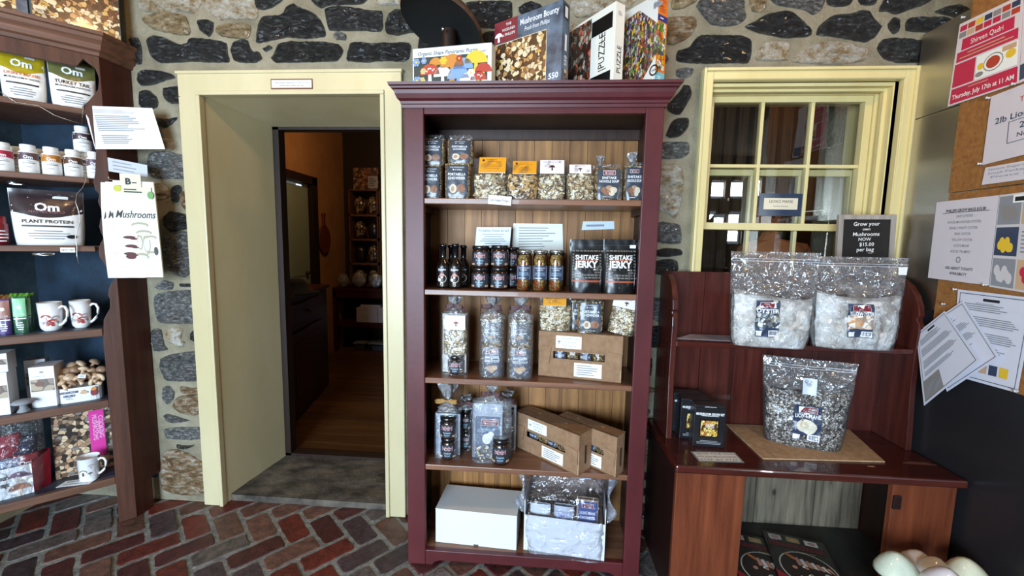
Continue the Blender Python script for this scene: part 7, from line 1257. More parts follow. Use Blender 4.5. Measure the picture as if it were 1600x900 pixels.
# ---------------------------------------------------------------- grow bags
GF = film('thick_bag_film', 0.17, 0.06, 11, 1.0, 0.12, dist=0.06); GF2 = film('thick_bag_film_over_fill', 0.03, 0.03, 24, 0.8, 0.12, dist=0.02)
def grow_bag(loc, w, h, d, fillh, rz, label, mixmat, name_, seed, taper, pic, sticker=None):
    t = thing('grow_bag', label, 'bag', loc, rz, 'mushroom growing kit bags'); yo = d/2
    S = Soft(w*0.86, h, d*0.95, 4, 0.25, 0.85, 0.004, seed, taper=taper*0.6, flatfrom=1.0)
    z1 = fillh; m_ = MB()
    for sg in (-1, 1):
        def fn(u, v, sg=sg):
            z = z1*v*(1+0.08*math.sin(u*5+seed)*v); t_ = u*2-1; a = math.sin(t_*math.pi/2)*S.hw(z)*0.97; p = S.pt(a, z, 0.0, sg); k = 1 if v < 0.93 else max(0, (1-v)/0.07)**0.5
            k2 = 0.75+0.25*min(1, v*8); q = noise.noise(Vector((p[0]*30, z*30, seed+sg)))*0.006; return (p[0]*(0.96+0.04*min(1, v*8)), (p[1]*0.93*k2+sg*q)*k, max(0.0005, z))
        m_.grid((lambda u, v, f=fn: f(1-u, v)) if sg > 0 else fn, 24, 22)
    m_.build('growing_medium', [mixmat], t, loc=(0, yo, 0))
    S2 = Soft(w*0.88, h, d, 4, 0.06, 0.85, 0.0065, seed+3, taper=taper, flatfrom=0.97); S2.fq = 0.55; m_ = MB(); S2.skin(m_, 1, 30, 20, 0.0006, fillh); S2.skin(m_, 0, 30, 20, fillh, h); m_.build('clear_bag', [GF, GF2], t, loc=(0, yo, 0))
    su = S2.su(); m_ = MB(); m_.rect(su, -S2.hw(h)*0.96, S2.hw(h)*0.96, h*0.90, h*0.905, 0, 0.001, 16); m_.rect(su, -S2.hw(h)*0.96, S2.hw(h)*0.96, h*0.925, h*0.93, 0, 0.001, 16); m_.build('zip_seal', [plain('milky_seal', 'c8ccd4', 0.4)], t, loc=(0, yo, 0))
    cx, lw, z0, z1_ = pic[0]*w, w*pic[1], pic[2]*h, pic[3]*h; H = z1_-z0; m_ = MB()
    m_.rect(su, cx-lw, cx+lw, z0, z1_, 0, 0.0015, 18, 18); logo(m_, su, cx, z0+H*0.88, lw*1.3, 1, 2, 0.0045); m_.text(su, name_, cx, z0+H*0.72, H*0.11, 2, 0.0050, maxw=lw*1.85, bold=0.03)
    if pic[4] == 'lion': m_.disc(su, cx-lw*0.05, z0+H*0.42, lw*0.72, H*0.19, 4, 0.0045); m_.disc(su, cx+lw*0.15, z0+H*0.38, lw*0.5, H*0.19, 4, 0.0050); m_.disc(su, cx-lw*0.2, z0+H*0.44, lw*0.3, H*0.1, 5, 0.0058)
    else: m_.rect(su, cx-lw*0.97, cx+lw*0.97, z0+H*0.26, z0+H*0.66, 3, 0.0030, 16, 10)
    m_.rect(su, cx-lw*0.95, cx-lw*0.45, z0+H*0.03, z0+H*0.17, 2, 0.0040, 6, 4); m_.rect(su, cx+lw*0.1, cx+lw*0.92, z0+H*0.02, z0+H*0.19, 2, 0.0040, 8, 4)
    for k in range(13): x = cx+lw*(0.16+0.055*k); m_.rect(su, x, x+lw*(0.018+0.012*(k % 3)), z0+H*0.06, z0+H*0.17, 0, 0.0052)
    m_.build('label', [NAVY, MAROON, LABELW, pic[5], plain('lions_mane_cream', 'e2dccb', 0.6), plain('lions_mane_shade', 'cfc6ae', 0.6)], t, loc=(0, yo, 0))
    if sticker: m_ = MB(); m_.rect(su, *[a*b for a, b in zip(sticker[:4], (w, w, h, h))], 0, 0.004, 4); m_.build('sticker', [sticker[4]], t, loc=(0, yo, 0))
    return t
MYC = noisy('white_mycelium_block', 'a89c90', 'e6e0d8', (16, 16, 16), 0.55, 1.0, 55, 0.4, bdist=0.012, c3='fcfbf9', lo=0.3, hi=0.62, detail=8); MYC2 = noisy('grey_mycelium_block', '6a6058', 'b9b2a8', (18, 18, 18), 0.5, 1.0, 60, 0.4, bdist=0.012, c3='e0dcd6', lo=0.32, hi=0.68, detail=8)
GRN = chips('grain_and_husk', ['5c544e', 'a8a098', 'd0c8be', '7c726a', 'eae6de', '3a3430', 'b8aea4'], 150, 0.35, '1a1613', coat=0.6, bump=1.0)
z = 0.9385
l, w_, h_ = F(1141, 1286, 394, 526, z, -0.165, R(-6)); grow_bag(Vector((l.x, l.y-0.015, z)), w_, h_, 0.10, h_*0.55, R(-6), 'left of the two large clear grow bags on the hutch shelf', MYC, 'OYSTER', 1, 0.12, (-0.09, 0.13, 0.12, 0.50, 'photo', chips('oyster_photo', ['6a747c', 'a8b0b4', '3c444c', 'd0d4d4', '8a8474'], 60, 0.4, '20242a', bump=0, coat=0.3)))
l, w_, h_ = F(1271, 1427, 402, 534, z, -0.15, R(-4)); grow_bag(Vector((l.x-0.004, l.y-0.018, z)), w_, h_, 0.10, h_*0.60, R(-4), 'right of the two large clear grow bags, in front of the chalkboard', MYC, 'YELLOW OYSTER', 2, 0.10, (-0.02, 0.13, 0.14, 0.50, 'photo', chips('yellow_oyster_photo', ['c9a47c', 'e8dcc8', 'd8944c', 'f0ece4', 'b8987c'], 55, 0.4, 'a8948a', bump=0, coat=0.3)), (0.36, 0.45, 0.82, 0.90, WHITE))
# cork mat
z = HZ+0.0006; mp_ = [AZ(1132, 662, z), AZ(1192, 718, z), AZ(1383, 723, z), AZ(1316, 666, z)]
for p_ in mp_: p_.y = min(p_.y, -0.056)
m_ = MB(); cs = sum(mp_, Vector())/4; m_.prism([(p.x-cs.x, p.y-cs.y) for p in mp_], lambda a, b: (a, b, 0), lambda a, b: (a, b, 0.005)); o = m_.build('cork_mat', [noisy('cork', 'b08e6c', 'c8a684', (50, 50, 50), 0.85, 0.3, 120, 0.2)], loc=(cs.x, cs.y, z), bev=0.0015); tag(o, 'rectangular cork mat lying on the hutch counter under a grow bag', 'mat')
z = HZ+0.0062; th = R(-18); q0 = AZ(1200, 692, z); n_ = Vector((math.sin(th), -math.cos(th), 0)); q1 = on(1322, 700, q0, n_); q1.z = z; hh = on(1264, 566, (q0+q1)/2, n_).z-z; c_ = (q0+q1)/2; ww = (q1-q0).length
grow_bag(Vector((c_.x-0.003, c_.y-0.0, z)), ww*1.22, hh, 0.10, hh*0.66, th, 'grey speckled grow bag with round lion\'s mane picture standing on the cork mat', GRN, "LION'S MANE", 3, 0.16, (0.0, 0.15, 0.10, 0.50, 'lion', GREY), (-0.07, 0.08, 0.62, 0.80, plain('pale_blue_sticker', 'cdd8e4', 0.4)))
for ch in [o for o in bpy.data.objects if o.name.startswith('sticker')]: pass
# chalkboard
q0 = AY(1312, 399, -0.066); l, w_, h_ = F(1319, 1408, 335, 400, 0.9385, -0.075); q = AY(1362, 367, -0.075)
t = thing('chalkboard', 'small grey wood framed chalkboard with white chalk writing behind the right grow bag', 'chalkboard', (q.x, -0.070, 0.939)); top = AY(1364, 335, -0.06).z-0.939; t.rotation_euler = (R(-3), R(-0.5), R(-2)); W2 = w_/2; fw = 0.019; bz = top-0.30
fm = wood('grey_washed_frame', '8a8078', 'b4aaa0', 'z', 0.7); m_ = MB(); frame4(m_, -W2, W2, top-0.30, top, fw, -0.007, 0.007); m_.build('frame', [fm], t, bev=0.001); m_ = MB(); m_.box(-W2+fw, W2-fw, -0.003, 0.003, bz+fw, top-fw); m_.build('board', [plain('black_slate_board', '14100e', 0.6)], t)
m_ = MB(); m_.box(-0.05, 0.05, -0.004, 0.012, 0, bz+0.01); m_.build('foot', [fm], t) if bz > 0.01 else None
m_ = MB(); zz = top-0.036
for s_, k, dx in (('Grow your', 0.0150, 0.0), ('own', 0.0115, 0.0), ('Mushrooms', 0.0145, 0.0), ('NOW', 0.0125, -0.004), ('$15.00', 0.0140, 0.004), ('per bag', 0.0150, 0.0)): m_.text(flat(-0.003), s_, dx, zz, k, 0, 0.0008, maxw=(W2-fw)*1.8, shear=0.05, bold=0.012, rot=1.5); zz -= 0.0205
m_.lines(flat(-0.003), 0.01, 0.035, zz+0.004, zz+0.008, 1, 0, 0.0008); m_.build('chalk_writing', [plain('white_chalk', 'efece8', 0.9)], t)
# papers
z = 0.9386; pq = [AZ(1058, 510, z), AZ(1118, 511, z), AZ(1158, 534, z), AZ(1056, 529, z)]; pq[0].y = min(pq[0].y, -0.06); pq[1].y = min(pq[1].y, -0.06)
for p_ in pq: p_.x = max(p_.x, 0.542)
c_ = sum(pq, Vector())/4; sheet('loose_paper', 'pale paper sheet lying flat at the left end of the hutch shelf', [pq[0], pq[1], pq[2], pq[3]], c_, Vector((0, 0, 1)), (), 5, plain('lavender_paper', 'c9c0cc', 0.6), 'paper')
z = HZ+0.0006; pq = [AZ(1079, 705.5, z), AZ(1148, 707, z), AZ(1163, 723, z), AZ(1092, 721, z)]; c_ = sum(pq, Vector())/4
sheet('counter_sign', 'framed grow your own mushrooms notice lying flat on the counter edge', [pq[0], pq[1], pq[2], pq[3]], c_, Vector((0, 0, 1)), (('GROW YOUR OWN', 0.17), ('MUSHROOMS', 0.17), ('STEP BY STEP', 0.12)), 0, plain('silver_grey_border', '8c9494', 0.4), 'sign', extra=lambda m, s: m.rect(s, 0.04, 0.96, 0.08, 0.92, 5, 0.0002), margin=0.14, ink=plain('plum_words', '6a5470', 0.6))
# grow kits
def kit(loc, w, h, d, rz, label):
    t = thing('grow_kit_box', label, 'box', loc, rz, 'black mushroom grow kit boxes'); m_ = MB(); m_.box(-w/2, w/2, 0, d, 0, h*0.93); m_.box(-w/2+0.001, w/2-0.001, 0.002, d-0.002, h*0.93, h); m_.build('carton', [plain('matt_black_card', '17181c', 0.35, coat=0.2)], t, bev=0.0015)
    su = flat(0); m_ = MB(); m_.text(su, 'MUSHROOM GROW KIT', 0, h*0.80, h*0.055, 0, maxw=w*0.9, bold=0.03); m_.lines(su, -w*0.42, w*0.42, h*0.745, h*0.765, 1, 0, 0.0008, 0.5, centre=True); m_.rect(su, -w*0.32, w*0.3, h*0.24, h*0.67, 1, 0.0005); m_.rect(su, -w*0.28, w*0.26, h*0.27, h*0.64, 2, 0.0008); m_.text(su, 'GOLDEN', 0, h*0.55, h*0.05, 0, 0.0014, maxw=w*0.3); m_.text(su, 'OYSTER', 0, h*0.49, h*0.05, 0, 0.0014, maxw=w*0.3)
    m_.lines(su, -w*0.42, w*0.42, h*0.07, h*0.17, 3, 3, 0.0008, 0.45, centre=True); m_.text(flat(0.0015), 'HOME GROWN', 0, h*0.965, h*0.025, 0, maxw=w*0.6); m_.build('printing', [LABELW, BLACK, chips('golden_oyster_photo', ['e0b040', 'f0d890', 'c87820', '4c3410', 'e8c870'], 90, 0.4, '3a240c', bump=0, coat=0.3), GREY], t)
    m_ = MB(); rn = random.Random(1)
    for k in range(16): m_.lines(sideL(-w/2), rn.uniform(-d*0.9, -d*0.5), rn.uniform(-d*0.4, -d*0.1), h*(0.04+0.055*k), h*(0.06+0.055*k), 1, 0, 0.0008, 0.4, seed=k)
    m_.build('side_printing', [plain('faint_grey_lines', '55585e', 0.5)], t); return t
z = HZ+0.0005; th = R(-3); q0 = AZ(1082, 697, z); q1 = on(1133, 670, q0, Vector((math.sin(th), -math.cos(th), 0))); q1.z = z; ww = (q1-q0).length; c_ = (q0+q1)/2; hh = on(1108, 634, c_, Vector((math.sin(th), -math.cos(th), 0))).z-z
k1 = kit(c_, ww, hh, 0.055, th, 'front black mushroom grow kit box with golden picture on the hutch counter')
copy_tree(k1, c_+Vector((-0.030, 0.062, 0)), th+R(2), 'second black grow kit box, partly hidden behind the front one')
copy_tree(k1, c_+Vector((-0.040, 0.124, 0)) if c_.y+0.124+0.055 < -0.05 else c_+Vector((-0.040, 0.1195, 0)), th, 'rearmost black grow kit box against the hutch back')
# magazines on the lower shelf
def magazine(pts, label, z):
    p = [AZ(*a, z) for a in pts]; c_ = (p[1]+p[3])/2; X_ = (p[1]-p[0]); th = math.atan2(X_.y, X_.x); w = 0.215; h = 0.275
    return p, th
def mag(cx, cy, th, z, label):
    t = thing('magazine', label, 'magazine', (cx, cy, z), th, 'Pennsylvania magazines on the lower hutch shelf'); w, h = 0.215, 0.275
    m_ = MB(); m_.box(0, w, -h, 0, 0, 0.008); m_.build('pages', [plain('magazine_pages', 'cfc8bc', 0.6)], t); m_ = MB(); m_.box(-0.001, w+0.0008, -h-0.0008, 0.0008, 0.008, 0.0088); m_.box(-0.0012, 0, -h, 0, 0, 0.0088); m_.build('cover', [plain('black_gloss_cover', '120f10', 0.2, coat=0.6)], t)
    su = lying(0.0088); m_ = MB()
    for k, c_ in enumerate((3, 4, 5)): x = 0.018+0.063*k; m_.rect(su, x, x+0.045, -0.042, -0.012, c_, 0.0004); m_.disc(su, x+0.024, -0.028, 0.014, 0.009, 6, 0.0008)
    m_.rect(su, 0.008, 0.207, -0.086, -0.050, 7, 0.0003); m_.text(su, 'PENNSYLVANIA', 0.107, -0.068, 0.026, 0, 0.0008, maxw=0.19, bold=0.01); m_.lines(su, 0.10, 0.2, -0.098, -0.090, 1, 4, 0.0008); m_.lines(su, 0.02, 0.06, -0.048, -0.044, 1, 1, 0.0008)
    m_.disc(su, 0.115, -0.19, 0.095, 0.095, 8, 0.0005, 36); m_.disc(su, 0.115, -0.19, 0.090, 0.090, 2, 0.0008, 36); rn = random.Random(2)
    for k in range(7): m_.poly(su, [(0.08+0.016*k, -0.135-0.004*k), (0.092+0.016*k, -0.13-0.004*k), (0.10+0.017*k, -0.17-0.003*k), (0.086+0.017*k, -0.175)], 5 if k % 2 else 6, 0.0012)
    for k in range(16): m_.disc(su, rn.uniform(0.05, 0.17), rn.uniform(-0.25, -0.17), rn.uniform(0.004, 0.011), None, rn.choice((3, 1, 8, 6)), 0.0014, 8)
    m_.poly(su, [(0.055, -0.115), (0.085, -0.135), (0.078, -0.15), (0.05, -0.125)], 9, 0.0014); m_.poly(su, [(0.0, -0.275), (0.07, -0.275), (0.0, -0.22)], 0, 0.0006)
    m_.build('cover_print', [plain('dark_red_title', '8c2830', 0.35), LABELW, plain('brown_pan', '2a2220', 0.3), plain('photo_grey_white', 'b8b0ac', 0.4), plain('photo_olive', '9a8a50', 0.4), plain('photo_white', 'd8d0cc', 0.4), plain('meat_pink', 'c08a78', 0.4), plain('title_shade', '2c2424', 0.3), plain('plate_rim', 'c4bcb6', 0.25), plain('carrot', 'c8703c', 0.4)], t); return t
a = AZ(1190, 831, LZ+0.009); b = AZ(1290, 853, LZ+0.009); th = math.atan2((b-a).y, (b-a).x)
mag(a.x, a.y, th, LZ+0.0006, 'Pennsylvania magazine with a round dish cover on the lower hutch shelf, fully visible one')
a2 = AZ(1140, 833, LZ+0.009); mag(a.x-0.150, a.y-0.005, th+R(2), LZ+0.0002-0.0088+0.009, 'magazine on the lower hutch shelf half hidden behind the left front board')
for o in bpy.data.objects:
    if o.name == 'magazine' and not o.parent: o.location.z = LZ+0.0098
# glazed ceramic mushrooms on the floor in front
def toad(px, py, y, r, label, hexn, seed, tilt=(0, 0)):
    q = AY(px, py, y); zt_ = q.z; t = thing('ceramic_mushroom', label, 'ornament', (q.x, y, 0.0), 0, 'glazed ceramic mushrooms'); n_, hx = hexn
    m_ = MB(); m_.lathe([(0.001, 0), (r*0.80, 0), (r*0.82, 0.02), (r*0.62, 0.06), (r*0.52, zt_*0.5), (r*0.42, zt_-r*0.6)], 20); m_.build('stem', [plain('cream_glaze', 'd8d0bc', 0.2, coat=0.6)], t)
    m_ = MB(); m_.lathe([(0.001, 0), (r*0.16, -r*0.02), (r*0.42, -r*0.18), (r*0.72, -r*0.50), (r*0.94, -r*0.85), (r, -r*1.0), (r*0.9, -r*1.06), (r*0.28, -r*0.95), (0.001, -r*0.95)], 30, wob=lambda a, z: 1+0.04*math.sin(2*a+seed)); m_.build('cap', [noisy(n_, hx[0], hx[1], (12, 12, 12), 0.12, 0.05, 20, 0.6, coat=0.8)], t, loc=(0, 0, zt_), rot=(tilt[0], tilt[1], 0))
toad(1400, 864, -0.54, 0.058, 'pale green glazed ceramic mushroom at the left of the ceramic group', ('celadon_glaze', ('c4d4bc', 'dfe6d4')), 1, (0, R(-8)))
toad(1436, 861, -0.49, 0.052, 'blush pink glazed ceramic mushroom, tallest at the back of the group', ('blush_glaze', ('dcc4b8', 'efe0d6')), 2)
toad(1466, 872, -0.55, 0.040, 'cream glazed ceramic mushroom squeezed in the middle of the group', ('oat_glaze', ('dccbb8', 'ece0d0')), 3, (0, R(8)))
toad(1510, 873, -0.52, 0.050, 'pale yellow glazed ceramic mushroom at the right by the steel side', ('straw_glaze', ('d8dcb4', 'ece8cc')), 4, (0, R(-10)))
toad(1482, 889, -0.64, 0.056, 'lilac glazed ceramic mushroom low in front at the photo bottom', ('lilac_glaze', ('d8ccd4', 'ece4e8')), 5)

# ================================================================ STEEL COOLER SIDE WITH CORK AND PAPERS
SX = 1.446
def brushed(name, c, rough=0.3):
    m, N, L, b = newmat(name); b.inputs['Base Color'].default_value = hexc(c); b.inputs['Metallic'].default_value = 1; b.inputs['Roughness'].default_value = rough
    tc = N.new('ShaderNodeTexCoord'); mp = N.new('ShaderNodeMapping'); mp.inputs['Scale'].default_value = (2, 2, 160); L.new(tc.outputs['Object'], mp.inputs[0]); nz = N.new('ShaderNodeTexNoise'); nz.inputs['Scale'].default_value = 1; L.new(mp.outputs[0], nz.inputs['Vector'])
    bp = N.new('ShaderNodeBump'); bp.inputs['Strength'].default_value = 0.12; bp.inputs['Distance'].default_value = 0.002; L.new(nz.outputs['Fac'], bp.inputs['Height']); L.new(bp.outputs[0], b.inputs['Normal']); return m
sc = thing('steel_cooler', 'tall stainless steel cooler side at the right with cork boards and notices fixed on it', 'refrigerator', (SX+0.4, -0.4, 0))
stl = brushed('stainless_steel', 'c4bcae', 0.33)
m_ = MB(); m_.box(-0.4, 0.4, -0.5, 0.368, 1.817, 2.132); m_.build('upper_panel', [stl], sc, bev=0.002)
m_ = MB(); m_.box(-0.4, 0.4, -0.5, 0.368, 1.09, 1.814); m_.build('middle_panel', [stl], sc, bev=0.002)
m_ = MB(); m_.box(-0.4, 0.4, -0.5, 0.368, 0.0, 1.0895); m_.build('lower_panel', [plain('steel_dark_reflection', '201f22', 0.38, 0.0, coat=0.15)], sc, bev=0.002)  # same steel; its dark reflection is painted in as near-black
corkm = noisy('cork_board', '8a5c34', 'a4713f', (60, 60, 60), 0.85, 0.3, 140, 0.2)
def sx(pts, x): return [AX(px, py, x) for px, py in pts]
xc = SX-0.009
def corkb(y0, y1, z0, z1, label):
    m_ = MB(); m_.box(0, 0.0085, y0, y1, z0, z1); o = m_.build('cork_board', [corkm], loc=(xc, 0, 0), bev=0.001); tag(o, label, 'cork board', 'cork boards on the steel cooler')
ye = AX(1488, 250, xc).y; zb_ = AX(1485, 302, xc).z
corkb(-0.75, ye, zb_+0.002, 2.24, 'upper cork board behind the cooking event poster')
zb2 = AX(1512, 591, xc).z; corkb(-0.75, ye-0.004, zb2, zb_-0.002, 'lower cork board holding the grow bag price list')
def paper(name, label, pts, title, nl, mat, cat, lift=0.0, extra=None, ink=None, margin=0.1, grp=None):
    q = sx(pts, xc-0.0015-lift); c_ = sum(q, Vector())/4; return sheet(name, label, q, c_, Vector((-1, 0, 0)), title, nl, mat, cat, extra, ink, grp, 0.0008, margin)
LIL = plain('lilac_white_paper', 'd4ccd2', 0.6)
def poster(m, s):
    m.rect(s, 0.02, 0.98, 0.80, 0.99, 0, 0.0003)
    cols = (3, 4, 7, 9, 6, 3, 9, 8, 4); rn = random.Random(3)
    for r_ in range(2):
        for k in range(7): m.rect(s, 0.03+0.136*k, 0.15+0.136*k, 0.895-0.08*r_, 0.96-0.08*r_, rn.choice(cols), 0.0006)
    m.rect(s, 0.10, 0.90, 0.655, 0.79, 9, 0.0006); m.text(s, 'Shireen Qadri', 0.5, 0.72, 0.062, 5, 0.001, maxw=0.7)
    m.rect(s, 0.04, 0.96, 0.52, 0.64, 9, 0.0006); m.lines(s, 0.07, 0.93, 0.54, 0.62, 2, 6, 0.001, 0.35, centre=True)
    m.rect(s, 0.03, 0.37, 0.22, 0.50, 9, 0.0006); m.rect(s, 0.39, 0.97, 0.22, 0.50, 5, 0.0006); m.disc(s, 0.64, 0.36, 0.145, 0.105, 8, 0.0008); m.disc(s, 0.64, 0.36, 0.13, 0.092, 5, 0.001); m.disc(s, 0.64, 0.36, 0.10, 0.07, 4, 0.0012); m.disc(s, 0.88, 0.38, 0.07, 0.05, 7, 0.001); m.disc(s, 0.46, 0.36, 0.05, 0.04, 7, 0.001); m.disc(s, 0.45, 0.27, 0.06, 0.03, 8, 0.001); m.rect(s, 0.76, 0.95, 0.43, 0.49, 6, 0.001)
    m.rect(s, 0.03, 0.98, 0.02, 0.20, 9, 0.0006); m.lines(s, 0.3, 0.75, 0.155, 0.18, 1, 6, 0.001); m.text(s, 'Thursday, July 17th at 11 AM', 0.5, 0.095, 0.055, 5, 0.001, maxw=0.88, bold=0.015)
paper('event_poster', 'red and white cooking event poster naming a July date at the top right', [(1500, 38), (1600, -10), (1592, 130), (1481, 167)], (), 0, plain('poster_white', 'd9cfd2', 0.5), 'poster', 0.003, poster)
paper('event_poster', 'white poster strip with navy square beside the July cooking poster', [(1601, -12), (1640, -30), (1640, 108), (1593, 130)], (), 0, plain('poster_white', 'd9cfd2', 0.5), 'poster', 0.002, lambda m, s: (m.rect(s, 0.0, 0.9, 0.03, 0.2, 3, 0.0004), m.text(s, 'S', 0.25, 0.11, 0.07, 5, 0.0008)))
paper('price_sheet', 'large sheet starting 2lb Lion, pinned below the cooking poster', [(1549, 151), (1690, 96), (1690, 219), (1535, 258)], (), 0, LIL, 'notice', 0.002, lambda m, s: (m.text(s, 'TODAY', 0.38, 0.80, 0.075, 4, 0.0008, left=True, maxw=0.3), m.text(s, "2lb Lion's Mane", 0.10, 0.60, 0.085, 3, 0.0008, left=True, maxw=0.86, bold=0.01), m.frame(s, 0.27, 0.90, 0.22, 0.53, 0.008, 3, 0.0008), m.text(s, '20.00', 0.40, 0.44, 0.085, 3, 0.0008, left=True, maxw=0.4, bold=0.01), m.text(s, 'Now 15.00', 0.38, 0.31, 0.065, 3, 0.0008, left=True, maxw=0.45)))
paper('note_strip', 'narrow curled strip of small print pinned under the 2lb sheet', [(1540, 262), (1640, 244), (1640, 275), (1534, 289)], (('Notice Regarding the', 0.13), ('Small Packages of', 0.13), ('Please call', 0.13)), 0, LIL, 'notice', 0.002, ink=GREY)
def plist(m, s):
    z_ = 0.87; m.text(s, 'PHILLIPS GROW BAGS $15.00', 0.52, z_, 0.035, 1, 0.0008, maxw=0.76, bold=0.02); m.rect(s, 0.14, 0.90, z_-0.028, z_-0.022, 1, 0.0008)
    for w_ in ('GREY OYSTER', 'HOUSE MOUNTAIN OYSTER', 'PEARLY WHITE OYSTER', 'PINK OYSTER', 'YELLOW OYSTER', "LION'S MANE", 'ROYAL TRUMPET'): z_ -= 0.072; m.text(s, w_, 0.52, z_, 0.030, 2, 0.0008, maxw=0.66, bold=0.01)
    m.ring(s, 0.5, 0.265, 0.04, 0.015, 2); m.text(s, "ASK ABOUT TODAY'S", 0.52, 0.16, 0.032, 1, 0.0008, maxw=0.55, bold=0.015); m.text(s, 'AVAILABILITY', 0.52, 0.095, 0.032, 1, 0.0008, maxw=0.4, bold=0.015)
paper('price_list', 'sheet listing grow bag varieties and price on the lower cork board', [(1464, 316), (1561, 305), (1545, 446), (1450, 434)], (), 0, LIL, 'notice', 0.004, plist)
def photos(m, s):
    for i, (u, v, c_) in enumerate(((0.02, 0.68, 8), (0.02, 0.35, 3), (0.02, 0.02, 8), (0.5, 0.02, 6), (0.5, 0.68, 6))):
        m.rect(s, u, u+0.45, v, v+0.30, 2 if c_ == 8 else c_, 0.0004)
    for a in range(7): m.disc(s, 0.13+0.035*a, 0.46+0.04*math.sin(a*2), 0.055, 0.05, 7, 0.0008+a*0.0001)
    for a in range(6): m.disc(s, 0.12+0.05*a, 0.80+0.03*math.cos(a*3), 0.05, 0.06, 8, 0.0008+a*0.0001); m.disc(s, 0.12+0.05*a, 0.15+0.04*math.cos(a*2), 0.06, 0.06, 0, 0.0008+a*0.0001)
    [m.disc(s, 0.62+0.05*a, 0.16+0.04*math.cos(a*2.3), 0.06, 0.05, 9, 0.0008+a*0.0001) for a in range(5)]; m.text(s, 'G', 0.6, 0.80, 0.07, 1, 0.0008); m.lines(s, 0.53, 0.95, 0.38, 0.62, 6, 2, 0.0006); m.rect(s, 0.3, 0.98, 0.90, 0.985, 5, 0.001); m.rect(s, 0.34, 0.98, 0.915, 0.96, 1, 0.0013)
paper('photo_sheet', 'sheet of square mushroom photographs with a yellow cluster, right of the price list', [(1562, 305), (1645, 294), (1630, 462), (1546, 448)], (), 0, plain('grey_white_photo_paper', 'cfc9cb', 0.4), 'notice', 0.002, photos)
def instr(m, s):
    m.frame(s, 0.04, 0.96, 0.03, 0.97, 0.008, 3, 0.0006); m.rect(s, 0.38, 0.60, 0.90, 0.93, 1, 0.0008); m.lines(s, 0.28, 0.66, 0.865, 0.88, 1, 2, 0.0008)
    for z0, n_ in ((0.78, 4), (0.62, 5), (0.45, 5), (0.34, 3)): m.lines(s, 0.10, 0.90, z0, z0+0.022*n_, n_, 2, 0.0008, 0.45, n_)
def instr1(m, s): instr(m, s); [m.rect(s, 0.42+0.15*k, 0.54+0.15*k, 0.11, 0.22, (6, 3, 7)[k], 0.0008) for k in range(3)]
paper('instruction_sheet', 'bordered instruction sheet with three tiny photos at its foot on the lower cork board', [(1497, 452), (1618, 466), (1590, 614), (1488, 586)], (), 0, plain('cool_sheet', 'd8d8e4', 0.5), 'notice', 0.003, instr1)
# the two tilted sheets hanging off one pin
def hang(pts, xs_, label, ex):
    q = [AX(px, py, xx) for (px, py), xx in zip(pts, xs_)]; c_ = sum(q, Vector())/4; n_ = (q[1]-q[0]).cross(q[3]-q[0]).normalized()
    if n_.x > 0: n_ = -n_
    return sheet('instruction_sheet', label, q, c_, n_, (), 0, plain('cool_sheet', 'd8d8e4', 0.5), 'notice', ex)
def instr2(m, s): instr(m, s); m.rect(s, 0.04, 0.40, 0.035, 0.30, 8, 0.001); [m.disc(s, 0.1+0.06*k, 0.10+0.05*(k % 3), 0.05, 0.04, 2, 0.0014+k*0.0001) for k in range(5)]
hang([(1442, 512), (1505, 470), (1562, 558), (1480, 612)], (1.426, 1.426, 1.416, 1.416), 'tilted instruction sheet in clear sleeve hanging behind the front tilted one', instr)
hang([(1432, 522), (1476, 486), (1532, 562), (1444, 634)], (1.418, 1.418, 1.402, 1.402), 'front tilted instruction sheet with a grey mushroom photo in its corner', instr2)
pin = None
for i, (px, py, lab) in enumerate(((1507, 27, 'top left corner of the cooking poster'), (1546, 153, 'top left corner of the 2lb sheet'), (1533, 256, 'bottom left corner of the 2lb sheet'), (1494, 452, 'top left corner of the bordered instruction sheet'), (1476, 475, 'the two tilted sheets'), (1590, 611, 'bottom right corner of the bordered instruction sheet'), (1541, 445, 'bottom right corner of the price list'), (1586, 131, 'bottom edge of the cooking poster'))):
    q = AX(px, py, xc-0.008)
    if pin is None:
        pin = thing('push_pin', 'clear push pin at the '+lab, 'push pin', q, 0, 'clear push pins'); m_ = MB(); m_.lathe([(0.001, 0), (0.004, 0), (0.0025, 0.004), (0.0025, 0.008), (0.0045, 0.010), (0.001, 0.011)], 12); m_.build('head', [plain('clear_pin_plastic', 'd8dce0', 0.1, coat=0.8)], pin, rot=(0, R(-90), 0)); m_ = MB(); m_.tube([(0, 0, 0), (0.0078, 0, 0)], 0.0006, 5); m_.build('needle', [SILVER], pin)
    else: copy_tree(pin, q, 0, 'clear push pin at %s%s' % ('' if 'tilted' in lab else 'the ', lab))

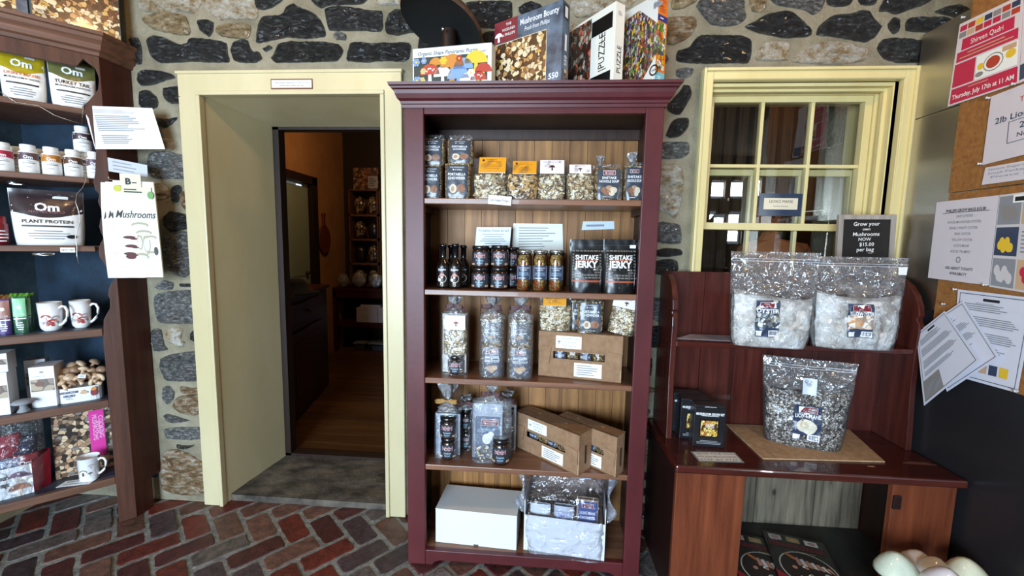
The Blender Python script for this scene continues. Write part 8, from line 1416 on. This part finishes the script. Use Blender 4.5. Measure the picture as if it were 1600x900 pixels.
# ---------------------------------------------------------------- person beyond the window
pp = AY(1190, 372, 0.86)
skin = plain('skin', 'b8755a', 0.55)
body = bpy.data.meshes.new('body'); gy = 0.86; hx, hz = pp.x, pp.z
J = [((hx+0.10, gy+0.02, 0.88), .15), ((hx+0.09, gy+0.01, 1.08), .14), ((hx+0.07, gy, 1.24), .15), ((hx+0.05, gy-0.01, 1.36), .06), ((hx+0.02, gy-0.03, 1.43), .055),
     ((hx-0.10, gy-0.02, 1.30), .07), ((hx-0.16, gy-0.10, 1.08), .045), ((hx-0.10, gy-0.26, 0.98), .035), ((hx-0.03, gy-0.33, 0.99), .028),
     ((hx+0.25, gy, 1.30), .07), ((hx+0.31, gy-0.08, 1.08), .045), ((hx+0.26, gy-0.25, 0.97), .035), ((hx+0.20, gy-0.32, 0.98), .028),
     ((hx+0.01, gy+0.02, 0.78), .09), ((hx+0.0, gy, 0.42), .07), ((hx+0.0, gy+0.02, 0.06), .045), ((hx+0.0, gy-0.13, 0.02), .035), ((hx+0.19, gy+0.02, 0.78), .09), ((hx+0.20, gy, 0.42), .07), ((hx+0.20, gy+0.02, 0.06), .045), ((hx+0.20, gy-0.13, 0.02), .035)]
body.from_pydata([j[0] for j in J], [(0, 1), (1, 2), (2, 3), (3, 4), (2, 5), (5, 6), (6, 7), (7, 8), (2, 9), (9, 10), (10, 11), (11, 12), (0, 13), (13, 14), (14, 15), (15, 16), (0, 17), (17, 18), (18, 19), (19, 20)], [])
person = thing('person', 'person in an orange-tan shirt with head bowed, seen through the lower window panes', 'person', (0, 0, 0))
bo = bpy.data.objects.new('clothed_body', body); COL.objects.link(bo); bo.parent = person; s_ = bo.modifiers.new('skin', 'SKIN')
for v, j in zip(body.skin_vertices[0].data, J): v.radius = (j[1], j[1]*0.8)
body.skin_vertices[0].data[0].use_root = True; sb = bo.modifiers.new('sub', 'SUBSURF'); sb.levels = sb.render_levels = 1; body.materials.append(plain('orange_tan_shirt', 'c8875c', 0.8))
m_ = MB(); m_.ball((0, 0, 0), 0.075, 0.092, 0.11, 0, 18, 14, lambda p: 1-0.12*(p.z < -0.3)*abs(p.z)); m_.ball((0, -0.094, -0.012), 0.012, 0.018, 0.022); m_.ball((-0.076, 0.0, -0.005), 0.01, 0.018, 0.028); m_.ball((0.076, 0.0, -0.005), 0.01, 0.018, 0.028)
for sg in (-1, 1): m_.ball((sg*0.03, -0.083, 0.012), 0.012, 0.008, 0.008, 1)
m_.ball((0, -0.086, -0.052), 0.022, 0.008, 0.007, 2); hd = m_.build('head', [skin, plain('dark_eyes', '2c1c14', 0.3), plain('lips', '9a5048', 0.5)], person, loc=(hx-0.01, gy-0.05, 1.515), rot=(R(25), 0, R(18)))
m_ = MB(); m_.ball((0, 0.015, 0.025), 0.083, 0.095, 0.105, 0, 18, 12, lambda p: 1 if (p.z > 0.1 or p.y > 0.1) else 0.8); m_.build('hair', [plain('grey_brown_hair', '5a463a', 0.8)], person, loc=(hx-0.01, gy-0.05, 1.515), rot=(R(25), 0, R(18)))
for sx_, (x, y, z_) in ((-1, (hx-0.03, gy-0.34, 0.99)), (1, (hx+0.20, gy-0.33, 0.98))):
    m_ = MB(); m_.ball((0, -0.04, 0), 0.04, 0.05, 0.016)
    for k in range(4): m_.tube([(-0.027+0.018*k, -0.08, 0), (-0.028+0.019*k, -0.11, -0.006), (-0.028+0.019*k, -0.13-0.006*(k in (1, 2)), -0.02)], [0.009, 0.008, 0.007], 8)
    m_.tube([(sx_*-0.03, -0.03, 0), (sx_*-0.052, -0.06, -0.006), (sx_*-0.055, -0.085, -0.014)], [0.011, 0.010, 0.008], 8); m_.build('hand', [skin], person, loc=(x, y+0.03, z_))
